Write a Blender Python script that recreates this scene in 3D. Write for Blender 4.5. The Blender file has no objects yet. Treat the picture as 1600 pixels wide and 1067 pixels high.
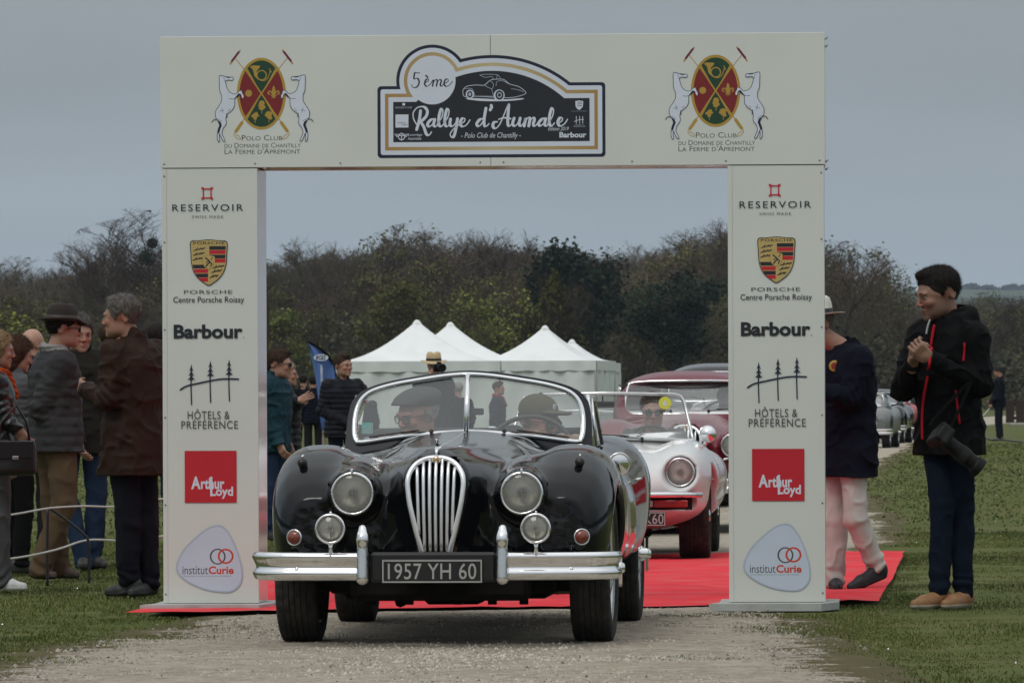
import bpy, math, random
import numpy as np
from mathutils import Vector, Matrix
from mathutils.geometry import tessellate_polygon

# ------------------------------------------------------------------ camera, sky, sun, exposure
F_PX = 10000.0      # focal length in pixels of a 1600 px wide picture
HORIZON = 622.0
CAM_H = 1.092
scene = bpy.context.scene
cam_data = bpy.data.cameras.new('camera')
cam = bpy.data.objects.new('camera', cam_data)
scene.collection.objects.link(cam)
cam_data.sensor_width = 36.0
cam_data.lens = 36.0 * F_PX / 1600.0
cam_data.shift_y = (HORIZON - 533.5) / 1600.0
cam_data.clip_start = 1.0
cam_data.clip_end = 30000.0
cam.location = (0.0, 0.0, CAM_H)
cam.rotation_euler = (math.radians(90), math.radians(0.22), 0)
cam_data.dof.use_dof = True
cam_data.dof.focus_distance = 28.6
cam_data.dof.aperture_fstop = 30.0
scene.camera = cam

SUN_EL, SUN_AZ = 52.0, 205.0          # light comes from behind the camera, a little to its left
world = bpy.data.worlds.new('World')
scene.world = world
world.use_nodes = True
wn, wl = world.node_tree.nodes, world.node_tree.links
wn.clear()
w_out = wn.new('ShaderNodeOutputWorld')
w_bg = wn.new('ShaderNodeBackground')
w_sky = wn.new('ShaderNodeTexSky')
w_sky.sky_type = 'NISHITA'
w_sky.sun_disc = False
w_sky.sun_elevation = math.radians(SUN_EL)
w_sky.sun_rotation = math.radians(SUN_AZ)
w_sky.dust_density = 3.0
w_bg.inputs['Strength'].default_value = 0.1
# an overcast: a grey cloud layer covers nearly all of the blue, brighter overhead than at the horizon
w_tc = wn.new('ShaderNodeTexCoord')
w_sep = wn.new('ShaderNodeSeparateXYZ')
w_ramp = wn.new('ShaderNodeValToRGB')
w_ramp.color_ramp.interpolation = 'EASE'
els = w_ramp.color_ramp.elements
els[0].position = 0.0; els[0].color = (0.420, 0.500, 0.550, 1)
els[1].position = 1.0; els[1].color = (0.88, 0.90, 0.90, 1)
e = els.new(0.055); e.color = (0.285, 0.316, 0.336, 1)
e = els.new(0.40); e.color = (0.50, 0.54, 0.57, 1)
w_map = wn.new('ShaderNodeMapping'); w_map.inputs['Scale'].default_value = (2.0, 2.0, 9.0)
w_noise = wn.new('ShaderNodeTexNoise')
w_noise.inputs['Scale'].default_value = 5.5
w_noise.inputs['Detail'].default_value = 4.0
w_noise.inputs['Roughness'].default_value = 0.5
w_mr = wn.new('ShaderNodeMapRange')
w_mr.inputs['From Min'].default_value = 0.3; w_mr.inputs['From Max'].default_value = 0.7
w_mr.inputs['To Min'].default_value = 9.3; w_mr.inputs['To Max'].default_value = 10.7
w_scale = wn.new('ShaderNodeVectorMath'); w_scale.operation = 'SCALE'
w_mix = wn.new('ShaderNodeMix'); w_mix.data_type = 'RGBA'
w_mix.inputs['Factor'].default_value = 0.96
wl.new(w_tc.outputs['Generated'], w_sep.inputs[0])
wl.new(w_sep.outputs['Z'], w_ramp.inputs['Fac'])
wl.new(w_tc.outputs['Generated'], w_map.inputs['Vector'])
wl.new(w_map.outputs[0], w_noise.inputs['Vector'])
wl.new(w_noise.outputs['Fac'], w_mr.inputs['Value'])
wl.new(w_ramp.outputs['Color'], w_scale.inputs[0])
wl.new(w_mr.outputs[0], w_scale.inputs['Scale'])
wl.new(w_sky.outputs['Color'], w_mix.inputs[6])
wl.new(w_scale.outputs[0], w_mix.inputs[7])
wl.new(w_mix.outputs[2], w_bg.inputs['Color'])
wl.new(w_bg.outputs[0], w_out.inputs['Surface'])

sun_data = bpy.data.lights.new('sun', 'SUN')
sun_data.energy = 0.9
sun_data.angle = math.radians(25)
sun_data.color = (1.0, 0.97, 0.92)
sun = bpy.data.objects.new('sun', sun_data)
scene.collection.objects.link(sun)
_az = math.radians(SUN_AZ); _el = math.radians(SUN_EL)
_sd = Vector((math.sin(_az) * math.cos(_el), math.cos(_az) * math.cos(_el), math.sin(_el)))
sun.rotation_euler = _sd.to_track_quat('Z', 'Y').to_euler()
sun.location = (0, 0, 50)

scene.view_settings.view_transform = 'Standard'
scene.view_settings.look = 'None'
scene.view_settings.exposure = 0.18
scene.view_settings.gamma = 1.0
scene.view_settings.use_curve_mapping = False
scene.render.engine = 'CYCLES'
scene.cycles.use_denoising = True
scene.cycles.max_bounces = 8
scene.cycles.transparent_max_bounces = 16
scene.cycles.volume_bounces = 0
scene.cycles.caustics_reflective = False
scene.cycles.caustics_refractive = False

rnd = random.Random(7)
PI = math.pi

# ------------------------------------------------------------------ objects, names, labels
COL = scene.collection

def at(px, Z):
    """sideways position at distance Z of what stands at picture column px"""
    return (px - 800.0) / F_PX * Z

def zat(py, Z):
    return CAM_H - (py - HORIZON) / F_PX * Z

def thing(name, label, cat, loc=(0, 0, 0), rz=0.0, group=None):
    o = bpy.data.objects.new(name, None)
    COL.objects.link(o)
    o.location = loc
    o.rotation_euler = (0, 0, rz)
    o['label'] = label
    o['category'] = cat
    if group:
        o['group'] = group
    return o

def tag(o, label, cat, group=None):
    o['label'] = label
    o['category'] = cat
    if group:
        o['group'] = group
    return o

def kind(o, k):
    o['kind'] = k
    return o

def link_mesh(name, me, parent=None, loc=None, rot=None):
    o = bpy.data.objects.new(name, me)
    COL.objects.link(o)
    if parent is not None:
        o.parent = parent
    if loc is not None:
        o.location = loc
    if rot is not None:
        o.rotation_euler = rot
    return o

def mesh_np(name, verts, faces, mats, smooth=True, midx=None, col=None):
    """verts (N,3); faces (M,4) or list; mats a material or list"""
    me = bpy.data.meshes.new(name)
    verts = np.asarray(verts, dtype=np.float32)
    if isinstance(faces, np.ndarray):
        k = faces.shape[1]
        me.vertices.add(len(verts))
        me.vertices.foreach_set('co', verts.ravel())
        me.loops.add(faces.size)
        me.loops.foreach_set('vertex_index', faces.astype(np.int32).ravel())
        me.polygons.add(len(faces))
        me.polygons.foreach_set('loop_start', np.arange(0, faces.size, k, dtype=np.int32))
        me.polygons.foreach_set('loop_total', np.full(len(faces), k, dtype=np.int32))
        me.update(calc_edges=True)
    else:
        me.from_pydata([tuple(map(float, v)) for v in verts], [], faces)
        me.update()
    me.validate(clean_customdata=False)
    for m in (mats if isinstance(mats, (list, tuple)) else [mats]):
        me.materials.append(m)
    n = len(me.polygons)
    me.polygons.foreach_set('use_smooth', np.full(n, bool(smooth)))
    if midx is not None and len(midx) == n:
        me.polygons.foreach_set('material_index', np.asarray(midx, dtype=np.int32))
    if col is not None:
        a = me.color_attributes.new('tint', 'FLOAT_COLOR', 'POINT')
        c4 = np.ones((len(me.vertices), 4), dtype=np.float32)
        c4[:, :3] = col
        a.data.foreach_set('color', c4.ravel())
    return me

# ------------------------------------------------------------------ materials
MATS = {}

def mat(name, color, rough=0.6, metal=0.0, var=0.12, scale=12.0, bump=0.0, bscale=60.0, spec=0.5,
        coat=0.0, sheen=0.0, vcol=False, trans=0.0, detail=4.0, stretch=None, dirt=None):
    if name in MATS:
        return MATS[name]
    m = bpy.data.materials.new(name)
    MATS[name] = m
    m.use_nodes = True
    n, l = m.node_tree.nodes, m.node_tree.links
    b = n['Principled BSDF']
    b.inputs['Roughness'].default_value = rough
    b.inputs['Metallic'].default_value = metal
    b.inputs['Specular IOR Level'].default_value = spec
    b.inputs['Coat Weight'].default_value = coat
    b.inputs['Coat Roughness'].default_value = 0.03
    b.inputs['Sheen Weight'].default_value = sheen
    b.inputs['Transmission Weight'].default_value = trans
    tc = n.new('ShaderNodeTexCoord')
    vec = tc.outputs['Object']
    if stretch:
        mp = n.new('ShaderNodeMapping')
        mp.inputs['Scale'].default_value = stretch
        l.new(vec, mp.inputs['Vector']); vec = mp.outputs[0]
    if vcol:
        at_ = n.new('ShaderNodeAttribute'); at_.attribute_name = 'tint'
        base = at_.outputs['Color']
    else:
        rgb = n.new('ShaderNodeRGB'); rgb.outputs[0].default_value = (*color, 1)
        base = rgb.outputs[0]
    if var > 0:
        no = n.new('ShaderNodeTexNoise')
        no.inputs['Scale'].default_value = scale
        no.inputs['Detail'].default_value = detail
        l.new(vec, no.inputs['Vector'])
        mr = n.new('ShaderNodeMapRange')
        mr.inputs['From Min'].default_value = 0.3; mr.inputs['From Max'].default_value = 0.7
        mr.inputs['To Min'].default_value = 1 - var; mr.inputs['To Max'].default_value = 1 + var
        l.new(no.outputs['Fac'], mr.inputs['Value'])
        sc = n.new('ShaderNodeVectorMath'); sc.operation = 'SCALE'
        l.new(base, sc.inputs[0]); l.new(mr.outputs[0], sc.inputs['Scale'])
        base = sc.outputs[0]
    if dirt:
        # worn / dusty film: (colour, amount, scale)
        dn = n.new('ShaderNodeTexNoise'); dn.inputs['Scale'].default_value = dirt[2]; dn.inputs['Detail'].default_value = 6
        dm = n.new('ShaderNodeMapRange'); dm.inputs['From Min'].default_value = 0.45; dm.inputs['From Max'].default_value = 0.75
        dm.inputs['To Max'].default_value = dirt[1]
        l.new(tc.outputs['Object'], dn.inputs['Vector']); l.new(dn.outputs['Fac'], dm.inputs['Value'])
        mx = n.new('ShaderNodeMix'); mx.data_type = 'RGBA'
        l.new(dm.outputs[0], mx.inputs['Factor']); l.new(base, mx.inputs[6]); mx.inputs[7].default_value = (*dirt[0], 1)
        base = mx.outputs[2]
    l.new(base, b.inputs['Base Color'])
    if bump > 0:
        nb = n.new('ShaderNodeTexNoise'); nb.inputs['Scale'].default_value = bscale; nb.inputs['Detail'].default_value = 3
        l.new(vec, nb.inputs['Vector'])
        bp = n.new('ShaderNodeBump'); bp.inputs['Strength'].default_value = bump; bp.inputs['Distance'].default_value = 0.01
        l.new(nb.outputs['Fac'], bp.inputs['Height']); l.new(bp.outputs[0], b.inputs['Normal'])
    return m

def glass_mat(name, tint, refl=1.0, dust=0.0):
    """thin pane: mostly see-through, reflecting by Fresnel, with a faint film of dust"""
    if name in MATS:
        return MATS[name]
    m = bpy.data.materials.new(name); MATS[name] = m
    m.use_nodes = True
    n, l = m.node_tree.nodes, m.node_tree.links
    n.clear()
    out = n.new('ShaderNodeOutputMaterial')
    tr = n.new('ShaderNodeBsdfTransparent'); tr.inputs[0].default_value = (*tint, 1)
    gl = n.new('ShaderNodeBsdfGlossy'); gl.inputs['Roughness'].default_value = 0.02
    df = n.new('ShaderNodeBsdfDiffuse'); df.inputs[0].default_value = (0.6, 0.62, 0.62, 1)
    fr = n.new('ShaderNodeFresnel'); fr.inputs['IOR'].default_value = 1.5
    mu = n.new('ShaderNodeMath'); mu.operation = 'MULTIPLY'; mu.inputs[1].default_value = 1.6 * refl
    l.new(fr.outputs[0], mu.inputs[0])
    m1 = n.new('ShaderNodeMixShader'); m1.inputs[0].default_value = dust
    l.new(tr.outputs[0], m1.inputs[1]); l.new(df.outputs[0], m1.inputs[2])
    m2 = n.new('ShaderNodeMixShader')
    l.new(mu.outputs[0], m2.inputs[0]); l.new(m1.outputs[0], m2.inputs[1]); l.new(gl.outputs[0], m2.inputs[2])
    l.new(m2.outputs[0], out.inputs['Surface'])
    return m

# ------------------------------------------------------------------ plain mesh builder
class MB:
    def __init__(self):
        self.v, self.f, self.m, self.s = [], [], [], []
    def add(self, vs, fs, mi=0):
        b = len(self.v)
        self.v += [tuple(p) for p in vs]
        for f in fs:
            self.f.append(tuple(b + i for i in f)); self.m.append(mi)
        return self
    def box(self, c, h, mi=0, rz=0.0, bev=0.0):
        cx, cy, cz = c; hx, hy, hz = h
        if bev > 0:
            r = bev
            ring = []
            prof = [(hx - r, hy), (hx, hy - r)]
            pts2 = [(hx, hy - r), (hx - r, hy), (-hx + r, hy), (-hx, hy - r), (-hx, -hy + r), (-hx + r, -hy), (hx - r, -hy), (hx, -hy + r)]
            ins = [(x - math.copysign(min(r, abs(x)), x) * (abs(x) == hx), y - math.copysign(r, y) * (abs(y) == hy)) for x, y in pts2]
            rings = [(ins, -hz), (pts2, -hz + r), (pts2, hz - r), (ins, hz)]
            vs = []
            for ps, z in rings:
                for x, y in ps:
                    vs.append((x, y, z))
            fs = []
            for k in range(3):
                for i in range(8):
                    j = (i + 1) % 8
                    fs.append((k * 8 + i, k * 8 + j, (k + 1) * 8 + j, (k + 1) * 8 + i))
            fs.append(tuple(range(7, -1, -1))); fs.append(tuple(range(24, 32)))
        else:
            vs = [(x, y, z) for z in (-hz, hz) for x, y in ((-hx, -hy), (hx, -hy), (hx, hy), (-hx, hy))]
            fs = [(3, 2, 1, 0), (4, 5, 6, 7), (0, 1, 5, 4), (1, 2, 6, 5), (2, 3, 7, 6), (3, 0, 4, 7)]
        cs, sn = math.cos(rz), math.sin(rz)
        vs = [(cx + x * cs - y * sn, cy + x * sn + y * cs, cz + z) for x, y, z in vs]
        return self.add(vs, fs, mi)
    def tube(self, pts, r, seg=8, mi=0, cap=True, flat=None):
        """tube through pts; r number or list; flat scales the section along the world z / side"""
        pts = [Vector(p) for p in pts]
        n = len(pts)
        rs = r if isinstance(r, (list, tuple)) else [r] * n
        vs, fs = [], []
        up = None
        for i, p in enumerate(pts):
            t = (pts[min(i + 1, n - 1)] - pts[max(i - 1, 0)])
            if t.length < 1e-9:
                t = Vector((0, 0, 1))
            t.normalize()
            if up is None:
                up = Vector((0, 0, 1)) if abs(t.z) < 0.9 else Vector((0, 1, 0))
            a = t.cross(up)
            if a.length < 1e-6:
                a = t.cross(Vector((1, 0, 0)))
            a.normalize()
            b = a.cross(t); b.normalize()
            up = b
            fa, fb = flat if flat else (1, 1)
            for k in range(seg):
                an = 2 * PI * k / seg
                vs.append(p + a * (math.cos(an) * rs[i] * fa) + b * (math.sin(an) * rs[i] * fb))
        for i in range(n - 1):
            for k in range(seg):
                j = (k + 1) % seg
                fs.append((i * seg + k, i * seg + j, (i + 1) * seg + j, (i + 1) * seg + k))
        if cap:
            fs.append(tuple(range(seg - 1, -1, -1))); fs.append(tuple(range((n - 1) * seg, n * seg)))
        return self.add(vs, fs, mi)
    def lathe(self, prof, c=(0, 0, 0), axis='z', seg=24, mi=0, closed=False):
        """prof list of (r, h) along the axis"""
        vs, fs = [], []
        n = len(prof)
        for k in range(seg):
            an = 2 * PI * k / seg
            ca, sa = math.cos(an), math.sin(an)
            for r, h in prof:
                if axis == 'z': p = (r * ca, r * sa, h)
                elif axis == 'x': p = (h, r * ca, r * sa)
                else: p = (r * sa, h, r * ca)
                vs.append((c[0] + p[0], c[1] + p[1], c[2] + p[2]))
        m = n if closed else n - 1
        for k in range(seg):
            k2 = (k + 1) % seg
            for i in range(m):
                j = (i + 1) % n
                fs.append((k * n + i, k2 * n + i, k2 * n + j, k * n + j))
        return self.add(vs, fs, mi)
    def prism(self, outline, y0, y1, mi=0, plane='xz'):
        """outline (u,v) list extruded along the third axis"""
        def p(u, v, w):
            return (u, w, v) if plane == 'xz' else ((u, v, w) if plane == 'xy' else (w, u, v))
        n = len(outline)
        vs = [p(u, v, y0) for u, v in outline] + [p(u, v, y1) for u, v in outline]
        tri = tessellate_polygon([[Vector((u, v, 0)) for u, v in outline]])
        fs = [tuple(t) for t in tri] + [tuple(n + i for i in reversed(t)) for t in tri]
        fs += [(i, (i + 1) % n, n + (i + 1) % n, n + i) for i in range(n)]
        return self.add(vs, fs, mi)
    def build(self, name, mats, parent=None, smooth=False, loc=None, rot=None, auto=None):
        me = bpy.data.meshes.new(name)
        me.from_pydata([tuple(map(float, p)) for p in self.v], [], self.f)
        me.update()
        for m in (mats if isinstance(mats, (list, tuple)) else [mats]):
            me.materials.append(m)
        n = len(me.polygons)
        if n == len(self.m):
            me.polygons.foreach_set('material_index', np.asarray(self.m, dtype=np.int32))
        me.polygons.foreach_set('use_smooth', np.full(n, bool(smooth or auto)))
        if auto:
            me.set_sharp_from_angle(angle=math.radians(auto))
        import bmesh as _b
        bm = _b.new(); bm.from_mesh(me); _b.ops.recalc_face_normals(bm, faces=bm.faces); bm.to_mesh(me); bm.free()
        return link_mesh(name, me, parent, loc, rot)

def catmull(pts, sub=8, closed=False):
    pts = [np.array(p, dtype=float) for p in pts]
    n = len(pts)
    out = []
    rng = range(n if closed else n - 1)
    for i in rng:
        if closed:
            p0, p1, p2, p3 = pts[(i - 1) % n], pts[i], pts[(i + 1) % n], pts[(i + 2) % n]
        else:
            p0, p1, p2, p3 = pts[max(i - 1, 0)], pts[i], pts[i + 1], pts[min(i + 2, n - 1)]
        for k in range(sub):
            t = k / sub
            out.append(0.5 * ((2 * p1) + (-p0 + p2) * t + (2 * p0 - 5 * p1 + 4 * p2 - p3) * t * t + (-p0 + 3 * p1 - 3 * p2 + p3) * t ** 3))
    if not closed:
        out.append(pts[-1])
    return out

def copy_tree(o, parent=None):
    c = o.copy()
    COL.objects.link(c)
    c.parent = parent
    for ch in list(o.children):
        copy_tree(ch, c)
    return c

# ------------------------------------------------------------------ signed distance modelling
def sstep(a, b, x):
    t = np.clip((x - a) / (b - a), 0, 1)
    return t * t * (3 - 2 * t)

def smin(a, b, k):
    h = np.clip(0.5 + 0.5 * (b - a) / k, 0, 1)
    return b + (a - b) * h - k * h * (1 - h)

def smax(a, b, k):
    return -smin(-a, -b, k)

def V3(*a):
    return np.array(a, dtype=np.float32)

def s_ell(P, c, r):
    q = P - V3(*c)
    r = V3(*r)
    k0 = np.linalg.norm(q / r, axis=1)
    k1 = np.linalg.norm(q / (r * r), axis=1)
    return k0 * (k0 - 1) / np.maximum(k1, 1e-6)

def s_cone(P, a, b, ra, rb, sy=1.0):
    """round cone from a to b; sy squeezes space along local y (depth) about the axis"""
    a = V3(*a); b = V3(*b)
    ba = b - a
    h = np.clip(((P - a) @ ba) / max(float(ba @ ba), 1e-9), 0, 1)
    d = P - a - h[:, None] * ba
    if sy != 1.0:
        d = d * V3(1, 1 / sy, 1)
    return np.linalg.norm(d, axis=1) - (ra + (rb - ra) * h)

def s_box(P, c, h, r=0.0, R=None):
    q = P - V3(*c)
    if R is not None:
        q = q @ R
    q = np.abs(q) - (V3(*h) - r)
    return np.linalg.norm(np.maximum(q, 0), axis=1) + np.minimum(q.max(axis=1), 0) - r

def s_torus_arc(P, c, R, r, ax=2):
    q = P - V3(*c)
    o = [i for i in range(3) if i != ax]
    l = np.hypot(q[:, o[0]], q[:, o[1]]) - R
    return np.hypot(l, q[:, ax]) - r

def interp(x, xs, ys):
    """smooth (monotone cubic) interpolation used for body sections"""
    xs = np.asarray(xs, dtype=np.float64); ys = np.asarray(ys, dtype=np.float64)
    h = np.diff(xs); d = np.diff(ys) / h
    m = np.zeros(len(xs))
    m[1:-1] = np.where(d[:-1] * d[1:] > 0, 2 * d[:-1] * d[1:] / (d[:-1] + d[1:] + 1e-12), 0)
    m[0] = d[0]; m[-1] = d[-1]
    xc = np.clip(x, xs[0], xs[-1])
    i = np.clip(np.searchsorted(xs, xc, side='right') - 1, 0, len(h) - 1)
    t = (xc - xs[i]) / h[i]
    t2 = t * t; t3 = t2 * t
    return ((2 * t3 - 3 * t2 + 1) * ys[i] + (t3 - 2 * t2 + t) * h[i] * m[i] + (-2 * t3 + 3 * t2) * ys[i + 1] + (t3 - t2) * h[i] * m[i + 1]).astype(np.float32)

def s_section(P, ys, cx, cz, ax, az, p=2.4, end=0.12):
    """swept superellipse along y: centre (cx,cz), half sizes ax, az per station; rounded ends"""
    y = P[:, 1]
    CX = interp(y, ys, cx); CZ = interp(y, ys, cz)
    A = np.maximum(interp(y, ys, ax), 0.004); B = np.maximum(interp(y, ys, az), 0.004)
    u = np.abs(P[:, 0] - CX) / A; v = np.abs(P[:, 2] - CZ) / B
    N = (u ** p + v ** p) ** (1 / p)
    d = (N - 1) * np.minimum(A, B)
    over = np.maximum(ys[0] - y, y - ys[-1])
    return np.where(over > 0, np.hypot(np.maximum(d, 0), over), d)

_hash_cache = {}
def vnoise(P, scale, seed=0):
    """cheap smooth value noise in [-1,1]"""
    if seed not in _hash_cache:
        _hash_cache[seed] = np.random.default_rng(seed).uniform(-1, 1, (32, 32, 32)).astype(np.float32)
    T = _hash_cache[seed]
    q = P * np.float32(scale) if np.isscalar(scale) else P * V3(*scale)
    i = np.floor(q).astype(np.int32)
    f = q - i
    f = f * f * (3 - 2 * f)
    i0 = i & 31; i1 = (i + 1) & 31
    x0, y0, z0 = i0.T; x1, y1, z1 = i1.T
    fx, fy, fz = f.T
    a = T[x0, y0, z0] * (1 - fx) + T[x1, y0, z0] * fx
    b = T[x0, y1, z0] * (1 - fx) + T[x1, y1, z0] * fx
    c = T[x0, y0, z1] * (1 - fx) + T[x1, y0, z1] * fx
    d = T[x0, y1, z1] * (1 - fx) + T[x1, y1, z1] * fx
    return (a * (1 - fy) + b * fy) * (1 - fz) + (c * (1 - fy) + d * fy) * fz

def sdf_arrays(f, lo, hi, h, slack=1.6, newton=1):
    lo = np.array(lo, dtype=np.float32); hi = np.array(hi, dtype=np.float32)
    B = 6
    nb = np.ceil((hi - lo) / (h * B)).astype(int)
    n = nb * B + 1
    # coarse block centres decide which blocks are evaluated in full
    ax = [lo[k] + (np.arange(nb[k]) + 0.5) * h * B for k in range(3)]
    C = np.stack(np.meshgrid(*ax, indexing='ij'), -1).reshape(-1, 3).astype(np.float32)
    fc = f(C)
    act = np.abs(fc) < h * B * 0.87 * slack
    Fd = np.repeat(np.repeat(np.repeat(fc.reshape(nb), B, 0), B, 1), B, 2)
    F = np.empty(n, dtype=np.float32)
    F[:-1, :-1, :-1] = Fd
    F[-1] = F[-2]; F[:, -1] = F[:, -2]; F[:, :, -1] = F[:, :, -2]
    idx = np.argwhere(act.reshape(nb))
    if len(idx) == 0:
        return np.zeros((0, 3)), np.zeros((0, 4), int)
    o = np.arange(B + 1)
    OX, OY, OZ = np.meshgrid(o, o, o, indexing='ij')
    off = np.stack([OX.ravel(), OY.ravel(), OZ.ravel()], 1)
    mask = np.zeros(n, dtype=bool)
    full = (idx[:, None, :] * B + off[None]).reshape(-1, 3)
    mask[full[:, 0], full[:, 1], full[:, 2]] = True
    g = np.argwhere(mask)
    vals = np.empty(len(g), dtype=np.float32)
    CH = 400000
    for s in range(0, len(g), CH):
        vals[s:s + CH] = f((lo + g[s:s + CH] * h).astype(np.float32))
    F[g[:, 0], g[:, 1], g[:, 2]] = vals
    F[0] = np.maximum(F[0], h); F[-1] = np.maximum(F[-1], h)
    F[:, 0] = np.maximum(F[:, 0], h); F[:, -1] = np.maximum(F[:, -1], h)
    F[:, :, 0] = np.maximum(F[:, :, 0], h); F[:, :, -1] = np.maximum(F[:, :, -1], h)
    S = F < 0
    # cells that are crossed
    def corner(dx, dy, dz, A):
        return A[dx:A.shape[0] - 1 + dx, dy:A.shape[1] - 1 + dy, dz:A.shape[2] - 1 + dz]
    cnt = sum(corner(dx, dy, dz, S).astype(np.int8) for dx in (0, 1) for dy in (0, 1) for dz in (0, 1))
    cells = np.argwhere((cnt > 0) & (cnt < 8))
    if len(cells) == 0:
        return np.zeros((0, 3)), np.zeros((0, 4), int)
    vid = np.full(cnt.shape, -1, dtype=np.int32)
    vid[cells[:, 0], cells[:, 1], cells[:, 2]] = np.arange(len(cells))
    acc = np.zeros((len(cells), 3), dtype=np.float32); num = np.zeros(len(cells), dtype=np.float32)
    cs = [(dx, dy, dz) for dx in (0, 1) for dy in (0, 1) for dz in (0, 1)]
    cv = {c: F[cells[:, 0] + c[0], cells[:, 1] + c[1], cells[:, 2] + c[2]] for c in cs}
    for a in cs:
        for k in range(3):
            if a[k] == 0:
                b = list(a); b[k] = 1; b = tuple(b)
                va, vb = cv[a], cv[b]
                cr = (va < 0) != (vb < 0)
                t = np.where(cr, va / np.where(va - vb == 0, 1, va - vb), 0)
                p = np.zeros((len(cells), 3), dtype=np.float32)
                p[:] = a
                p[:, k] += t
                acc += p * cr[:, None]; num += cr
    pos = lo + (cells + acc / num[:, None]) * h
    quads = []
    for k in range(3):
        sh = [slice(None)] * 3
        A = np.take(S, range(0, S.shape[k] - 1), axis=k); Bq = np.take(S, range(1, S.shape[k]), axis=k)
        e = np.argwhere(A != Bq)
        u, v = (k + 1) % 3, (k + 2) % 3
        ok = (e[:, u] > 0) & (e[:, v] > 0) & (e[:, u] < S.shape[u] - 1) & (e[:, v] < S.shape[v] - 1)
        e = e[ok]
        inside = A[e[:, 0], e[:, 1], e[:, 2]]
        def cid(du, dv):
            q = e.copy(); q[:, u] -= du; q[:, v] -= dv
            return vid[q[:, 0], q[:, 1], q[:, 2]]
        q4 = np.stack([cid(1, 1), cid(0, 1), cid(0, 0), cid(1, 0)], 1)
        q4[~inside] = q4[~inside][:, ::-1]
        quads.append(q4)
    Q = np.concatenate(quads)
    Q = Q[(Q >= 0).all(axis=1)]
    pos = pos.astype(np.float32)
    for _ in range(newton):
        e = h * 0.35
        f0 = f(pos)
        G = np.stack([(f(pos + V3(e, 0, 0)) - f0) / e, (f(pos + V3(0, e, 0)) - f0) / e, (f(pos + V3(0, 0, e)) - f0) / e], 1)
        g2 = np.maximum((G * G).sum(1), 0.05)
        step = -(f0 / g2)[:, None] * G
        ln = np.linalg.norm(step, axis=1, keepdims=True)
        step *= np.minimum(1, 0.7 * h / np.maximum(ln, 1e-9))
        pos = pos + step
    return pos, Q

def sdf_obj(name, f, lo, hi, h, m, parent=None, colfn=None, mirror=False, newton=1, slack=1.6, loc=None, rot=None):
    p, q = sdf_arrays(f, lo, hi, h, slack, newton)
    if len(p) == 0:
        return None
    col = colfn(p) if colfn else None
    me = mesh_np(name, p, q, m, True, col=col)
    return link_mesh(name, me, parent, loc, rot)
# ------------------------------------------------------------------ ground, road, carpet
def dip(X, Z):
    """the meadow lies a little lower behind the arch on the left"""
    return -0.13 * sstep(43, 62, Z) * (1 - sstep(-0.5, 3.0, X - 0.018 * (Z - 43))) * (1 - sstep(230, 420, Z))

def gz(X, Z):
    X = np.atleast_1d(np.float32(X)); Z = np.atleast_1d(np.float32(Z))
    return dip(X, Z)

def gz1(X, Z):
    return float(gz(X, Z)[0])

ROAD = [(12, 0.10, 1.62), (20, -0.15, 1.60), (26.1, -0.40, 1.52), (28.9, -0.22, 1.46), (32.8, 0.0, 1.32), (36, 0.22, 1.45), (43, 0.62, 1.55), (53, 1.25, 1.7),
        (79, 2.3, 1.75), (110, 4.7, 1.6), (136, 6.7, 1.6), (156, 8.2, 1.6), (230, 15, 1.7), (400, 34, 1.8)]
_rz = [r[0] for r in ROAD]; _rc = [r[1] for r in ROAD]; _rw = [r[2] for r in ROAD]

def road_dist(X, Z):
    """distance outside the road edge, ragged"""
    P = np.stack([X, Z, 0 * X], 1).astype(np.float32)
    c = interp(Z, _rz, _rc); w = interp(Z, _rz, _rw)
    n = vnoise(P, (1.1, .5, 1), 3) * 0.10 + vnoise(P, (4.0, 2.2, 1), 4) * 0.07 + vnoise(P, 13.0, 5) * 0.06
    return np.abs(X - c) - w + n

def grid_sheet(name, zs, xs_of, zfun, m, knd='structure', smooth=True):
    rows = []
    for z in zs:
        xs = xs_of(z)
        rows.append(np.stack([xs, np.full_like(xs, z), zfun(xs, np.full_like(xs, z))], 1))
    nx = rows[0].shape[0]
    v = np.concatenate(rows)
    i = np.arange(len(zs) - 1)[:, None] * nx + np.arange(nx - 1)[None]
    q = np.stack([i, i + 1, i + nx + 1, i + nx], -1).reshape(-1, 4)
    o = link_mesh(name, mesh_np(name, v, q, m, smooth))
    o['kind'] = knd
    return o

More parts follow.
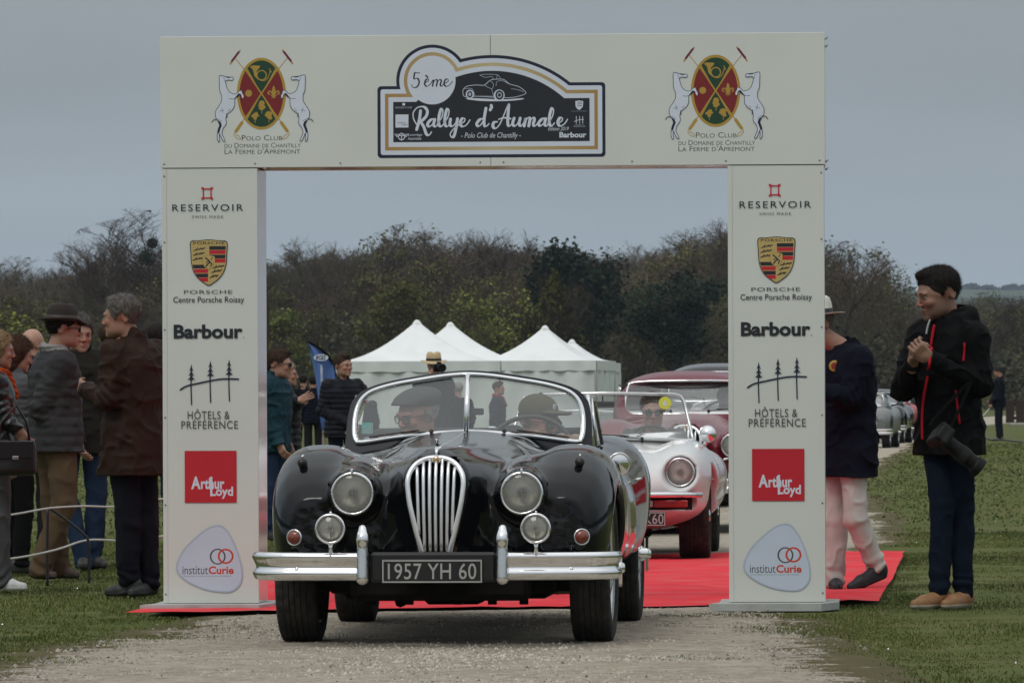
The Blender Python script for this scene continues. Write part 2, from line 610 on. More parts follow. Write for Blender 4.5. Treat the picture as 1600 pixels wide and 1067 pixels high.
def ground_mat(name, cols, scales, bump=0.5, bscale=40.0, rough=0.95):
    m = bpy.data.materials.new(name); MATS[name] = m
    m.use_nodes = True
    n, l = m.node_tree.nodes, m.node_tree.links
    b = n['Principled BSDF']; b.inputs['Roughness'].default_value = rough
    b.inputs['Specular IOR Level'].default_value = 0.15
    tc = n.new('ShaderNodeTexCoord')
    prev = None
    for k, (c, s) in enumerate(zip(cols, scales)):
        if prev is None:
            r = n.new('ShaderNodeRGB'); r.outputs[0].default_value = (*c, 1); prev = r.outputs[0]; continue
        no = n.new('ShaderNodeTexNoise'); no.inputs['Scale'].default_value = s[0]; no.inputs['Detail'].default_value = 6
        no.inputs['Roughness'].default_value = 0.62
        l.new(tc.outputs['Object'], no.inputs['Vector'])
        mr = n.new('ShaderNodeMapRange'); mr.inputs['From Min'].default_value = s[1]; mr.inputs['From Max'].default_value = s[2]
        mr.inputs['To Max'].default_value = s[3]
        l.new(no.outputs['Fac'], mr.inputs['Value'])
        mx = n.new('ShaderNodeMix'); mx.data_type = 'RGBA'
        l.new(mr.outputs[0], mx.inputs['Factor']); l.new(prev, mx.inputs[6]); mx.inputs[7].default_value = (*c, 1)
        prev = mx.outputs[2]
    l.new(prev, b.inputs['Base Color'])
    nb = n.new('ShaderNodeTexNoise'); nb.inputs['Scale'].default_value = bscale; nb.inputs['Detail'].default_value = 8
    nb.inputs['Roughness'].default_value = 0.7
    l.new(tc.outputs['Object'], nb.inputs['Vector'])
    bp = n.new('ShaderNodeBump'); bp.inputs['Strength'].default_value = bump; bp.inputs['Distance'].default_value = 0.02
    l.new(nb.outputs['Fac'], bp.inputs['Height']); l.new(bp.outputs[0], b.inputs['Normal'])
    return m

m_turf = ground_mat('turf', [(0.085, 0.105, 0.028), (0.125, 0.125, 0.045), (0.062, 0.080, 0.022), (0.17, 0.145, 0.08)],
                    [None, (0.5, 0.42, 0.62, 0.9), (2.3, 0.45, 0.65, 0.8), (6.0, 0.60, 0.72, 0.6)])
m_gravel = ground_mat('gravel', [(0.43, 0.375, 0.30), (0.33, 0.28, 0.215), (0.52, 0.47, 0.39), (0.22, 0.18, 0.13), (0.54, 0.51, 0.45)],
                      [None, (0.8, 0.40, 0.62, 0.8), (5.0, 0.46, 0.64, 0.85), (14.0, 0.54, 0.66, 0.9), (50.0, 0.56, 0.66, 0.9)], bump=0.9, bscale=70)

def _edge_mix():
    # worn verge: gravel gives way to turf where the 'tint' attribute falls to zero, broken up by noise
    n, l = m_gravel.node_tree.nodes, m_gravel.node_tree.links
    b = n['Principled BSDF']
    src = b.inputs['Base Color'].links[0].from_socket
    at_ = n.new('ShaderNodeAttribute'); at_.attribute_name = 'tint'
    tc = n.new('ShaderNodeTexCoord'); no = n.new('ShaderNodeTexNoise'); no.inputs['Scale'].default_value = 26; no.inputs['Detail'].default_value = 5
    l.new(tc.outputs['Object'], no.inputs['Vector'])
    ad = n.new('ShaderNodeMath'); ad.operation = 'ADD'; l.new(at_.outputs['Fac'], ad.inputs[0]); l.new(no.outputs['Fac'], ad.inputs[1])
    mr = n.new('ShaderNodeMapRange'); mr.inputs['From Min'].default_value = .80; mr.inputs['From Max'].default_value = 1.08
    l.new(ad.outputs[0], mr.inputs['Value'])
    n2 = n.new('ShaderNodeTexNoise'); n2.inputs['Scale'].default_value = 5; l.new(tc.outputs['Object'], n2.inputs['Vector'])
    cr = n.new('ShaderNodeMix'); cr.data_type = 'RGBA'; cr.inputs[6].default_value = (.085, .085, .030, 1); cr.inputs[7].default_value = (.17, .14, .08, 1)
    l.new(n2.outputs['Fac'], cr.inputs['Factor'])
    mx = n.new('ShaderNodeMix'); mx.data_type = 'RGBA'
    l.new(mr.outputs[0], mx.inputs['Factor']); l.new(cr.outputs[2], mx.inputs[6]); l.new(src, mx.inputs[7])
    l.new(mx.outputs[2], b.inputs['Base Color'])
_edge_mix()

# one grass sheet that reaches the horizon
_zs = np.concatenate([np.arange(8, 60, 0.5), np.geomspace(60, 9000, 90)]).astype(np.float32)
def _xs(z):
    w = max(14.0, z * 0.55)
    u = np.linspace(-1, 1, 121)
    return (np.sign(u) * np.abs(u) ** 1.5 * w).astype(np.float32)
def _gzz(X, Z):
    P = np.stack([X, Z, 0 * X], 1).astype(np.float32)
    return gz(X, Z) + vnoise(P, 0.8, 9) * 0.012 * (Z < 80) - 0.012
grid_sheet('ground', _zs, _xs, _gzz, m_turf)

# the gravel road: cells of a fine strip kept where the ragged mask says gravel
def make_road():
    zs = np.concatenate([np.arange(10, 24, 0.25), np.arange(24, 50, 0.07), np.arange(50, 120, 0.4), np.geomspace(120, 400, 60)]).astype(np.float32)
    us = np.linspace(-2.4, 2.4, 110).astype(np.float32)
    Z = np.repeat(zs[:, None], len(us), 1); U = np.repeat(us[None], len(zs), 0)
    X = interp(Z.ravel(), _rz, _rc).reshape(Z.shape) + U
    P = np.stack([X.ravel(), Z.ravel(), 0 * X.ravel()], 1).astype(np.float32)
    h = gz(X.ravel(), Z.ravel()) + 0.004 + vnoise(P, 1.5, 11) * 0.006 + vnoise(P, 14, 12) * 0.003
    # two worn wheel tracks
    h = h.reshape(X.shape)
    d = road_dist(X.ravel(), Z.ravel()).reshape(X.shape)
    h = h - np.clip(d, -0.25, 0.0) * 0.03 - 0.004 - np.clip(d - .2, 0, .3) * .08
    nx = len(us)
    i = np.arange(len(zs) - 1)[:, None] * nx + np.arange(nx - 1)[None]
    q = np.stack([i, i + 1, i + nx + 1, i + nx], -1).reshape(-1, 4)
    dc = d.ravel()[q].mean(1)
    q = q[dc < 0.45]
    used = np.unique(q)
    remap = np.full(X.size, -1); remap[used] = np.arange(len(used))
    v = np.stack([X.ravel(), Z.ravel(), h.ravel()], 1)[used]
    # share of gravel left between the grass towards the edge
    dn = d + (vnoise(P, 22, 14) * .10 + vnoise(P, 7, 15) * .12).reshape(d.shape)
    k = 1 - sstep(-.22, .30, dn.ravel()[used])
    o = link_mesh('gravel_road', mesh_np('gravel_road', v, remap[q], m_gravel, True, col=np.repeat(k[:, None], 3, 1)))
    o['kind'] = 'structure'
make_road()

def blades(name, n, zr, hgt, wid, m, seed, keep, xspan=0.094, near_bias=1.0, zoff=-0.012):
    g = np.random.default_rng(seed)
    Z = (zr[0] + (zr[1] - zr[0]) * g.random(n) ** near_bias).astype(np.float32)
    X = ((g.random(n) * 2 - 1) * Z * xspan).astype(np.float32)
    ok = keep(X, Z, g)
    X, Z = X[ok], Z[ok]
    n = len(X)
    P = np.stack([X, Z, 0 * X], 1)
    patch = 0.55 + 0.45 * vnoise(P, 1.7, 21) + 0.25 * vnoise(P, 6, 22)
    H = hgt * (0.45 + 0.75 * g.random(n)) * np.clip(patch, 0.25, 1.4) * (1 + (Z - 26) * 0.006)
    W = wid * (0.6 + 0.8 * g.random(n)) * np.maximum(1, Z / 32)
    a = g.random(n) * 2 * PI
    lean = g.random(n) * 0.9 * H
    la = g.random(n) * 2 * PI
    z0 = gz(X, Z) + zoff
    dx, dy = np.cos(a) * W, np.sin(a) * W
    tx, ty = np.cos(la) * lean, np.sin(la) * lean
    v = np.stack([np.stack([X - dx, Z - dy, z0], 1), np.stack([X + dx, Z + dy, z0], 1),
                  np.stack([X + tx * .4 + dx * .7, Z + ty * .4 + dy * .7, z0 + H * .65], 1), np.stack([X + tx * .4 - dx * .7, Z + ty * .4 - dy * .7, z0 + H * .65], 1),
                  np.stack([X + tx, Z + ty, z0 + H], 1)], 1).reshape(-1, 3)
    b = np.arange(n)[:, None] * 5
    t = np.concatenate([b + np.array([[0, 1, 2]]), b + np.array([[0, 2, 3]]), b + np.array([[3, 2, 4]])])
    # each blade keeps its own green, straw or olive
    base = np.array([(0.088, 0.115, 0.026), (0.118, 0.135, 0.036), (0.062, 0.090, 0.022), (0.20, 0.18, 0.085)])
    pk = g.random(n)
    dry = 0.07 + 0.20 * np.clip(vnoise(P, 0.9, 23) + 0.35, 0, 1)
    idx = np.where(pk < dry, 3, np.where(pk < 0.5, 0, np.where(pk < 0.8, 1, 2)))
    c = base[idx] * (0.88 + 0.24 * g.random((n, 1))) * (0.80 + 0.35 * np.clip(vnoise(P, (1.2, .35, 1), 24) + .5, 0, 1))[:, None]
    o = link_mesh(name, mesh_np(name, v, t, m, False, col=np.repeat(c, 5, 0)))
    o['kind'] = 'stuff'
    return o

m_blade = mat('grass_blade', (0.1, 0.1, 0.1), rough=0.7, vcol=True, var=0.0, spec=0.2)

CARPET = [(-1.94, 32.1), (1.92, 33.5), (2.74, 44.6), (-1.12, 43.2)]
def in_carpet(X, Z, grow=0.0):
    r = np.ones(len(X), bool)
    for k in range(4):
        x0, z0 = CARPET[k]; x1, z1 = CARPET[(k + 1) % 4]
        nx, nz = -(z1 - z0), (x1 - x0)
        L = math.hypot(nx, nz)
        r &= ((X - x0) * nx + (Z - z0) * nz) / L > -grow
    return r

def keep_grass(X, Z, g):
    d = road_dist(X, Z)
    p = np.clip(0.30 + d * 1.6, 0, 1) ** 2
    P = np.stack([X, Z, 0 * X], 1)
    bare = vnoise(P, 1.3, 31) * 0.6 + vnoise(P, 5, 32) * 0.5
    p = np.where((d > 0) & (d < 1.1), p * np.clip(1.0 - (bare - 0.05) * 2.0, 0.1, 1), p)
    return (g.random(len(X)) < p) & ~in_carpet(X, Z, 0.0)
blades('grass', 300000, (23, 52), 0.022, 0.0028, m_blade, 1, keep_grass, near_bias=0.8)
blades('far_grass', 60000, (50, 150), 0.028, 0.006, m_blade, 2, lambda X, Z, g: road_dist(X, Z) > 0.05, near_bias=1.0)

def keep_tuft(X, Z, g):
    d = road_dist(X, Z)
    P = np.stack([X, Z, 0 * X], 1)
    return (d < 0.65) & (d > -0.9) & (vnoise(P, (2.6, 1.6, 1), 41) * .7 + vnoise(P, 9, 42) * .3 + d * 0.55 > 0.12)
blades('edge_grass', 300000, (23, 45), 0.017, 0.0026, m_blade, 3, lambda X, Z, g: keep_tuft(X, Z, g) & ~in_carpet(X, Z), near_bias=0.8, zoff=-0.001)

def pebbles():
    g = np.random.default_rng(5)
    n = 150000
    Z = (22 + 24 * g.random(n) ** 1.1).astype(np.float32)
    X = ((g.random(n) * 2 - 1) * Z * 0.085).astype(np.float32)
    d = road_dist(X, Z)
    P = np.stack([X, Z, 0 * X], 1)
    ok = (d < 0.30) & (g.random(n) < np.clip(.42 - d * 2.2, 0.02, 1) * (.45 + .55 * (vnoise(P, 2.2, 16) > -.1))) & ~in_carpet(X, Z, 0.03)
    X, Z = X[ok], Z[ok]; n = len(X)
    r = (0.003 + 0.010 * g.random(n) ** 3)[:, None]
    oct_ = np.array([(1, 0, -.2), (0, 1, -.2), (-1, 0, -.2), (0, -1, -.2), (0, 0, .75)], dtype=np.float32)
    v = oct_[None] * r[:, :, None] * (0.6 + 0.7 * g.random((n, 5, 1)))
    v[:, :, 0] += X[:, None]; v[:, :, 1] += Z[:, None]; v[:, :, 2] += (gz(X, Z) + 0.005)[:, None]
    f = np.array([(0, 1, 4), (1, 2, 4), (2, 3, 4), (3, 0, 4)])
    F = (np.arange(n)[:, None, None] * 5 + f[None]).reshape(-1, 3)
    tone = 0.22 + 0.36 * g.random(n) ** .9 - .14 * (g.random(n) < .15)
    tone = tone * np.clip(.72 - d[ok] * .5, .45, 1.0)
    c = np.stack([tone, tone * .90, tone * .75], 1)
    o = link_mesh('loose_gravel', mesh_np('loose_gravel', v.reshape(-1, 3), F, mat('pebble', (0, 0, 0), 0.9, vcol=True, var=0), False, col=np.repeat(c, 5, 0)))
    o['kind'] = 'stuff'
pebbles()

def make_carpet():
    c = [np.array(p) for p in CARPET]
    nu, nv = 120, 200
    U, V = np.meshgrid(np.linspace(0, 1, nu), np.linspace(0, 1, nv))
    U = U.ravel(); V = V.ravel()
    A = (1 - U)[:, None] * c[0] + U[:, None] * c[1]; B = (1 - U)[:, None] * c[3] + U[:, None] * c[2]
    XY = (1 - V)[:, None] * A + V[:, None] * B
    P = np.stack([XY[:, 0], XY[:, 1], 0 * U], 1).astype(np.float32)
    edge = np.minimum(np.minimum(U, 1 - U) * 3.9, np.minimum(V, 1 - V) * 11)
    w = vnoise(P, (2.2, 1.0, 1), 51) * 0.008 + (1 - np.abs(vnoise(P, (.9, .4, 1), 57)) * 4).clip(0, 1) ** 3 * 0.010 + vnoise(P, (7, 3, 1), 52) * 0.004
    z = gz(P[:, 0], P[:, 1]) + 0.022 + np.clip(w, -0.012, 0.03) 
    # straight fold lines from having been rolled up
    z += 0.004 * np.exp(-((P[:, 0] - 0.3 - 0.074 * (P[:, 1] - 33)) / 0.02) ** 2)
    v = np.stack([P[:, 0] + vnoise(P, .8, 54) * 0.015, P[:, 1] + vnoise(P, .7, 55) * 0.03, z], 1)
    i = np.arange(nv - 1)[:, None] * nu + np.arange(nu - 1)[None]
    q = np.stack([i, i + 1, i + nu + 1, i + nu], -1).reshape(-1, 4)
    m = mat('red_carpet', (0.70, 0.045, 0.060), rough=0.95, var=0.10, scale=3.0, bump=0.3, bscale=220, spec=0.1, sheen=0.0, dirt=((0.44, 0.20, 0.17), 0.45, 2.6))
    o = link_mesh('red_carpet', mesh_np('red_carpet', v, q, m, True))
    tag(o, 'red carpet laid across the gravel under the white arch', 'carpet')
make_carpet()

def daisies():
    g = np.random.default_rng(8)
    mb = MB()
    for k in range(90):
        Z = 24 + 60 * g.random() ** 1.3; X = (g.random() * 2 - 1) * Z * 0.085
        if road_dist(np.float32([X]), np.float32([Z]))[0] < 0.25 or in_carpet(np.float32([X]), np.float32([Z]))[0]:
            continue
        r = 0.006 + 0.005 * g.random()
        z = gz1(X, Z) + 0.02 + 0.015 * g.random()
        mb.add([(X + math.cos(a) * r, Z + math.sin(a) * r, z + 0.004 * math.sin(a * 2)) for a in np.arange(6) * PI / 3] + [(X, Z, z - 0.003)],
               [(i, (i + 1) % 6, 6) for i in range(6)])
    o = mb.build('daisies', mat('petal', (0.75, 0.75, 0.7), 0.7, var=0.05))
    o['kind'] = 'stuff'
daisies()
# ------------------------------------------------------------------ flat print: fills, strokes, lettering on a panel
class Print:
    """collects flat shapes on the plane y = 0 of a panel, in metres (u right, v up); each shape a hair in front of the last"""
    def __init__(self, to_uv, y0=-0.0002, step=0.00004):
        self.t = to_uv; self.mb = MB(); self.y = y0; self.step = step; self.mats = []
    def mi(self, m):
        if m not in self.mats:
            self.mats.append(m)
        return self.mats.index(m)
    def fill(self, pts, m, holes=()):
        self.y -= self.step
        loops = [[Vector((*self.t(*p), 0)) for p in L] for L in [pts, *holes]]
        flat = [v for L in loops for v in L]
        tri = tessellate_polygon(loops)
        self.mb.add([(v.x, self.y, v.y) for v in flat], [tuple(t) for t in tri], self.mi(m))
    def stroke(self, pts, w, m, sub=6, pen=None, smooth=True, closed=False):
        """w in source units; pen=(thin, thick) gives a brush stroke that is thick going down"""
        self.y -= self.step
        q = catmull(pts, sub, closed) if smooth and len(pts) > 2 else [np.array(p, float) for p in pts]
        if closed:
            q = q + [q[0]]
        P = [np.array(self.t(*p)) for p in q]
        s = abs(self.t(1, 0)[0] - self.t(0, 0)[0])
        n = len(P); mi = self.mi(m)
        L, R = [], []
        for i in range(n):
            d = P[min(i + 1, n - 1)] - P[max(i - 1, 0)]
            ln = np.hypot(*d)
            d = d / ln if ln > 0 else np.array((1.0, 0))
            ww = w * s / 2
            if pen:
                down = max(0.0, min(1.0, (-d[1] + 0.25) * 1.1))
                ww = (pen[0] + (pen[1] - pen[0]) * down ** 1.3) * s / 2
            nrm = np.array((-d[1], d[0])) * ww
            L.append(P[i] + nrm); R.append(P[i] - nrm)
        vs = [(p[0], self.y, p[1]) for p in L] + [(p[0], self.y, p[1]) for p in R]
        self.mb.add(vs, [(i, i + 1, n + i + 1, n + i) for i in range(n - 1)], mi)
        for k, e in ((0, P[0]), (n - 1, P[-1])):
            r = np.hypot(*(L[k] - P[k]))
            self.mb.add([(e[0] + r * math.cos(a), self.y - 0.00001, e[1] + r * math.sin(a)) for a in np.arange(10) * PI / 5], [tuple(range(10))], mi)
    def ell(self, cx, cy, rx, ry, m, n=40, hole=None):
        P = [(cx + rx * math.cos(a), cy + ry * math.sin(a)) for a in np.arange(n) * 2 * PI / n]
        if hole:
            H = [(cx + hole[0] * math.cos(a), cy + hole[1] * math.sin(a)) for a in np.arange(n) * 2 * PI / n]
            self.fill(P, m, [H])
        else:
            self.fill(P, m)
    def rect(self, x0, y0, x1, y1, m):
        self.fill([(x0, y0), (x1, y0), (x1, y1), (x0, y1)], m)
    def text(self, s, x0, y0, x1, y1, m, bold=0.0, space=1.0, shear=0.0, caps=False):
        """fit the lettering into the box x0..x1, y0 (top) .. y1 (bottom) of source coordinates"""
        self.y -= self.step
        cu = bpy.data.curves.new('lettering', 'FONT')
        cu.body = s; cu.offset = bold; cu.space_character = space; cu.shear = shear
        cu.resolution_u = 3
        if caps:
            cu.small_caps_scale = 0.78
            for i, ch in enumerate(s):
                if ch.islower():
                    cu.body_format[i].use_small_caps = True
        o = bpy.data.objects.new('lettering', cu); COL.objects.link(o)
        dg = bpy.context.evaluated_depsgraph_get()
        me = o.evaluated_get(dg).to_mesh()
        V = np.array([v.co[:2] for v in me.vertices]); F = [tuple(p.vertices) for p in me.polygons]
        o.evaluated_get(dg).to_mesh_clear()
        bpy.data.objects.remove(o); bpy.data.curves.remove(cu)
        lo, hi = V.min(0), V.max(0)
        a = np.array(self.t(x0, y1)); b = np.array(self.t(x1, y0))
        U = a + (V - lo) / (hi - lo) * (b - a)
        self.mb.add([(p[0], self.y, p[1]) for p in U], F, self.mi(m))
    def build(self, name, parent):
        o = self.mb.build(name, self.mats, parent)
        if name in ('small_print', 'lettering', 'script_lettering'):
            o['kind'] = 'stuff'          # print too small to pick apart letter by letter
        return o

def ink(name, c, rough=0.45):
    return mat('ink_' + name, c, rough=rough, var=0.03, scale=5)

I_BLACK = ink('black', (0.012, 0.014, 0.020)); I_NAVY = ink('navy', (0.008, 0.012, 0.035)); I_WHITE = ink('white', (0.62, 0.66, 0.74))
I_GOLD = ink('gold', (0.42, 0.26, 0.04)); I_GREEN = ink('green', (0.008, 0.045, 0.018)); I_RED = ink('red', (0.19, 0.010, 0.012))
I_GREY = ink('grey', (0.06, 0.06, 0.06)); I_BRED = ink('bright_red', (0.50, 0.010, 0.022)); I_BLUE = ink('pale_blue', (0.40, 0.46, 0.56))
I_LBLUE = ink('light_blue', (0.52, 0.58, 0.68)); I_ORANGE = ink('orange_red', (0.55, 0.055, 0.02)); I_MAROON = ink('maroon', (0.16, 0.012, 0.05))
I_CREAM = ink('crest_gold', (0.50, 0.36, 0.13))

def _gold_grad():
    """printed metallic gradient, a fixed property of the print"""
    m = mat('ink_gold_band', (0.36, 0.22, 0.06), rough=0.4, var=0.0)
    n, l = m.node_tree.nodes, m.node_tree.links
    tc = n.new('ShaderNodeTexCoord'); sp = n.new('ShaderNodeSeparateXYZ'); rp = n.new('ShaderNodeValToRGB')
    mr = n.new('ShaderNodeMapRange'); mr.inputs['From Min'].default_value = -0.6; mr.inputs['From Max'].default_value = 0.6
    e = rp.color_ramp.elements
    e[0].color = (0.36, 0.20, 0.05, 1); e[1].color = (0.36, 0.20, 0.05, 1)
    x = e.new(0.5); x.color = (0.52, 0.44, 0.24, 1)
    l.new(tc.outputs['Object'], sp.inputs[0]); l.new(sp.outputs['X'], mr.inputs['Value']); l.new(mr.outputs[0], rp.inputs['Fac'])
    l.new(rp.outputs['Color'], n['Principled BSDF'].inputs['Base Color'])
    return m
I_BAND = _gold_grad()

m_panel = mat('white_panel', (0.635, 0.65, 0.605), rough=0.32, var=0.025, scale=1.5, bump=0.03, bscale=3, spec=0.45, dirt=((0.50, 0.50, 0.44), 0.10, 2.5))
m_alu = mat('aluminium', (0.42, 0.43, 0.44), rough=0.35, metal=0.7, var=0.08)
m_plate = mat('base_plate_paint', (0.42, 0.44, 0.43), rough=0.5, var=0.06, scale=4, dirt=((0.2, 0.18, 0.14), 0.5, 9.0))
m_steel = mat('screw_steel', (0.25, 0.25, 0.25), rough=0.4, metal=0.8)
m_side = mat('glossy_panel_side', (0.62, 0.64, 0.62), rough=0.10, var=0.02, spec=0.9)

ARCH_ROT = math.radians(-3.06)
arch = thing('arch', 'white panelled start arch covered in sponsor logos spanning the gravel road', 'arch', (at(770, 32.85), 32.85, 0.0), ARCH_ROT)
W2, LEG, DEP, ZH, ZT, ZB = 1.708, 0.497, 0.50, 2.282, 2.957, 0.044

# header: front panels butt at the joint, with returns, top, soffit
def slab(mb, x0, x1, y0, y1, z0, z1):
    mb.box(((x0 + x1) / 2, (y0 + y1) / 2, (z0 + z1) / 2), ((x1 - x0) / 2, (y1 - y0) / 2, (z1 - z0) / 2), bev=0.0015)
for (x0, x1) in ((-W2, -0.0065), (-0.0045, W2)):
    mb = MB(); slab(mb, x0, x1, 0, 0.012, ZH, ZT); mb.build('header_panel', m_panel, arch)
mb = MB(); slab(mb, -W2, W2, DEP - 0.012, DEP, ZH, ZT); mb.build('back_panel', m_panel, arch)
mb = MB(); slab(mb, -W2 + 0.004, W2 - 0.004, 0.013, DEP - 0.013, ZT - 0.014, ZT - 0.002); mb.build('top_panel', m_panel, arch)
mb = MB(); slab(mb, -W2 + LEG + 0.002, W2 - LEG - 0.002, 0.013, DEP - 0.013, ZH + 0.002, ZH + 0.012); mb.build('soffit_panel', m_side, arch)
for s in (-1, 1):
    mb = MB(); x = s * (W2 - 0.006); slab(mb, x - 0.005, x + 0.005, 0.013, DEP - 0.013, ZH, ZT - 0.016); mb.build('end_panel', m_panel, arch)
# truss inside, its feet and the bolted joint at the top right corner
for s in (-1, 1):
    xa = s * (W2 - 0.004 - LEG / 2); h = LEG / 2 - 0.002
    mb = MB(); slab(mb, xa - h, xa + h, 0.004, 0.016, ZB, ZH - 0.004); pil = mb.build('pillar_panel', m_panel, arch)
    mb = MB(); slab(mb, xa - h, xa + h, DEP - 0.016, DEP - 0.004, ZB, ZH - 0.004); mb.build('pillar_panel', m_panel, arch)
    for t in (-1, 1):
        x = xa + t * (h - 0.006)
        mb = MB(); slab(mb, x - 0.006, x + 0.006, 0.017, DEP - 0.017, ZB, ZH - 0.004)
        mb.build('side_panel', m_side if t * s < 0 else m_panel, arch)
    # angled edge strip on the left of each pillar front
    mb = MB(); slab(mb, xa - h + 0.022, xa - h + 0.0245, 0.0015, 0.004, ZB, ZH - 0.004); mb.build('edge_strip', m_panel, arch)
    for z in (0.09, 0.55, 1.0, 1.45, 1.9, 2.24):
        mb = MB(); mb.lathe([(0.0001, -0.003), (0.004, -0.0025), (0.0048, 0.0), (0.0048, 0.004)], (xa - s * 0 - h + 0.012 if s < 0 else xa + h - 0.014, 0.0035, z), 'y', 10)
        mb.build('screw', m_steel, arch)
    mb = MB()
    mb.prism([(xa - h - 0.10, -0.20 + 0.0), (xa + h + (0.02 if s < 0 else -0.02), -0.20), (xa + h + 0.07, 0.06), (xa + h + 0.07, DEP + 0.06), (xa - h - 0.05, DEP + 0.06), (xa - h - 0.05, 0.02)], 0.004, ZB - 0.002, plane='xy')
    mb.build('base_plate', m_plate, arch)
for x in (-1.69, -1.22, -0.78, -0.06, 0.06, 0.72, 1.2, 1.68):
    mb = MB(); mb.lathe([(0.0001, -0.003), (0.004, -0.0025), (0.0048, 0.0), (0.0048, 0.004)], (x, 0.0, ZH + 0.02), 'y', 10)
    mb.build('screw', m_steel, arch)
for z in (2.93, 2.89, 2.30, 2.26):
    mb = MB(); mb.tube([(W2 - 0.002, 0.10, z), (W2 + 0.010, 0.10, z)], 0.006, 6); mb.tube([(W2 + 0.008, 0.09, z), (W2 + 0.016, 0.10, z + 0.008)], 0.003, 6)
    mb.build('clamp_bolt', m_steel, arch)

# ---- logos on one pillar; source coordinates are picture pixels of the left pillar
def pillar_logos(du):
    def uv(px, py):
        return ((px - 770.0) / 304.5 + du, 2.282 - (py - 262.0) / 304.3)
    p = Print(uv)
    # watch maker's frame
    for a, b in (((315, 295), (331, 295)), ((315, 309), (331, 309)), ((317, 293), (317, 311)), ((329, 293), (329, 311))):
        p.stroke([a, b], 1.9, I_BRED, smooth=False)
    for a in ((314.5, 293), (331.5, 293), (314.5, 311), (331.5, 311)):
        p.stroke([a, (a[0] + (2 if a[0] < 323 else -2), a[1] + (2 if a[1] < 302 else -2))], 2, I_BRED, smooth=False)
    p.text('RESERVOIR', 268, 319, 379.5, 329.5, I_NAVY, space=1.25)
    p.text('SWISS MADE', 299, 336.5, 348, 340.5, I_GREY, space=1.3)
    p.build('lettering', arch)
    # shield
    p = Print(uv)
    sh = catmull([(296.5, 377), (310, 375.5), (325, 374), (340, 375.5), (354, 377.5), (354, 395), (353, 412), (349, 425), (342, 435), (333, 442), (325, 446.5), (317, 442), (308, 435), (301, 425), (297.5, 412), (296.5, 395)], 3, True)
    p.fill(sh, I_BLACK)
    ins = [(325 + (x - 325) * 0.955, 408 + (y - 408) * 0.965) for x, y in sh]
    p.fill(ins, I_CREAM)
    def clipshape(x0, y0, x1, y1):
        """band cut to the inner shield outline"""
        def hw(y):
            t = np.interp(y, [384, 412, 425, 435, 441, 445], [27, 26, 22.5, 16, 8.5, 1.5]); return t
        L = []
        for k in range(7):
            y = y0 + (y1 - y0) * k / 6; L.append((max(x0, 325 - hw(y)), y))
        for k in range(6, -1, -1):
            y = y0 + (y1 - y0) * k / 6; L.append((min(x1, 325 + hw(y)), y))
        return L
    bands = [I_BLACK, I_BRED, I_BLACK, I_BRED]
    for k, y in enumerate((384.5, 391, 398, 404.5)):
        p.fill(clipshape(326, y, 360, y + 6), bands[k])
    for k, y in enumerate((413.5, 420.5, 427.5, 434)):
        p.fill(clipshape(290, y, 324, y + 6), bands[k])
    p.text('PORSCHE', 301, 377.5, 350, 382, I_BLACK, bold=0.01, space=1.1)
    for (x, y, s) in ((311, 389.5, 1), (310, 397, 1), (309.5, 404.5, 1), (341, 417, 1), (338, 424, .9), (334, 432, .75)):
        p.stroke([(x - 9 * s, y + 2), (x - 2, y), (x + 8 * s, y - 2)], 1.5, I_BLACK)
        for t in (-6, -1, 4):
            p.stroke([(x + t * s, y + 0.5), (x + t * s + 3, y - 2.5)], 1.1, I_BLACK, smooth=False)
    p.fill([(315.5, 401), (325, 398.5), (334.5, 401), (334.5, 410), (331, 417), (325, 421), (319, 417), (315.5, 410)], I_CREAM)
    p.stroke([(315.5, 401), (325, 398.5), (334.5, 401), (334.5, 410), (331, 417), (325, 421), (319, 417), (315.5, 410)], 0.8, I_GOLD, closed=True, smooth=False)
    p.stroke([(320, 403), (324, 406), (327, 410), (324, 412), (321, 416)], 2.2, I_BLACK)
    p.stroke([(326, 409), (330, 412), (328, 416)], 1.8, I_BLACK)
    p.stroke([(321, 410), (325, 408)], 1.4, I_BLACK, smooth=False); p.stroke([(329, 406), (331, 402)], 1.3, I_BLACK, smooth=False)
    p.build('shield_emblem', arch)
    p = Print(uv)
    p.text('PORSCHE', 286, 453.2, 362, 459, I_GREY, space=1.1)
    p.text('Centre Porsche Roissy', 269, 463.5, 380.5, 475.5, I_BLACK, bold=0.004)
    p.text('Barbour', 269.5, 507, 378, 529, I_BLACK, bold=0.035)
    p.ell(379.5, 527.5, 0.8, 0.8, I_BLACK, 8)
    p.build('lettering', arch)
    # three pines and the swept line
    p = Print(uv)
    p.stroke([(279.5, 609), (290, 603), (312, 598), (335, 593.5), (352, 592), (371, 592.5)], 2.4, I_NAVY)
    for x, t in ((297, 570), (327, 564.5), (356.5, 562.5)):
        b = t + 62 if x < 300 else t + 64
        p.stroke([(x, t + 8), (x - 0.6, (t + b) / 2), (x + 0.2, b)], 1.9, I_NAVY)
        for k, (dy, w) in enumerate(((0, 3.3), (8, 4.6), (15, 6.0))):
            y = t + dy
            p.fill([(x, y - 1), (x + w * .4, y + 5), (x + w, y + 10 - k), (x + w * .3, y + 8), (x, y + 10), (x - w * .3, y + 8), (x - w, y + 10 - k), (x - w * .4, y + 5)], I_NAVY)
    p.text('HÔTELS &', 291, 639, 357, 655, I_GREY, space=1.1)
    p.text('PRÉFÉRENCE', 281, 654.5, 370, 670, I_GREY, space=1.1)
    p.build('emblem', arch)
    # red square
    p = Print(uv)
    p.rect(286, 704.5, 367.5, 785.5, I_BRED)
    p.text('A', 296, 744.5, 311, 764.5, I_WHITE, bold=0.035)
    p.text('rthur', 311.5, 747, 348.5, 764.5, I_WHITE, bold=0.03)
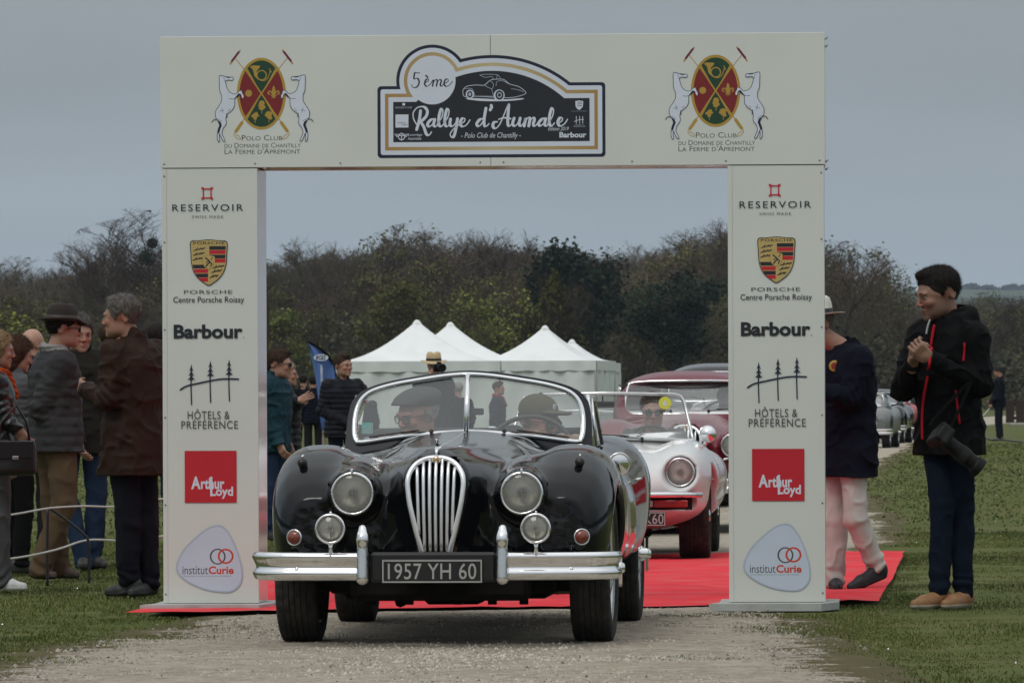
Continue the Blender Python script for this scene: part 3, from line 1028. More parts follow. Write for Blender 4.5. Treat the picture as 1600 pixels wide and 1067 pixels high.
    p.rect(326, 745, 329.5, 775.5, I_WHITE)
    p.text('Loyd', 326.3, 760.5, 362, 779.5, I_WHITE, bold=0.03)
    p.build('red_logo', arch)
    # rounded triangle
    p = Print(uv)
    tri = [(338, 820.5), (350, 826), (362, 845), (372, 872), (376.5, 895), (374, 912), (362, 924), (345, 926), (318, 922), (292, 911), (275, 897), (272.5, 882), (283, 860), (300, 842), (320, 826)]
    tri = catmull(tri, 5, True)
    c = (332, 882)
    p.fill(tri, I_BLUE)
    p.fill([(c[0] + (x - c[0]) * 0.95, c[1] + (y - c[1]) * 0.945) for x, y in tri], I_LBLUE)
    p.ell(337.5, 870, 12.5, 12.5, I_GREY, 36, (10, 10.5))
    p.ell(350, 869.5, 12.5, 12, I_ORANGE, 36, (9.4, 9.2))
    p.text('institut', 282, 885, 322, 897.5, I_GREY)
    p.text('Curie', 323, 885, 362.5, 897.5, I_ORANGE, bold=0.03)
    p.text('Ensemble, prenons le cancer de vitesse', 284, 899.3, 358, 901.6, I_GREY)
    p.build('rounded_logo', arch)
pillar_logos(0.0)
pillar_logos(2.918)

# ---- club emblem on the header; source coordinates are those of a 5.617x enlargement
def club_emblem(cx, cz):
    s = 1 / 5.617 / 304.5
    def uv(x, y):
        return (cx + (x - 500) * s, cz - (y - 487) * s)
    p = Print(uv)
    for k in (1, -1):
        X = lambda x: 500 + (x - 500) * k
        p.stroke([(X(270), 175), (X(345), 268)], 7, I_GOLD, smooth=False)
        p.stroke([(X(225), 225), (X(312), 108)], 15, I_GOLD, smooth=False)
        p.stroke([(X(240), 200), (X(300), 122)], 20, I_MAROON, smooth=False)
        p.stroke([(X(350), 705), (X(330), 735)], 8, I_GOLD, smooth=False)
        p.stroke([(X(326), 742), (X(274), 816)], 28, I_GOLD, smooth=False)
        p.stroke([(X(262), 825), (X(258), 850), (X(285), 880), (X(315), 885), (X(300), 860), (X(270), 842)], 6, I_GOLD)
    p.ell(500, 487, 216, 316, I_GOLD, 64)
    def sector(a0, a1):
        P = [(500, 490)]
        for i in range(17):
            a = math.radians(a0 + (a1 - a0) * i / 16)
            P.append((500 + 193 * math.cos(a), 487 + 292 * math.sin(a)))
        return P
    g = 3
    p.fill(sector(-133 + g, -47 - g), I_GREEN); p.fill(sector(47 + g, 133 - g), I_GREEN)
    p.fill(sector(-47 + g, 47 - g), I_RED); p.fill(sector(133 + g, 227 - g), I_RED)
    p.stroke([(360, 275), (640, 698)], 12, I_GOLD, smooth=False); p.stroke([(640, 275), (360, 698)], 12, I_GOLD, smooth=False)
    p.ell(502, 325, 46, 46, I_GOLD, 32, (37, 37))
    p.fill([(398, 248), (425, 238), (490, 242), (482, 262), (460, 285), (462, 330), (490, 368), (470, 362), (438, 330), (425, 275)], I_GOLD)
    p.stroke([(470, 350), (500, 372), (540, 365), (565, 330), (580, 280)], 7, I_GOLD)
    p.stroke([(572, 268), (588, 300)], 7, I_GOLD, smooth=False)
    p.ell(387, 483, 30, 30, I_GOLD)
    # lily
    p.fill(catmull([(608, 418), (622, 450), (620, 485), (608, 500), (596, 485), (594, 450)], 4, True), I_GOLD)
    for k in (1, -1):
        X = lambda x: 608 + (x - 608) * k
        p.stroke([(X(600), 500), (X(585), 470), (X(566), 468), (X(560), 485), (X(572), 492)], 11, I_GOLD)
        p.stroke([(X(608), 508), (X(592), 522)], 8, I_GOLD, smooth=False)
    p.stroke([(585, 503), (632, 503)], 8, I_GOLD, smooth=False); p.stroke([(608, 500), (608, 526)], 8, I_GOLD, smooth=False)
    gg = random.Random(3)
    for (x, y, r) in ((503, 600, 34), (443, 680, 36), (566, 680, 40)):
        for k in range(7):
            a = gg.random() * 6.28; d = r * .55
            p.ell(x + d * math.cos(a), y + d * 1.2 * math.sin(a), r * .42, r * .34, I_GOLD, 10)
        p.ell(x, y, r * .6, r * .7, I_GOLD, 12)
        p.stroke([(x, y + 20), (x, y + 60)], 6, I_GOLD, smooth=False)
    p.ell(503, 572, 26, 26, I_GOLD, 12)
    horse = [(130, 330), (165, 330), (205, 345), (245, 340), (252, 358), (240, 368), (205, 365), (184, 376), (192, 420), (215, 468), (268, 490), (300, 465), (325, 458), (332, 480), (345, 505), (340, 530), (325, 520), (316, 490), (290, 508), (265, 530), (262, 590), (240, 630), (200, 662), (185, 700), (188, 750), (160, 790), (150, 830), (165, 870), (178, 905), (160, 900), (143, 868), (130, 835), (126, 870), (130, 905), (118, 905), (108, 870), (113, 815), (130, 762), (112, 720), (95, 690), (95, 640), (125, 592), (148, 550), (148, 500), (133, 460), (130, 400)]
    for k in (1, -1):
        X = lambda x: x if k == 1 else 1016 - x
        H = [(X(x), y) for x, y in horse]
        p.fill(H, I_WHITE)
        p.stroke(H, 5, I_NAVY, sub=3, closed=True)
        p.fill([(X(x), y) for x, y in [(108, 712), (140, 735), (150, 765), (135, 800), (125, 835), (108, 832), (113, 800), (128, 762)]], I_NAVY)
        p.fill([(X(x), y) for x, y in [(125, 318), (150, 330), (210, 336), (245, 338), (205, 346), (160, 332)]], I_NAVY)
        p.fill([(X(x), y) for x, y in [(300, 480), (314, 492), (290, 515), (262, 528), (280, 505)]], I_NAVY)
        p.stroke([(X(103), 712), (X(78), 715), (X(60), 735)], 6, I_NAVY)
        p.stroke([(X(215), 530), (X(250), 532), (X(285), 515)], 4, I_NAVY)
        p.stroke([(X(130), 640), (X(170), 630)], 3, I_NAVY, smooth=False); p.stroke([(X(150), 610), (X(160), 655)], 3, I_NAVY, smooth=False)
        p.stroke([(X(115), 705), (X(150), 730)], 3, I_NAVY, smooth=False); p.stroke([(X(180), 378), (X(168), 345)], 3, I_NAVY, smooth=False)
        p.stroke([(X(225), 618), (X(205), 640)], 3, I_NAVY, smooth=False)
        p.stroke([(X(192), 660), (X(196), 690)], 7, I_NAVY, smooth=False)
    p.build('horse_emblem', arch)
    p = Print(uv)
    p.text('Polo Club', 325, 850, 682, 898, I_GREY, caps=True)
    p.text('du Domaine de Chantilly', 172, 918, 845, 962, I_GREY, caps=True)
    p.text("La Ferme d'Apremont", 172, 968, 840, 1016, I_GREY, caps=True)
    p.build('lettering', arch)
EMZ = 2.282 + (262 - 146.7) / 304.3
club_emblem((409 - 770) / 304.5, EMZ)
club_emblem((409 - 770) / 304.5 + 2.335, EMZ)

# ---- rally plaque; source coordinates are those of a 4.2105x enlargement
def plaque():
    s = 1 / 4.2105
    def uv(x, y):
        px = 580 + x * s; py = 60 + y * s
        return ((px - 770.0) / 305.0, 2.279 - (py - 260.3) / 305.0)
    p = Print(uv)
    def outline(d, disc=True, r=25):
        L = []
        x0, x1, yb = 45 + d, 1550 - d, 783 - d
        yl, yr = 309 + d, 291 + d
        R1, R2 = 238 - d, 823 - d
        def rc(cx, cy, a0, a1, rr, n=6):
            return [(cx + rr * math.cos(math.radians(a0 + (a1 - a0) * i / n)), cy + rr * math.sin(math.radians(a0 + (a1 - a0) * i / n))) for i in range(n + 1)]
        rr = max(r - d * 0.5, 3)
        L += rc(x0 + rr, yb - rr, 90, 180, rr)
        L += rc(x0 + rr, yl + rr, 180, 270, rr)
        def c2y(x): return 931 - math.sqrt(R2 * R2 - (x - 800) ** 2)
        if disc:
            xs = 408 - math.sqrt(max(R1 * R1 - (275 - yl) ** 2, 1))
            a0 = math.degrees(math.atan2(yl - 275, xs - 408)) % 360
            # intersection with big arc
            a = a0
            while True:
                x = 408 + R1 * math.cos(math.radians(a)); y = 275 + R1 * math.sin(math.radians(a))
                if a > 300 and y > c2y(x) - 0.5:
                    break
                if a > 360 + 40: break
                L.append((x, y)); a += 3
            xs2 = x
        else:
            xs2 = 800 - math.sqrt(R2 * R2 - (931 - yl) ** 2)
        xe = 800 + math.sqrt(R2 * R2 - (931 - yr) ** 2)
        for i in range(33):
            x = xs2 + (xe - xs2) * i / 32
            L.append((x, c2y(x)))
        L += rc(x1 - rr, yr + rr, 270, 360, rr)
        L += rc(x1 - rr, yb - rr, 0, 90, rr)
        return L
    p.fill(outline(0), I_NAVY)
    p.fill(outline(21), I_WHITE)
    p.fill(outline(50), I_BAND)
    p.fill(outline(73), I_WHITE)
    p.fill(outline(104, disc=False, r=3), I_BLACK)
    p.ell(408, 275, 154, 156, I_WHITE, 56)
    p.build('rally_plaque', arch)
    q = Print(uv, y0=p.y - 0.0001)
    K = I_NAVY; W = I_WHITE
    pen = (8, 15)
    for st in ([(326, 224), (300, 222), (292, 224), (288, 262), (310, 258), (322, 282), (310, 312), (285, 320), (271, 300)],
               [(355, 290), (382, 276), (380, 262), (364, 272), (358, 298), (372, 312), (392, 300), (404, 283)], [(366, 240), (378, 252)],
               [(404, 283), (416, 270), (410, 310)], [(412, 290), (430, 268), (441, 274), (436, 310)], [(438, 290), (456, 268), (468, 276), (461, 302), (470, 311), (484, 296)],
               [(484, 296), (512, 280), (510, 264), (494, 270), (486, 296), (500, 313), (524, 302), (542, 280)]):
        q.stroke(st, 8, K, pen=(5, 10), sub=8)
    A = lambda x0, dx=0: [[(425 + x0, 527), (398 + x0, 532), (376 + x0, 560), (387 + x0, 577), (407 + x0, 563), (424 + x0, 532)], [(424 + x0, 530), (416 + x0, 565), (430 + x0, 577), (447 + x0, 560)]]
    Lt = lambda x: [[(x - 8, 562), (x + 22, 515), (x + 30, 472), (x + 18, 462), (x + 4, 510), (x + 3, 562), (x + 18, 577), (x + 36, 558)]]
    E = lambda x: [[(x, 562), (x + 30, 546), (x + 34, 527), (x + 18, 525), (x + 4, 552), (x + 16, 577), (x + 44, 568), (x + 68, 535)]]
    S = [[(302, 560), (284, 525), (282, 485), (308, 452), (350, 446), (374, 472), (366, 510), (330, 545)], [(330, 472), (322, 530), (304, 596)],
         [(330, 545), (352, 580), (366, 622), (384, 634), (402, 612)]]
    S += A(0) + Lt(448) + Lt(488)
    S += [[(528, 528), (524, 562), (538, 576), (556, 562), (574, 528)], [(574, 526), (564, 590), (550, 640), (534, 648), (526, 625), (548, 594), (590, 562)]]
    S += E(588)
    S += [[(748, 527), (722, 532), (701, 560), (712, 577), (732, 562), (750, 526)], [(762, 458), (750, 530), (752, 572), (766, 576), (782, 560)]]
    S += [[(797, 440), (799, 452), (790, 470)]]
    S += [[(836, 548), (815, 552), (807, 576), (824, 592), (850, 568), (880, 505), (906, 440), (912, 440), (908, 500), (906, 560), (916, 577), (934, 562)], [(846, 532), (880, 522), (924, 528)]]
    S += [[(948, 525), (938, 560), (952, 577), (972, 558), (988, 525)], [(988, 525), (981, 562), (993, 577), (1010, 558)]]
    S += [[(1010, 558), (1024, 524), (1014, 577)], [(1016, 560), (1038, 524), (1052, 530), (1044, 577)], [(1046, 560), (1068, 524), (1082, 532), (1074, 566), (1086, 577), (1104, 558)]]
    S += A(733) + Lt(1178) + E(1232)
    for st in S:
        q.stroke(st, 14, W, pen=(8, 19), sub=8)
    q.build('script_lettering', arch)
    r = Print(uv, y0=q.y - 0.0001)
    r.text('- Polo Club de Chantilly -', 598, 618, 992, 664, W, shear=0.25)
    r.text('Edition 2019', 1172, 584, 1308, 608, W, shear=0.3)
    r.text('Barbour', 1246, 618, 1424, 655, W, bold=0.035)
    r.rect(210, 421, 228, 437, W)
    r.text('RESERVOIR', 165, 444, 273, 457, I_BLUE, space=1.2)
    r.rect(164, 496, 250, 582, W)
    r.text('Arthur', 178, 543, 232, 556, I_BLACK); r.text('Loyd', 206, 556, 243, 572, I_BLACK)
    r.ell(204, 642, 24, 24, W, 24, (18, 18)); r.stroke([(184, 634), (224, 634)], 6, W, smooth=False); r.stroke([(204, 636), (204, 664)], 6, W, smooth=False)
    for k in (-1, 1):
        for j in range(3):
            r.stroke([(204 + k * 24, 628 + j * 7), (204 + k * (46 - j * 6), 626 + j * 8)], 4, W, smooth=False)
    r.text('Lavorlage', 248, 622, 340, 642, W, shear=0.3); r.text('Automobile', 244, 645, 334, 664, W, shear=0.3)
    r.fill([(1352, 415), (1378, 411), (1404, 415), (1402, 450), (1390, 466), (1378, 474), (1364, 466), (1354, 450)], W)
    for y in (424, 436, 448):
        r.stroke([(1366, y), (1394, y - 3)], 4, I_BLACK, smooth=False)
    r.text('Centre Porsche Roissy', 1328, 478, 1430, 485, I_BLUE)
    r.stroke([(1346, 550), (1376, 538), (1406, 536)], 4, W)
    for x in (1358, 1380, 1400):
        r.stroke([(x, 516), (x, 562)], 4, W, smooth=False)
    r.text('HOTELS &', 1350, 568, 1408, 575, I_BLUE); r.text('PREFERENCE', 1340, 578, 1416, 586, I_BLUE)
    # a coupe with raised roof door, drawn in white line on black
    r.fill(catmull([(628, 395), (700, 392), (800, 398), (900, 400), (1000, 394), (1004, 402), (900, 412), (760, 412), (680, 405)], 3, True), W)
    body = catmull([(612, 360), (612, 335), (640, 312), (700, 305), (752, 306), (790, 275), (830, 268), (880, 270), (920, 300), (980, 318), (1022, 350), (1020, 366), (960, 385), (880, 390), (700, 380), (640, 385), (615, 375)], 4, True)
    r.fill(body, I_BLACK)
    r.stroke(body, 3.5, W, smooth=False, closed=True)
    r.ell(656, 366, 27, 30, W, 24); r.ell(656, 366, 18, 22, I_BLACK, 24); r.ell(656, 366, 10, 12, I_BLUE, 16)
    r.ell(850, 374, 36, 38, W, 24); r.ell(852, 372, 27, 31, I_BLACK, 24); r.ell(852, 372, 16, 19, I_BLUE, 16); r.ell(852, 372, 10, 12, I_BLACK, 16)
    for st in ([(752, 306), (800, 330), (812, 300), (790, 276)], [(830, 310), (835, 285), (870, 278), (920, 302)], [(722, 240), (760, 235), (840, 240), (858, 268)], [(722, 240), (760, 255), (800, 250), (812, 268)],
               [(840, 240), (830, 268)], [(800, 330), (812, 375)], [(620, 330), (670, 330), (690, 378)], [(930, 330), (980, 340), (1010, 352)], [(690, 378), (812, 380)]):
        r.stroke(st, 3, I_BLUE)
    r.build('small_print', arch)
plaque()
# ------------------------------------------------------------------ cars
def paint(name, c, rough=0.08, dirt=0.12):
    return mat(name, c, rough=rough, var=0.03, scale=2, spec=0.45, coat=0.0, dirt=((0.18, 0.16, 0.13), dirt, 3.5))
m_blackp = paint('black_paint', (0.0040, 0.0045, 0.006), 0.07, 0.03)
m_blackp.node_tree.nodes['Principled BSDF'].inputs['Specular IOR Level'].default_value = 0.36
m_whitep = paint('white_paint', (0.66, 0.67, 0.67), 0.12)
m_winep = paint('burgundy_paint', (0.150, 0.012, 0.026), 0.30, 0.02)
m_greyp = paint('grey_paint', (0.17, 0.175, 0.17), 0.3)
m_redp = paint('red_paint', (0.45, 0.012, 0.02), 0.3, 0.02)
m_chrome = mat('chrome', (0.88, 0.88, 0.89), rough=0.09, metal=1.0, var=0.04, scale=8, bump=0.02, bscale=14)
m_slat = mat('grille_chrome', (0.92, 0.92, 0.93), rough=0.28, metal=0.85, var=0.03)
m_chromed = mat('dull_chrome', (0.62, 0.62, 0.62), rough=0.22, metal=1.0, var=0.08, scale=20)
m_rubber = mat('tyre_rubber', (0.026, 0.025, 0.024), rough=0.85, var=0.25, scale=25, bump=0.2, bscale=120, spec=0.2, dirt=((0.09, 0.08, 0.065), 0.45, 9))
m_under = mat('underbody', (0.012, 0.011, 0.010), rough=0.9, var=0.3, scale=12, spec=0.1)
m_void = mat('dark_interior', (0.010, 0.010, 0.010), rough=0.9, var=0.1)
m_glass = glass_mat('windscreen_glass', (0.88, 0.90, 0.89), 1.1, 0.15)
m_glassc = glass_mat('car_window_glass', (0.70, 0.74, 0.73), 1.3, 0.06)
m_lens = glass_mat('lamp_lens', (0.93, 0.92, 0.87), 0.8, 0.16)
m_reflector = mat('lamp_reflector', (0.85, 0.83, 0.76), rough=0.38, metal=0.35, var=0.12, scale=30)
m_amber = mat('amber_lens', (0.20, 0.030, 0.010), rough=0.15, var=0.1, scale=60, spec=0.7, coat=0.5)
m_redlens = mat('red_lens', (0.28, 0.02, 0.02), rough=0.15, var=0.1, scale=60, coat=0.5)
m_leather = mat('tan_leather', (0.34, 0.24, 0.15), rough=0.5, var=0.1, bump=0.1, bscale=80)
m_dleather = mat('dark_leather', (0.02, 0.018, 0.016), rough=0.5, var=0.1, bump=0.1, bscale=80)
m_canvas = mat('hood_canvas', (0.012, 0.012, 0.016), rough=0.9, var=0.15, bump=0.3, bscale=300)
m_wood = mat('walnut', (0.09, 0.04, 0.02), rough=0.25, var=0.3, scale=6, coat=0.4)
m_platei = mat('plate_silver', (0.36, 0.36, 0.34), rough=0.4, var=0.05)
m_plateb = mat('plate_black', (0.008, 0.008, 0.008), rough=0.4, var=0.05)

def make_tyre(parent, R, W, m=m_rubber, seg=110):
    half = W / 2
    # profile across the tread: (x, radius, row) with grooves between rows
    prof = [(-half * .78, R * 0.70, 0), (-half, R * 0.80, 0), (-half * 1.02, R * 0.90, 0), (-half * .93, R * 0.965, 1), (-half * .74, R * .992, 1), (-half * .60, R * .997, 1)]
    g = 0.007
    for k, x in enumerate((-.57, -.20, .20, .57)):
        pass
    rows = [(-.56, -.32), (-.26, -.04), (.04, .26), (.32, .56)]
    for k, (a, b) in enumerate(rows):
        prof += [(a * half - 0.002, R - g, 9), (a * half + .001, R, 2 + k % 2), (b * half - .001, R, 2 + k % 2), (b * half + 0.002, R - g, 9)]
    prof += [(half * .60, R * .997, 1), (half * .74, R * .992, 1), (half * .93, R * .965, 1), (half * 1.02, R * .90, 0), (half, R * .80, 0), (half * .78, R * .70, 0)]
    n = len(prof); vs = []; fs = []
    for k in range(seg):
        a = 2 * PI * k / seg
        for x, r, row in prof:
            if row == 1 and k % 3 == 0: r -= 0.006
            if row == 2 and k % 4 == 0: r -= 0.006
            if row == 3 and k % 4 == 2: r -= 0.006
            if k >= 0: vs.append((x, r * math.sin(a), r * math.cos(a)))
    for k in range(seg):
        k2 = (k + 1) % seg
        for i in range(n - 1):
            fs.append((k * n + i, k2 * n + i, k2 * n + i + 1, k * n + i + 1))
    mb = MB(); mb.add(vs, fs)
    return mb.build('tyre', m, parent, auto=25)

def make_wheel(parent, pos, R=0.335, W=0.165, side=1, wire=True, steer=0.0):
    """side +1: outer face towards +x"""
    w = MB()
    # rim is the wheel part's own mesh; tyre, spokes, hub nut are its sub-parts
    r0 = R * 0.70
    w.lathe([(r0, -W * .40), (r0 + .006, -W * .44), (r0 - .004, -W * .38), (r0 - .03, -W * .25), (r0 - .03, W * .25), (r0 - .004, W * .38), (r0 + .006, W * .44), (r0, W * .40)], (0, 0, 0), 'x', 48)
    rim = w.build('wheel', m_chromed, parent, smooth=True, loc=pos, rot=(0, 0, steer))
    make_tyre(rim, R, W)
    if wire:
        sp = MB()
        for k in range(40):
            a = 2 * PI * k / 40
            b = a + (0.35 if k % 2 else -0.35)
            xo = side * (W * .30 if k % 4 < 2 else -W * .05)
            sp.tube([(side * (W * .5 if k % 4 < 2 else 0.0), .035 * math.sin(b), .035 * math.cos(b)), (xo, (r0 - .03) * math.sin(a), (r0 - .03) * math.cos(a))], .0022, 4, cap=False)
        o = sp.build('spokes', m_chromed, rim, smooth=True); o['kind'] = 'stuff'
        hb = MB(); hb.lathe([(0.0001, side * W * .78), (.018, side * W * .77), (.030, side * W * .66), (.034, side * W * .55), (.040, side * W * .50), (.036, -side * W * .1), (.045, -side * W * .2)], (0, 0, 0), 'x', 20)
        hb.build('hub', m_chrome, rim, smooth=True)
        kn = MB()
        for t in (0, PI):
            kn.prism([(-.014, .02), (.014, .02), (.010, .072), (0, .085), (-.010, .072)], side * W * .62, side * W * .70, plane='yz')
            kn.v[-10:] = [(x, y * math.cos(t) - z * math.sin(t), y * math.sin(t) + z * math.cos(t)) for x, y, z in kn.v[-10:]]
        kn.lathe([(.0001, side * W * .60), (.026, side * W * .61), (.026, side * W * .71), (.0001, side * W * .72)], (0, 0, 0), 'x', 16)
        kn.build('spinner', m_chrome, rim)
    else:
        d = MB(); d.lathe([(0.0001, side * W * .36), (.05, side * W * .34), (.10, side * W * .22), (r0 - .02, side * W * .28)], (0, 0, 0), 'x', 32)
        d.build('disc', m_chromed, rim, smooth=True)
        c = MB(); c.lathe([(0.0001, side * W * .52), (.035, side * W * .50), (.055, side * W * .40), (.06, side * W * .34)], (0, 0, 0), 'x', 24)
        c.build('hub_cap', m_chrome, rim, smooth=True)
    return rim

def make_lamp(parent, pos, R, name='headlight', depth=0.07, rimw=0.010, tilt=0.0, ribs=True):
    """round lamp facing -y: rim is the part, with reflector, bulb and lens"""
    mb = MB()
    mb.lathe([(R + rimw * .2, .045), (R + rimw, .02), (R + rimw * 1.05, .004), (R + rimw * .5, -.010), (R - .002, -.006), (R - .004, .006)], (0, 0, 0), 'y', 48)
    rim = mb.build(name, m_chrome, parent, smooth=True, loc=pos, rot=(0, 0, tilt))
    rb = MB(); rb.lathe([(R - .003, .002)] + [(R * t, depth * math.sqrt(max(0, 1 - t * t)) + .002) for t in (.94, .85, .7, .5, .3, .12, 0.001)], (0, 0, 0), 'y', 40)
    rb.build('reflector', m_reflector, rim, smooth=True)
    bu = MB(); bu.lathe([(0.0001, -.004), (R * .10, -.001), (R * .16, .008), (R * .16, .02), (R * .22, .022), (R * .25, .03), (R * .22, .05)], (0, 0, 0), 'y', 20)
    bu.build('bulb_shield', m_chromed, rim, smooth=True)
    ln = MB(); n = 40
    pr = []
    for i in range(15):
        t = 1 - i / 14
        pr.append((max(R * .985 * t, 0.0001), .0 - .020 * (1 - t * t) + (0.0009 * (i % 2) if ribs else 0)))
    ln.lathe(pr, (0, 0, 0), 'y', n)
    ln.build('lens', m_lens, rim, smooth=True)
    return rim

# ---------------- 1950s sports car body (open or closed), front axle at y = 0, nose towards -y
G_Z = [.30, .36, .43, .52, .63, .73, .80, .86]
G_W = [.040, .050, .066, .088, .114, .128, .105, .055]
def grille_y(z):
    return float(interp(np.float32([z]), [.3, .45, .6, .72, .80, .86], [-.655, -.675, -.685, -.675, -.645, -.58])[0])

def sports_body(P, roof=False):
    x, y, z = P[:, 0], P[:, 1], P[:, 2]
    ax = np.abs(x)
    Q = np.stack([ax, y, z], 1)
    # bonnet: a tapering prow
    gw = interp(z, G_Z, G_W)
    yf = interp(z, [.3, .45, .6, .72, .80, .86], [-.655, -.675, -.685, -.675, -.645, -.58])
    flare = np.clip(y - yf, 0, 2.2)
    W = gw + 0.012 + flare * 0.30 * (1 - 0.35 * np.clip(flare, 0, 1.4)) + 0.10 * sstep(0, .4, flare) * sstep(.72, .4, z)
    top = interp(y, [-.72, -.62, -.5, -.3, 0, .4, .8, 1.15, 1.4], [.80, .842, .868, .885, .895, .908, .925, .945, .95])
    top = top - ax * ax * (0.95 - 0.45 * sstep(-.4, .8, y))
    d = smax(ax - W, yf - 0.002 - y, 0.05)
    d = smax(d, z - top, 0.07)
    d = smax(d, .30 - z, 0.03)
    bon = smax(d, y - 1.36, 0.03)
    # lower front panel between the wings
    apr = s_section(Q, [-.50, -.42, -.2, .2, .9], [0] * 5, [.50, .51, .52, .54, .56], [.40, .56, .60, .60, .62], [.17, .20, .23, .25, .27], 3.2)
    body = smin(bon, apr, 0.10)
    # front wing: a long teardrop
    fw = s_section(Q, [-.565, -.50, -.38, -.18, .05, .4, .8, 1.2, 1.7], [.545, .55, .555, .56, .565, .57, .585, .60, .62],
                   [.50, .515, .545, .575, .585, .575, .54, .51, .49], [.105, .155, .190, .208, .214, .208, .185, .15, .12], [.155, .21, .255, .291, .301, .288, .25, .215, .19], 2.6)
    body = smin(body, fw, 0.075)
    # headlamp pod nestling between wing and bonnet
    pod = s_section(Q, [-.60, -.52, -.35, -.1, .25, .6], [.375, .375, .375, .37, .36, .35], [.675, .675, .69, .71, .72, .70],
                    [.100, .114, .125, .125, .095, .04], [.100, .114, .128, .130, .10, .05], 2.0)
    body = smin(body, pod, 0.05)
    # cabin sides, doors
    db = s_section(Q, [.75, 1.1, 1.6, 2.1, 2.6, 3.0], [0] * 6, [.56, .575, .58, .58, .57, .55], [.60, .685, .725, .73, .70, .60], [.27, .295, .30, .30, .30, .26], 3.6)
    body = smin(body, db, 0.07)
    rw = s_section(Q, [1.75, 2.05, 2.35, 2.65, 2.95, 3.3, 3.6], [.60, .575, .565, .56, .55, .52, .47], [.52, .565, .59, .595, .585, .54, .48],
                   [.10, .17, .212, .220, .21, .17, .08], [.16, .26, .305, .31, .29, .22, .10], 2.4)
    body = smin(body, rw, 0.09)
    tail = s_section(Q, [2.2, 2.6, 3.0, 3.3, 3.62], [0] * 5, [.62, .61, .58, .53, .46], [.62, .60, .50, .40, .22], [.32, .30, .26, .20, .10], 2.6)
    body = smin(body, tail, 0.08)
    if roof:
        rf = s_section(Q, [1.02, 1.25, 1.5, 1.9, 2.3, 2.7, 3.05], [0] * 7, [.86, .88, .89, .89, .88, .83, .74], [.54, .59, .61, .615, .585, .50, .30], [.06, .26, .355, .385, .355, .24, .06], 2.9)
        body = smin(body, rf, 0.03)
        inner = s_section(Q, [1.05, 1.27, 1.5, 1.9, 2.3, 2.65, 2.95], [0] * 7, [.84, .86, .87, .87, .86, .81, .72], [.50, .55, .57, .575, .545, .46, .26], [.05, .235, .33, .36, .33, .22, .05], 2.9)
        inner = smax(inner, .50 - z, .02)
        body = smax(body, -inner, 0.01)
        # windscreen, side and rear window openings
        ws = s_box(P, (0, 1.12, 1.055), (.505, .30, .135), 0.09)
        sw = s_box(P, (0, 1.86, 1.045), (.9, .43, .115), 0.08)
        bw = s_box(P, (0, 3.0, 1.04), (.36, .6, .09), 0.07)
        sw = smax(sw, -(y - 1.40), .01)
        for w in (ws, sw, bw):
            body = smax(body, -w, 0.008)
    else:
        cut = s_box(P, (0, 1.80, .90), (.555, .47, .42), 0.12)
        body = smax(body, -cut, 0.02)
    # wheel openings
    for wy, wr in ((0.0, .375), (2.59, .365)):
        c = np.hypot(y - wy, z - .325) - wr
        c = np.maximum(c, .47 - ax)
        body = smax(body, -c, 0.012)
    # engine bay and grille mouth
    mouth = np.maximum(ax - (gw - .004), np.maximum(y + .40, .31 - z))
    mouth = np.maximum(mouth, z - .83)
    body = smax(body, -mouth, 0.006)
    bay = s_box(P, (0, .1, .50), (.42, .42, .25), .05)
    body = smax(body, -bay, .01)
    # recess for the headlamp bowl
    lm = np.maximum(np.hypot(ax - .372, z - .676) - .090, y + .53)
    body = smax(body, -lm, .004)
    return body

def grille(parent):
    prof = [(0, .833), (.035, .830), (.070, .817), (.098, .793), (.116, .760), (.122, .725), (.119, .68), (.112, .63), (.099, .57), (.085, .51), (.070, .455), (.060, .42)]
    right = catmull(prof, 5)
    path = [(-p[0], p[1]) for p in reversed(right[1:])] + [tuple(p) for p in right]
    mb = MB()
    pts = [(x, grille_y(z) - 0.010, z) for x, z in path]
    mb.tube(pts, [0.0118] * len(pts), 10)
    g = mb.build('grille', m_slat, parent, smooth=True)
    for k in range(-3, 4):
        x0 = k * .0275
        pr = []
        for i in range(13):
            t = i / 12
            x = x0 * (1 - .12 * t)
            ztop = .825 - (abs(x0) / .10) ** 2.2 * .055
            zb = .425 if abs(k) < 3 else .50
            z = ztop + (zb - ztop) * t
            pr.append((x, grille_y(z) - 0.004, z))
        s = MB(); s.tube(pr, .0078, 10, flat=(1.0, 1.3)); s.build('slat', m_slat, g, smooth=True)
    bk = MB(); bk.box((0, -.40, .60), (.13, .004, .24)); bk.build('dark_backing', m_void, g)  # black plate behind the slats, its colour stands in for the recess's shade
    b = MB(); b.lathe([(0.0001, -.012), (.014, -.010), (.020, -.006), (.021, .004)], (0, grille_y(.83) - .012, .822), 'y', 24); b.build('badge', m_chromed, g, smooth=True)
    b = MB(); b.lathe([(0.0001, -.014), (.012, -.0128), (.0145, -.010)], (0, grille_y(.83) - .012, .822), 'y', 20); b.build('enamel', mat('gold_enamel', (0.40, 0.27, 0.11), rough=0.3, metal=0.5, var=0.2, scale=90), g, smooth=True)
    return g

def sweep_bar(prof, path, closed=True):
    """prof (out, z) closed loop; path (x, y, nx, ny)"""
    mb = MB(); n = len(prof); vs = []; fs = []
    for x, y, nx, ny in path:
        for o, z in prof:
            vs.append((x + nx * o, y + ny * o, z))
    for i in range(len(path) - 1):
        for k in range(n):
            j = (k + 1) % n
            fs.append((i * n + k, i * n + j, (i + 1) * n + j, (i + 1) * n + k))
    fs.append(tuple(range(n))); fs.append(tuple(range((len(path) - 1) * n, len(path) * n)))
    mb.add(vs, fs)
    return mb

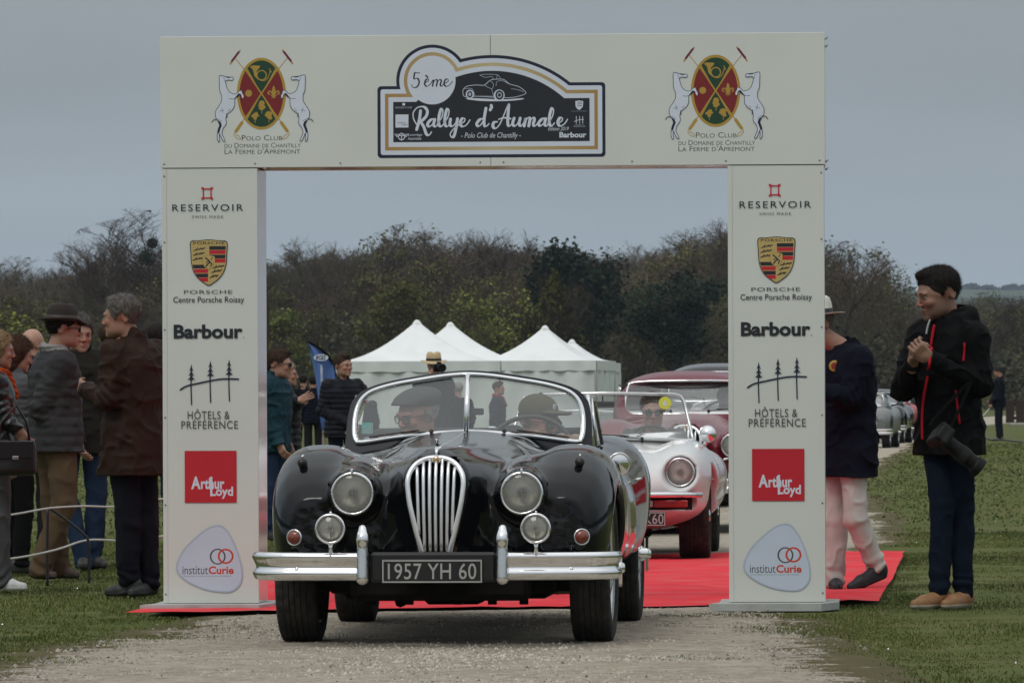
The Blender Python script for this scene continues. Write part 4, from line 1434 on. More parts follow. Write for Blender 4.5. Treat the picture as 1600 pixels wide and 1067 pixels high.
def bumper(parent, x0, x1, yc, curve, z0=.30, z1=.424):
    prof = [(0, z1), (.016, z1 - .002), (.026, z1 - .008), (.031, z1 - .018), (.029, z1 - .029), (.022, z1 - .040), (.013, z1 - .060), (.012, z1 - .072), (.022, z1 - .080), (.028, z1 - .090), (.026, z1 - .102), (.016, z0 + .006), (.004, z0), (-.006, z0 + .01), (-.006, z1 - .01)]
    path = []
    N = 26
    for i in range(N + 1):
        x = x0 + (x1 - x0) * i / N
        path.append((x, yc + curve(abs(x)), 0, -1))
    P2 = []
    for i, (x, y, _, _) in enumerate(path):
        a = path[max(i - 1, 0)]; b = path[min(i + 1, N)]
        tx, ty = b[0] - a[0], b[1] - a[1]; L = math.hypot(tx, ty)
        P2.append((x, y, ty / L, -tx / L))
    return sweep_bar(prof, P2).build('bumper', m_chrome, parent, smooth=True)

def screen_surface(x, z, y0=1.10, v=.30, rake=.42, z0=.93):
    return y0 + abs(x) * v * 0.9 + (z - z0) * rake

def fill_pane(name, outline, surf, m, parent, off=0.0, shrink=1.0):
    """thin pane over a 2D outline, following the surface y = surf(x, z)"""
    tri = tessellate_polygon([[Vector((x, z, 0)) for x, z in outline]])
    n = len(outline)
    cx = sum(p[0] for p in outline) / n; cz = sum(p[1] for p in outline) / n
    P = [(cx + (x - cx) * shrink, cz + (z - cz) * shrink) for x, z in outline]
    mb = MB(); mb.add([(x, surf(x, z) + off, z) for x, z in P], [tuple(t) for t in tri])
    return mb.build(name, m, parent, smooth=True)

def strip_between(outer, inner, surf, depth):
    """band between two outlines of the same length, with thickness"""
    mb = MB(); n = len(outer)
    vs = []
    for L, dy in ((outer, 0), (inner, 0), (outer, depth), (inner, depth)):
        vs += [(x, surf(x, z) + dy, z) for x, z in L]
    fs = []
    for i in range(n):
        j = (i + 1) % n
        fs += [(i, j, n + j, n + i), (2 * n + j, 2 * n + i, 3 * n + i, 3 * n + j), (j, i, 2 * n + i, 2 * n + j), (n + i, n + j, 3 * n + j, 3 * n + i)]
    mb.add(vs, fs)
    return mb

def resample(pts, n, closed=True):
    q = catmull(pts, 12, closed)
    if closed:
        q.append(q[0])
    q = np.array(q)
    L = np.concatenate([[0], np.cumsum(np.linalg.norm(np.diff(q, axis=0), axis=1))])
    t = np.linspace(0, L[-1], n + (1 if closed else 0))[:n]
    return [(float(np.interp(a, L, q[:, 0])), float(np.interp(a, L, q[:, 1]))) for a in t]

def seat(parent, x, m, y=1.72, top=.93, w=.24):
    def f(P):
        a = s_box(P, (x, y + .20 + 0, .68), (w, .065, top - .66), .06)
        b = s_box(P, (x, y - .05, .47), (w, .25, .09), .06)
        r = smin(a, b, .04)
        return r + 0.006 * np.cos((P[:, 0] - x) * 2 * PI / .08)
    return sdf_obj('seat', f, (x - w - .05, y - .35, .33), (x + w + .05, y + .35, top + .08), .022, m, parent)

def steering_wheel(parent, x, y, z, R, tilt, m=None, spokes=4):
    mb = MB()
    n = 40
    def p(a, r=R):
        u, v = r * math.cos(a), r * math.sin(a)
        return (x + u, y + v * math.sin(tilt) * 1.0, z + v * math.cos(tilt))
    pts = [p(2 * PI * k / n) for k in range(n + 1)]
    mb.tube(pts, .011, 8, cap=False)
    for k in range(spokes):
        a = PI / 2 + 2 * PI * k / spokes + PI / spokes
        mb.tube([p(a, .02), p(a, R)], .006, 6)
    mb.tube([p(0, 0), (x, y - .35, z - .18)], .016, 8)
    return mb.build('steering_wheel', m or m_dleather, parent, smooth=True)

def wiper(parent, a, b, surf, off=-0.022):
    mb = MB()
    pa = (a[0], surf(*a) + off * .3, a[1]); pb = (b[0], surf(*b) + off, b[1])
    mid = ((pa[0] * .45 + pb[0] * .55), (pa[1] + pb[1]) / 2 + off, (pa[2] * .45 + pb[2] * .55) + .010)
    mb.tube([pa, mid], .0038, 6)
    e0 = (a[0] + (b[0] - a[0]) * .22, a[1] + (b[1] - a[1]) * .22 + .004)
    mb.tube([(e0[0], surf(*e0) - .012, e0[1] + .010), (b[0] + (b[0] - a[0]) * .12, surf(*b) - .012, b[1] + (b[1] - a[1]) * .12)], .0040, 6)
    mb.tube([(pa[0], pa[1] + .02, pa[2] - .02), (pa[0], pa[1] - .012, pa[2] + .006)], .011, 8)
    return mb.build('wiper', m_dleather, parent, smooth=True)

def chassis(parent, wb=2.59):
    mb = MB()
    mb.box((0, 1.2, .27), (.46, 1.35, .07), bev=.02)
    mb.box((0, .1, .30), (.40, .55, .10), bev=.03)
    mb.tube([(-.58, 0, .26), (0, 0, .245), (.58, 0, .26)], .03, 8)
    mb.box((0.02, .2, .225), (.14, .22, .055), bev=.03)
    mb.tube([(-.62, wb, .32), (.62, wb, .32)], .04, 8); mb.tube([(-.12, wb, .32), (.12, wb, .32)], .11, 12)
    mb.tube([(-.25, .4, .17), (-.28, 1.5, .18), (-.30, 2.3, .2), (-.32, 3.6, .24)], .026, 8)
    for x in (-.32, -.15, .07, .22, .36):
        mb.box((x, -.30, .215), (.018, .03, .035))
    mb.box((0, -.28, .265), (.50, .05, .035), bev=.01)
    for s in (-1, 1):
        mb.box((s * .43, 0.05, .38), (.05, .30, .12), bev=.02)
    return mb.build('chassis', m_under, parent)

def number_plate(parent, cx, y, cz, hw, hh, text, tx=(.93, .74)):
    mb = MB(); mb.box((cx, y, cz), (hw, .006, hh), bev=.003)
    pl = mb.build('number_plate', m_plateb, parent)
    p = Print(lambda a, b: (a, b), y0=y - .0075)
    w = .006
    p.fill([(cx - hw + .004, cz - hh + .004), (cx + hw - .004, cz - hh + .004), (cx + hw - .004, cz + hh - .004), (cx - hw + .004, cz + hh - .004)], m_platei,
           [[(cx - hw + .004 + w, cz - hh + .004 + w), (cx + hw - .004 - w, cz - hh + .004 + w), (cx + hw - .004 - w, cz + hh - .004 - w), (cx - hw + .004 + w, cz + hh - .004 - w)]])
    p.text(text, cx - hw * tx[0], cz - hh * tx[1], cx + hw * tx[0], cz + hh * tx[1], m_platei, bold=.004, space=1.05)
    o = p.mb.build('plate_lettering', p.mats, pl)
    return pl

# note: in Print.text the box is given as x0, bottom, x1, top when the source space already points up
_old_text = Print.text
def _text(self, s, x0, y0, x1, y1, m, **k):
    a = self.t(0, 0)[1]; b = self.t(0, 1)[1]
    if b > a:
        return _old_text(self, s, x0, y1, x1, y0, m, **k)
    return _old_text(self, s, x0, y0, x1, y1, m, **k)
Print.text = _text

def front_y(x, z, f=sports_body, y0=-1.2, y1=0.6):
    """where the front of the body is met at (x, z)"""
    ys = np.linspace(y0, y1, 1200, dtype=np.float32)
    d = f(np.stack([np.full_like(ys, x), ys, np.full_like(ys, z)], 1))
    i = np.argmax(d < 0)
    return float(ys[i])

def top_z(x, y, f=sports_body, z0=1.3, z1=0.3):
    zs = np.linspace(z0, z1, 800, dtype=np.float32)
    d = f(np.stack([np.full_like(zs, x), np.full_like(zs, y), zs], 1))
    return float(zs[np.argmax(d < 0)])

def open_sports_car():
    yaw = math.atan(.069)
    Z0 = 28.66
    car = thing('convertible_car', 'black 1950s convertible with tall oval chrome grille driving out under the arch', 'car', (-.289, Z0, 0), -yaw)
    body = sdf_obj('body', lambda P: sports_body(P, False), (-.86, -.76, .20), (.86, 3.75, 1.02), .0125, m_blackp, car, newton=2)
    chassis(car)
    for s in (-1, 1):
        make_wheel(car, (s * .655, 0, .333), .335, .178, s, steer=-0.012)
        make_wheel(car, (s * .650, 2.59, .333), .335, .178, s)
    grille(car)
    for s in (-1, 1):
        lamp = make_lamp(car, (s * .372, -.605, .676), .086, 'headlight', depth=.07)
        pk = MB(); pk.box((0, -.004, .100), (.006, .018, .009), bev=.003); pk.build('peak', m_chrome, lamp)
        fog = make_lamp(car, (s * .448, -.845, .527), .058, 'fog_lamp', depth=.045, rimw=.009)
        sh = MB(); sh.lathe([(.060, .02), (.055, .045), (.035, .07), (0.0001, .08)], (0, 0, 0), 'y', 28); sh.build('shell', m_chrome, fog, smooth=True)
        st = MB(); st.tube([(0, .03, -.062), (0, .03, -.085), (0, .03, -.13)], [.012, .008, .010], 10); st.tube([(0, .034, -.066), (0, .034, .066), (0, .03, .074)], [.006, .006, .005], 8); st.build('stalk', m_chrome, fog, smooth=True)
        ind = MB(); ind.lathe([(.036, .02), (.038, .0), (.034, -.008), (.030, -.004)], (0, 0, 0), 'y', 28)
        io = ind.build('indicator', m_chrome, car, smooth=True, loc=(s * .633, front_y(.633, .484) - .004, .484), rot=(0, 0, s * .32))
        il = MB(); il.lathe([(.0305, .0), (.028, -.010), (.018, -.017), (0.0001, -.020)], (0, 0, 0), 'y', 24); il.build('lens', m_amber, io, smooth=True)
        # sidelight pod on the wing top
        def podf(P, s=s):
            q = s_cone(P, (0, -.03, .0), (0, .10, .022), .022, .006)
            r = s_cone(P, (0, -.03, -.022), (0, .09, 0.0), .012, .010)
            return smin(q, r, .01)
        po = sdf_obj('sidelight', podf, (-.05, -.08, -.06), (.05, .14, .06), .006, m_blackp, car, loc=(s * .615, -.36, top_z(.615, -.36) + .008))
        pc = MB(); pc.tube([(0, -.028, .026), (0, .02, .032), (0, .08, .030)], [.004, .004, .002], 6); pc.build('trim', m_chrome, po, smooth=True)
        pg = MB(); pg.lathe([(.020, -.044), (.015, -.052), (0.0001, -.056)], (0, 0, 0), 'y', 16); pg.build('lens', m_dleather, po, smooth=True)
    # bumper in two halves with overriders and the black plate holder between
    cv = lambda a: 0.10 * (a / .8) ** 2 + 0.16 * max(0, (a - .66) / .14) ** 2.5
    for s in (-1, 1):
        x0, x1 = sorted((s * .315, s * .786))
        b = bumper(car, x0, x1, -.825, cv)
        bo = MB(); bo.lathe([(.009, .0), (.008, -.006), (0.0001, -.010)], (s * .60, -.825 + cv(.6) - .012, .350), 'y', 12); bo.build('bolt', m_chrome, b, smooth=True)
        ir = MB(); ir.box((s * .40, -.62, .36), (.02, .10, .02)); ir.build('bracket', m_under, b)
        def ovf(P, s=s):
            q = P.copy(); q[:, 0] -= s * .305
            a = s_cone(q, (0, -.865, .312), (0, -.862, .49), .029, .024, 1.25)
            t = s_cone(q, (0, -.862, .48), (0, -.850, .525), .025, .019, 1.2)
            return smin(a, t, .02)
        sdf_obj('overrider', ovf, (s * .305 - .06, -.94, .25), (s * .305 + .06, -.78, .60), .0065, m_chrome, car)
    mb = MB(); mb.box((0, -.80, .358), (.275, .035, .066), bev=.012); mb.build('plate_holder', m_plateb, car)
    number_plate(car, -.003, -.842, .342, .2215, .053, '1957 YH 60', tx=(.87, .66))
    # hood mascot and strips
    mb = MB()
    mb.tube([(0, -.628, .846), (0, -.60, .872), (0, -.54, .884)], [.006, .010, .007], 8)
    mb.tube([(0, -.56, .884), (0.0, -.60, .906), (0, -.64, .912)], [.005, .009, .004], 8)
    mb.tube([(0, -.57, .89), (0, -.52, .90), (0, -.49, .886)], [.008, .006, .004], 8)
    mb.build('mascot', m_chrome, car, smooth=True)
    mb = MB(); mb.tube([(0, y, float(interp(np.float32([y]), [-.72, -.62, -.5, -.3, 0, .4, .8, 1.15, 1.4], [.80, .842, .868, .885, .895, .908, .925, .945, .95])[0]) - .001) for y in np.linspace(-.45, 1.08, 20)], .0045, 6)
    mb.build('bonnet_strip', m_chrome, car, smooth=True)
    # bonnet shut line: a thin dark gasket that follows the surface
    # windscreen: chrome frame, two panes, body coloured surround
    S = lambda x, z: screen_surface(x, z)
    outer = resample([(-.555, .80), (-.575, .93), (-.562, 1.05), (-.535, 1.105), (-.46, 1.150), (-.30, 1.188), (0, 1.222), (.30, 1.188), (.46, 1.150), (.535, 1.105), (.562, 1.05), (.575, .93), (.555, .80), (.3, .83), (0, .86), (-.3, .83)], 120)
    frame = resample([(-.500, .888), (-.530, .905), (-.537, .97), (-.527, 1.045), (-.495, 1.100), (-.43, 1.136), (-.28, 1.170), (0, 1.203), (.28, 1.170), (.43, 1.136), (.495, 1.100), (.527, 1.045), (.537, .97), (.530, .905), (.500, .888), (.3, .915), (0, .935), (-.3, .915)], 120)
    # align starts by angle
    def by_angle(L, c=(0, 1.02)):
        k = min(range(len(L)), key=lambda i: abs(math.atan2(L[i][1] - c[1], L[i][0] - c[0])))
        return L[k:] + L[:k]
    def ray_sample(L, n=120, c=(0, 1.02)):
        th = np.array([math.atan2(z - c[1], x - c[0]) for x, z in L]); r = np.array([math.hypot(x - c[0], z - c[1]) for x, z in L])
        o = np.argsort(th); th = th[o]; r = r[o]
        t = np.linspace(-PI, PI, n, endpoint=False)
        rr = np.interp(t, np.concatenate([th - 2 * PI, th, th + 2 * PI]), np.concatenate([r, r, r]))
        return [(c[0] + a * math.cos(b), c[1] + a * math.sin(b)) for a, b in zip(rr, t)]
    strip_between(ray_sample(outer), ray_sample(frame), S, .055).build('windscreen_surround', mat('surround_paint', (0.010, 0.011, 0.017), rough=0.35, var=0.05, spec=0.4), car, smooth=False)
    mb = MB(); F = frame + [frame[0], frame[1]]
    mb.tube([(x, S(x, z) - .006, z) for x, z in F], .0125, 8, cap=False)
    mb.tube([(0, S(0, .93) - .012, .93), (0, S(0, 1.205) - .012, 1.205)], .0125, 8)
    fr = mb.build('windscreen_frame', m_chrome, car, smooth=True)
    for s in (-1, 1):
        half = [(x, z) for x, z in ray_sample(frame, 200) if x * s > .004]
        half = sorted(half, key=lambda p: math.atan2(p[1] - 1.02, (p[0]) * s - 0))
        half = [(s * .004, .935)] + [p for p in half] + [(s * .004, 1.203)]
        fill_pane('pane', half, S, m_glass, fr, off=.004)
    st = MB(); st.box((-.475, S(-.475, .955) + .008, .955), (.026, .001, .026)); st.build('tax_sticker', mat('sticker_green', (0.25, 0.50, 0.47), rough=0.6, var=0.1, scale=60), fr)
    wiper(car, (-.165, .935), (-.43, .915), S); wiper(car, (.175, .935), (.44, .912), S)
    # inside
    for s in (-1, 1):
        seat(car, s * .27, m_leather, y=1.78, top=.90)
    mb = MB(); mb.box((0, 1.30, .80), (.50, .05, .085), bev=.03); dsh = mb.build('dashboard', m_wood, car)
    steering_wheel(car, .27, 1.50, .83, .205, .55)
    mb = MB(); mb.box((.02, 1.24, 1.03), (.052, .008, .016), bev=.005); mb.tube([(.02, 1.22, 1.03), (.01, 1.20, 1.00), (0, 1.18, .945)], .004, 6)
    mb.build('rear_view_mirror', m_dleather, car)
    def hood(P):
        a = s_box(P, (0, 2.42, .90), (.56, .15, .055), .05)
        return a + .008 * np.sin(P[:, 2] * 140 + vnoise(P, 6, 3)) + vnoise(P, 9, 4) * .006
    sdf_obj('folded_hood', hood, (-.66, 2.2, .8), (.66, 2.65, 1.02), .018, m_canvas, car)
    mb = MB(); mb.box((0, 1.8, .40), (.56, .6, .02)); mb.build('floor_pan', m_void, car)
    # wing mirror on a stalk, door glass with chrome post, waist trim
    for s in (1,):
        mi = MB(); mi.lathe([(0.0001, -.012), (.040, -.010), (.046, -.004), (.050, -.010), (.053, .0), (.047, .016), (.030, .028), (0.0001, .034)], (0, 0, 0), 'y', 32)
        mo = mi.build('wing_mirror', m_chrome, car, smooth=True, loc=(.728, .80, .790), rot=(.10, 0, .12))
        stl = MB(); stl.tube([(0, .01, -.02), (-.05, .04, -.085)], [.008, .010], 8); stl.build('stalk', m_chrome, mo, smooth=True)
    for s in (-1, 1):
        mb = MB(); P4 = [(s * .575, 1.36, .86), (s * .580, 2.05, .87), (s * .545, 2.0, 1.08), (s * .545, 1.48, 1.10)]
        mb.add(P4, [(0, 1, 2, 3)]); pn = mb.build('door_window', m_glassc, car)
        pp = MB(); pp.tube([P4[0], P4[3], P4[2], P4[1]], .010, 8); pp.tube([(s * .578, 1.62, .86), (s * .552, 1.66, 1.09)], .007, 6); pp.build('window_frame', m_chrome, pn, smooth=True)
        hd = MB(); hd.tube([(s * .742, 1.95, .70), (s * .765, 1.97, .705), (s * .765, 2.07, .705), (s * .742, 2.09, .70)], .007, 6); hd.build('door_handle', m_chrome, car, smooth=True)
    return car
black_car = open_sports_car()
# ---------------- white open two-seater behind
def spider_body(P):
    x, y, z = P[:, 0], P[:, 1], P[:, 2]
    ax = np.abs(x)
    Q = np.stack([ax, y, z], 1)
    b = s_section(Q, [-.84, -.76, -.62, -.35, 0, .5, 1.1, 1.8, 2.5, 3.0, 3.35], [0] * 11,
                  [.46, .465, .47, .475, .48, .485, .49, .50, .51, .52, .52], [.36, .52, .66, .76, .805, .815, .815, .815, .81, .74, .45],
                  [.09, .155, .215, .262, .282, .300, .305, .300, .285, .24, .13], 3.0)
    w = s_section(Q, [-.70, -.5, -.2, .1, .5, .9, 1.3], [.56, .565, .57, .575, .58, .59, .60], [.56, .59, .605, .615, .615, .60, .58],
                  [.10, .15, .175, .185, .18, .15, .10], [.10, .155, .185, .195, .195, .18, .15], 2.3)
    b = smin(b, w, .06)
    # scooped lamp nacelle
    c = s_cone(P * V3(0, 1, 1) + np.stack([ax, 0 * ax, 0 * ax], 1), (.585, -1.0, .60), (.585, -.545, .60), .14, .095)
    b = smax(b, -c, .03)
    cut = s_box(P, (0, 1.45, .85), (.60, .55, .33), .12)
    b = smax(b, -cut, .015)
    # opening under the bumper
    m = s_box(P, (0, -.72, .395), (.68, .20, .042), .03)
    b = smax(b, -m, .01)
    # side scallop
    sc = s_cone(np.stack([ax, y, z], 1), (.905, .2, .44), (.905, 2.3, .46), .11, .10)
    b = smax(b, -sc, .02)
    for wy in (0.0, 2.25):
        c = np.hypot(y - wy, z - .30) - .345
        c = np.maximum(c, .52 - ax)
        b = smax(b, -c, .010)
    return b

def white_spider():
    Z0 = 43.0
    X0 = at(932, Z0)
    car = thing('roadster_car', 'white open two-seater with round headlamp and black plate following the black convertible', 'car', (X0, Z0, 0), -math.atan(.060))
    sdf_obj('body', spider_body, (-.86, -.92, .14), (.86, 3.45, .86), .016, m_whitep, car)
    S = lambda x, z: .62 + abs(x) ** 2 * .42 + (z - .80) * .55
    def rs(L, n=100, c=(0, .95)):
        th = np.array([math.atan2(z - c[1], x - c[0]) for x, z in L]); r = np.array([math.hypot(x - c[0], z - c[1]) for x, z in L])
        o = np.argsort(th); th = th[o]; r = r[o]
        t = np.linspace(-PI, PI, n, endpoint=False)
        rr = np.interp(t, np.concatenate([th - 2 * PI, th, th + 2 * PI]), np.concatenate([r, r, r]))
        return [(c[0] + a * math.cos(b), c[1] + a * math.sin(b)) for a, b in zip(rr, t)]
    corner = [(-.625, .800), (-.56, 1.06), (-.535, 1.100), (-.49, 1.114), (0, 1.124), (.49, 1.114), (.535, 1.100), (.56, 1.06), (.625, .800), (.3, .812), (0, .818), (-.3, .812)]
    dense = []
    for i in range(len(corner)):
        a, b = corner[i], corner[(i + 1) % len(corner)]
        dense += [(a[0] + (b[0] - a[0]) * t, a[1] + (b[1] - a[1]) * t) for t in (0, .25, .5, .75)]
    fr = MB(); fr.tube([(x, S(x, z), z) for x, z in dense + dense[:2]], .012, 8, cap=False)
    fo = fr.build('windscreen_frame', m_chromed, car, smooth=True)
    fill_pane('pane', dense, S, m_glass, fo, .004)
    st = MB(); st.lathe([(.0001, -.001), (.043, -.001), (.043, .001)], (.43, S(.43, 1.05) - .004, 1.055), 'y', 24); st.build('round_sticker', mat('sticker_yellow', (0.62, 0.62, 0.06), rough=0.6, var=0.05), fo)
    pr = Print(lambda a, b: (a, b), y0=S(.43, 1.05) - .0075); pr.text('6', .415, 1.035, .445, 1.075, I_WHITE, bold=.03); pr.build('sticker_number', fo)
    wiper(car, (-.28, .815), (-.60, .84), S, -.03); wiper(car, (.28, .812), (-.12, .845), S, -.03)
    for s in (-1, 1):
        make_lamp(car, (s * .580, -.615, .598), .088, 'headlight', depth=.06, rimw=.010)
        make_wheel(car, (s * .66, 0, .30), .30, .20, s, wire=False)
        make_wheel(car, (s * .655, 2.25, .30), .30, .20, s, wire=False)
        b = MB()
        pts = [(s * .03, -.905, .452), (s * .30, -.885, .452), (s * .50, -.83, .452), (s * .64, -.73, .45), (s * .72, -.62, .448)]
        b.tube(pts, [.014] * 5, 10, flat=(1.0, 1.35)); b.build('bumper', m_chrome, car, smooth=True)
        lamp = MB(); lamp.box((s * .52, -.755, .392), (.115, .022, .024), bev=.006); lo = lamp.build('indicator', m_redlens, car)
        l2 = MB(); l2.box((s * .365, -.785, .392), (.04, .02, .022), bev=.006); l2.build('clear_lens', m_platei, lo)
        sm = MB(); sm.lathe([(.016, 0), (.012, -.008), (.0001, -.012)], (0, 0, 0), 'x', 12); sm.build('side_marker', m_amber, car, smooth=True, loc=(s * .785, -.30, .54), rot=(0, 0, 0 if s < 0 else PI))
        mi = MB(); mi.lathe([(0.0001, -.05), (.03, -.045), (.052, -.02), (.060, .01), (.056, .022), (.0001, .022)], (0, 0, 0), 'y', 24)
        mo = mi.build('wing_mirror', m_chrome, car, smooth=True, loc=(s * .735, .42, .845), rot=(0, 0, s * .2))
        q = MB(); q.tube([(0, .0, -.04), (-s * .03, .03, -.085)], [.012, .016], 8); q.build('stalk', m_chrome, mo, smooth=True)
        seat(car, s * .32, m_dleather, y=1.55, top=.86, w=.23)
        hb = MB(); hb.tube([(s * .81, 1.65, .66), (s * .835, 1.68, .665), (s * .835, 1.78, .665), (s * .81, 1.80, .66)], .008, 6); hb.build('door_handle', m_chrome, car, smooth=True)
    number_plate(car, .30, -.872, .295, .195, .048, '5172 YK60', tx=(.92, .7))
    mb = MB(); mb.box((0, .92, .74), (.58, .05, .07), bev=.03); mb.build('dashboard', m_dleather, car)
    steering_wheel(car, .32, 1.13, .735, .180, .45, spokes=3)
    mb = MB(); mb.box((-.02, .92, 1.045), (.10, .012, .022), bev=.006); mb.tube([(0, .92, 1.06), (0, .90, 1.10)], .005, 6); mb.build('rear_view_mirror', m_dleather, car)
    mb = MB(); mb.box((0, 1.1, .26), (.45, 1.2, .05), bev=.02); mb.box((0, .0, .20), (.22, .22, .05), bev=.03); mb.tube([(-.6, 0, .26), (.6, 0, .26)], .03, 8); mb.box((.30, -.1, .2), (.07, .10, .045), bev=.02)
    mb.build('chassis', m_under, car)
    mb = MB(); mb.box((0, 1.4, .44), (.56, .6, .02)); mb.box((0, -.60, .40), (.66, .006, .05)); mb.build('floor_pan', m_void, car)  # second box: black backing that paints the shade of the opening under the bumper
    return car
white_car = white_spider()

# ---------------- closed coupes waiting in line
_proto = {}
def coupe(name, label, loc, yaw, pm, scale=(1, 1, 1), closed=True, h=.022, group='old cars queueing on the gravel road', lampcol=None, detail=True):
    car = thing(name, label, 'car', loc, yaw, group)
    car.scale = scale
    key = closed
    def put(o):
        if o is None: return
        return o
    if key not in _proto:
        b = sdf_obj('body', lambda P: sports_body(P, closed), (-.88, -.80, .18), (.88, 3.8, 1.36 if closed else 1.05), h, pm, car)
        _proto[key] = b.data
    else:
        b = link_mesh('body', _proto[key], car)
        b.material_slots[0].link = 'OBJECT'; b.material_slots[0].material = pm
    chassis(car)
    for s in (-1, 1):
        for wy in (0, 2.59):
            if 'wheel' not in _proto or s not in _proto['wheel']:
                w = make_wheel(car, (s * .655, wy, .333), .335, .175, s)
                _proto.setdefault('wheel', {})[s] = w
            else:
                w = copy_tree(_proto['wheel'][s], car); w.location = (s * .655, wy, .333)
        for nm, a in (('lamp', ((s * .372, -.605, .676), .088, 'headlight')), ('fog', ((s * .448, -.80, .527), .050, 'fog_lamp'))):
            if nm == 'fog' and not detail: continue
            if nm not in _proto:
                _proto[nm] = make_lamp(car, *a)
            else:
                c = copy_tree(_proto[nm], car); c.location = a[0]
        if 'bump' + str(s) not in _proto:
            cv = lambda a: 0.10 * (a / .8) ** 2 + 0.16 * max(0, (a - .66) / .14) ** 2.5
            x0, x1 = sorted((s * .02, s * .80))
            _proto['bump' + str(s)] = bumper(car, x0, x1, -.825, cv)
            ov = MB(); ov.tube([(s * .36, -.87, .29), (s * .36, -.885, .40), (s * .36, -.87, .53)], [.026, .034, .018], 12, flat=(1, 1))
            _proto['ov' + str(s)] = ov.build('overrider', m_chrome, car, smooth=True)
        else:
            copy_tree(_proto['bump' + str(s)], car); copy_tree(_proto['ov' + str(s)], car)
    if 'grille' not in _proto:
        _proto['grille'] = grille(car)
    else:
        copy_tree(_proto['grille'], car)
    if closed:
        S = lambda x, z: 1.095 + abs(x) ** 2 * .30 + (z - .93) * .75
        ol = resample([(-.47, .925), (-.505, .98), (-.49, 1.12), (-.43, 1.18), (0, 1.192), (.43, 1.18), (.49, 1.12), (.505, .98), (.47, .925), (0, .922)], 60)
        if 'wsf' not in _proto:
            fr = MB(); fr.tube([(x, S(x, z) - .004, z) for x, z in ol + ol[:2]], .0095, 8, cap=False)
            fo = fr.build('windscreen_frame', m_chrome, car, smooth=True); fill_pane('pane', ol, S, m_glassc, fo, .004); _proto['wsf'] = fo
            mb = MB()
            for s in (-1, 1):
                mb.add([(s * .60, 1.42, .93), (s * .605, 2.28, .93), (s * .56, 2.2, 1.15), (s * .56, 1.55, 1.17)], [(0, 1, 2, 3)])
            _proto['sg'] = mb.build('side_window', m_glassc, car)
        else:
            copy_tree(_proto['wsf'], car); copy_tree(_proto['sg'], car)
        wiper(car, (-.14, .945), (-.44, .955), S); wiper(car, (.16, .945), (.44, .955), S)
    else:
        S = lambda x, z: screen_surface(x, z)
        ol = resample([(-.50, .89), (-.53, .97), (-.50, 1.07), (-.42, 1.11), (0, 1.14), (.42, 1.11), (.50, 1.07), (.53, .97), (.50, .89), (0, .93)], 60)
        fr = MB(); fr.tube([(x, S(x, z) - .004, z) for x, z in ol + ol[:2]], .0095, 8, cap=False)
        fo = fr.build('windscreen_frame', m_chrome, car, smooth=True); fill_pane('pane', ol, S, m_glassc, fo, .004)
    mb = MB(); mb.box((0, 1.34, .82), (.48, .05, .07), bev=.03); mb.build('dashboard', m_dleather, car)
    steering_wheel(car, .28, 1.52, .85, .20, .5)
    for s in (-1, 1):
        mb = MB(); mb.box((s * .28, 2.0, .74), (.21, .06, .20), bev=.04); mb.box((s * .28, 1.75, .52), (.21, .24, .07), bev=.04); mb.build('seat', m_dleather, car, smooth=False)
    mb = MB(); mb.box((0, 1.8, .40), (.56, .6, .02)); mb.build('floor_pan', m_void, car)
    return car
coupe('coupe_car', 'burgundy closed coupe with chrome framed windscreen, right behind the white open two-seater', (at(1072, 52.8), 52.8, 0), -math.atan(.045), m_winep, (1.06, 1, 1.035), h=.018)
coupe('coupe_car', 'black closed coupe, only its roof showing above the burgundy coupe', (at(1118, 66), 66, 0), -math.atan(.05), m_blackp, (1.02, 1, 1.14))
coupe('convertible_car', 'silver white open car seen small through the windscreen of the black convertible', (at(905, 63), 63, gz1(.6, 63)), -math.atan(.03), m_whitep, (1, 1, .95), closed=False)
_qa = -math.atan(.13)
coupe('coupe_car', 'grey coupe first in the distant queue behind the man in the navy coat', (at(1337, 136), 136, 0), _qa, m_greyp, (1.0, 1, .97), h=.022)
coupe('coupe_car', 'black coupe second in the distant queue, between the grey and the red one', (at(1364, 150), 150, 0), _qa, m_blackp, (1.0, 1, 1.0))
coupe('coupe_car', 'bright red coupe last in the distant queue, beside the man in the black jacket', (at(1376, 161), 161, 0), _qa, m_redp, (1.0, 1, 1.0))
# ------------------------------------------------------------------ people
def cloth(name, c, rough=0.9, bump=0.35, bscale=260, var=0.15, sheen=0.0, scale=9):
    return mat('cloth_' + name, c, rough=rough, var=var, scale=scale, bump=bump, bscale=bscale, spec=0.1, sheen=sheen)
m_skin = mat('skin', (0.4, 0.2, 0.14), rough=0.5, vcol=True, var=0.06, scale=40, spec=0.4, bump=0.1, bscale=140)
m_tint = mat('tinted_leather', (0.1, 0.1, 0.1), rough=0.6, vcol=True, var=0.1, scale=30)
def hair_mat(name, c):
    return mat('hair_' + name, c, rough=0.75, var=0.45, scale=70, bump=0.7, bscale=170, spec=0.18, stretch=(1, 1, .35))

def rotz(a):
    c, s = math.cos(a), math.sin(a)
    return np.array([[c, -s, 0], [s, c, 0], [0, 0, 1]], dtype=np.float32)
def rotx(a):
    c, s = math.cos(a), math.sin(a)
    return np.array([[1, 0, 0], [0, c, -s], [0, s, c]], dtype=np.float32)

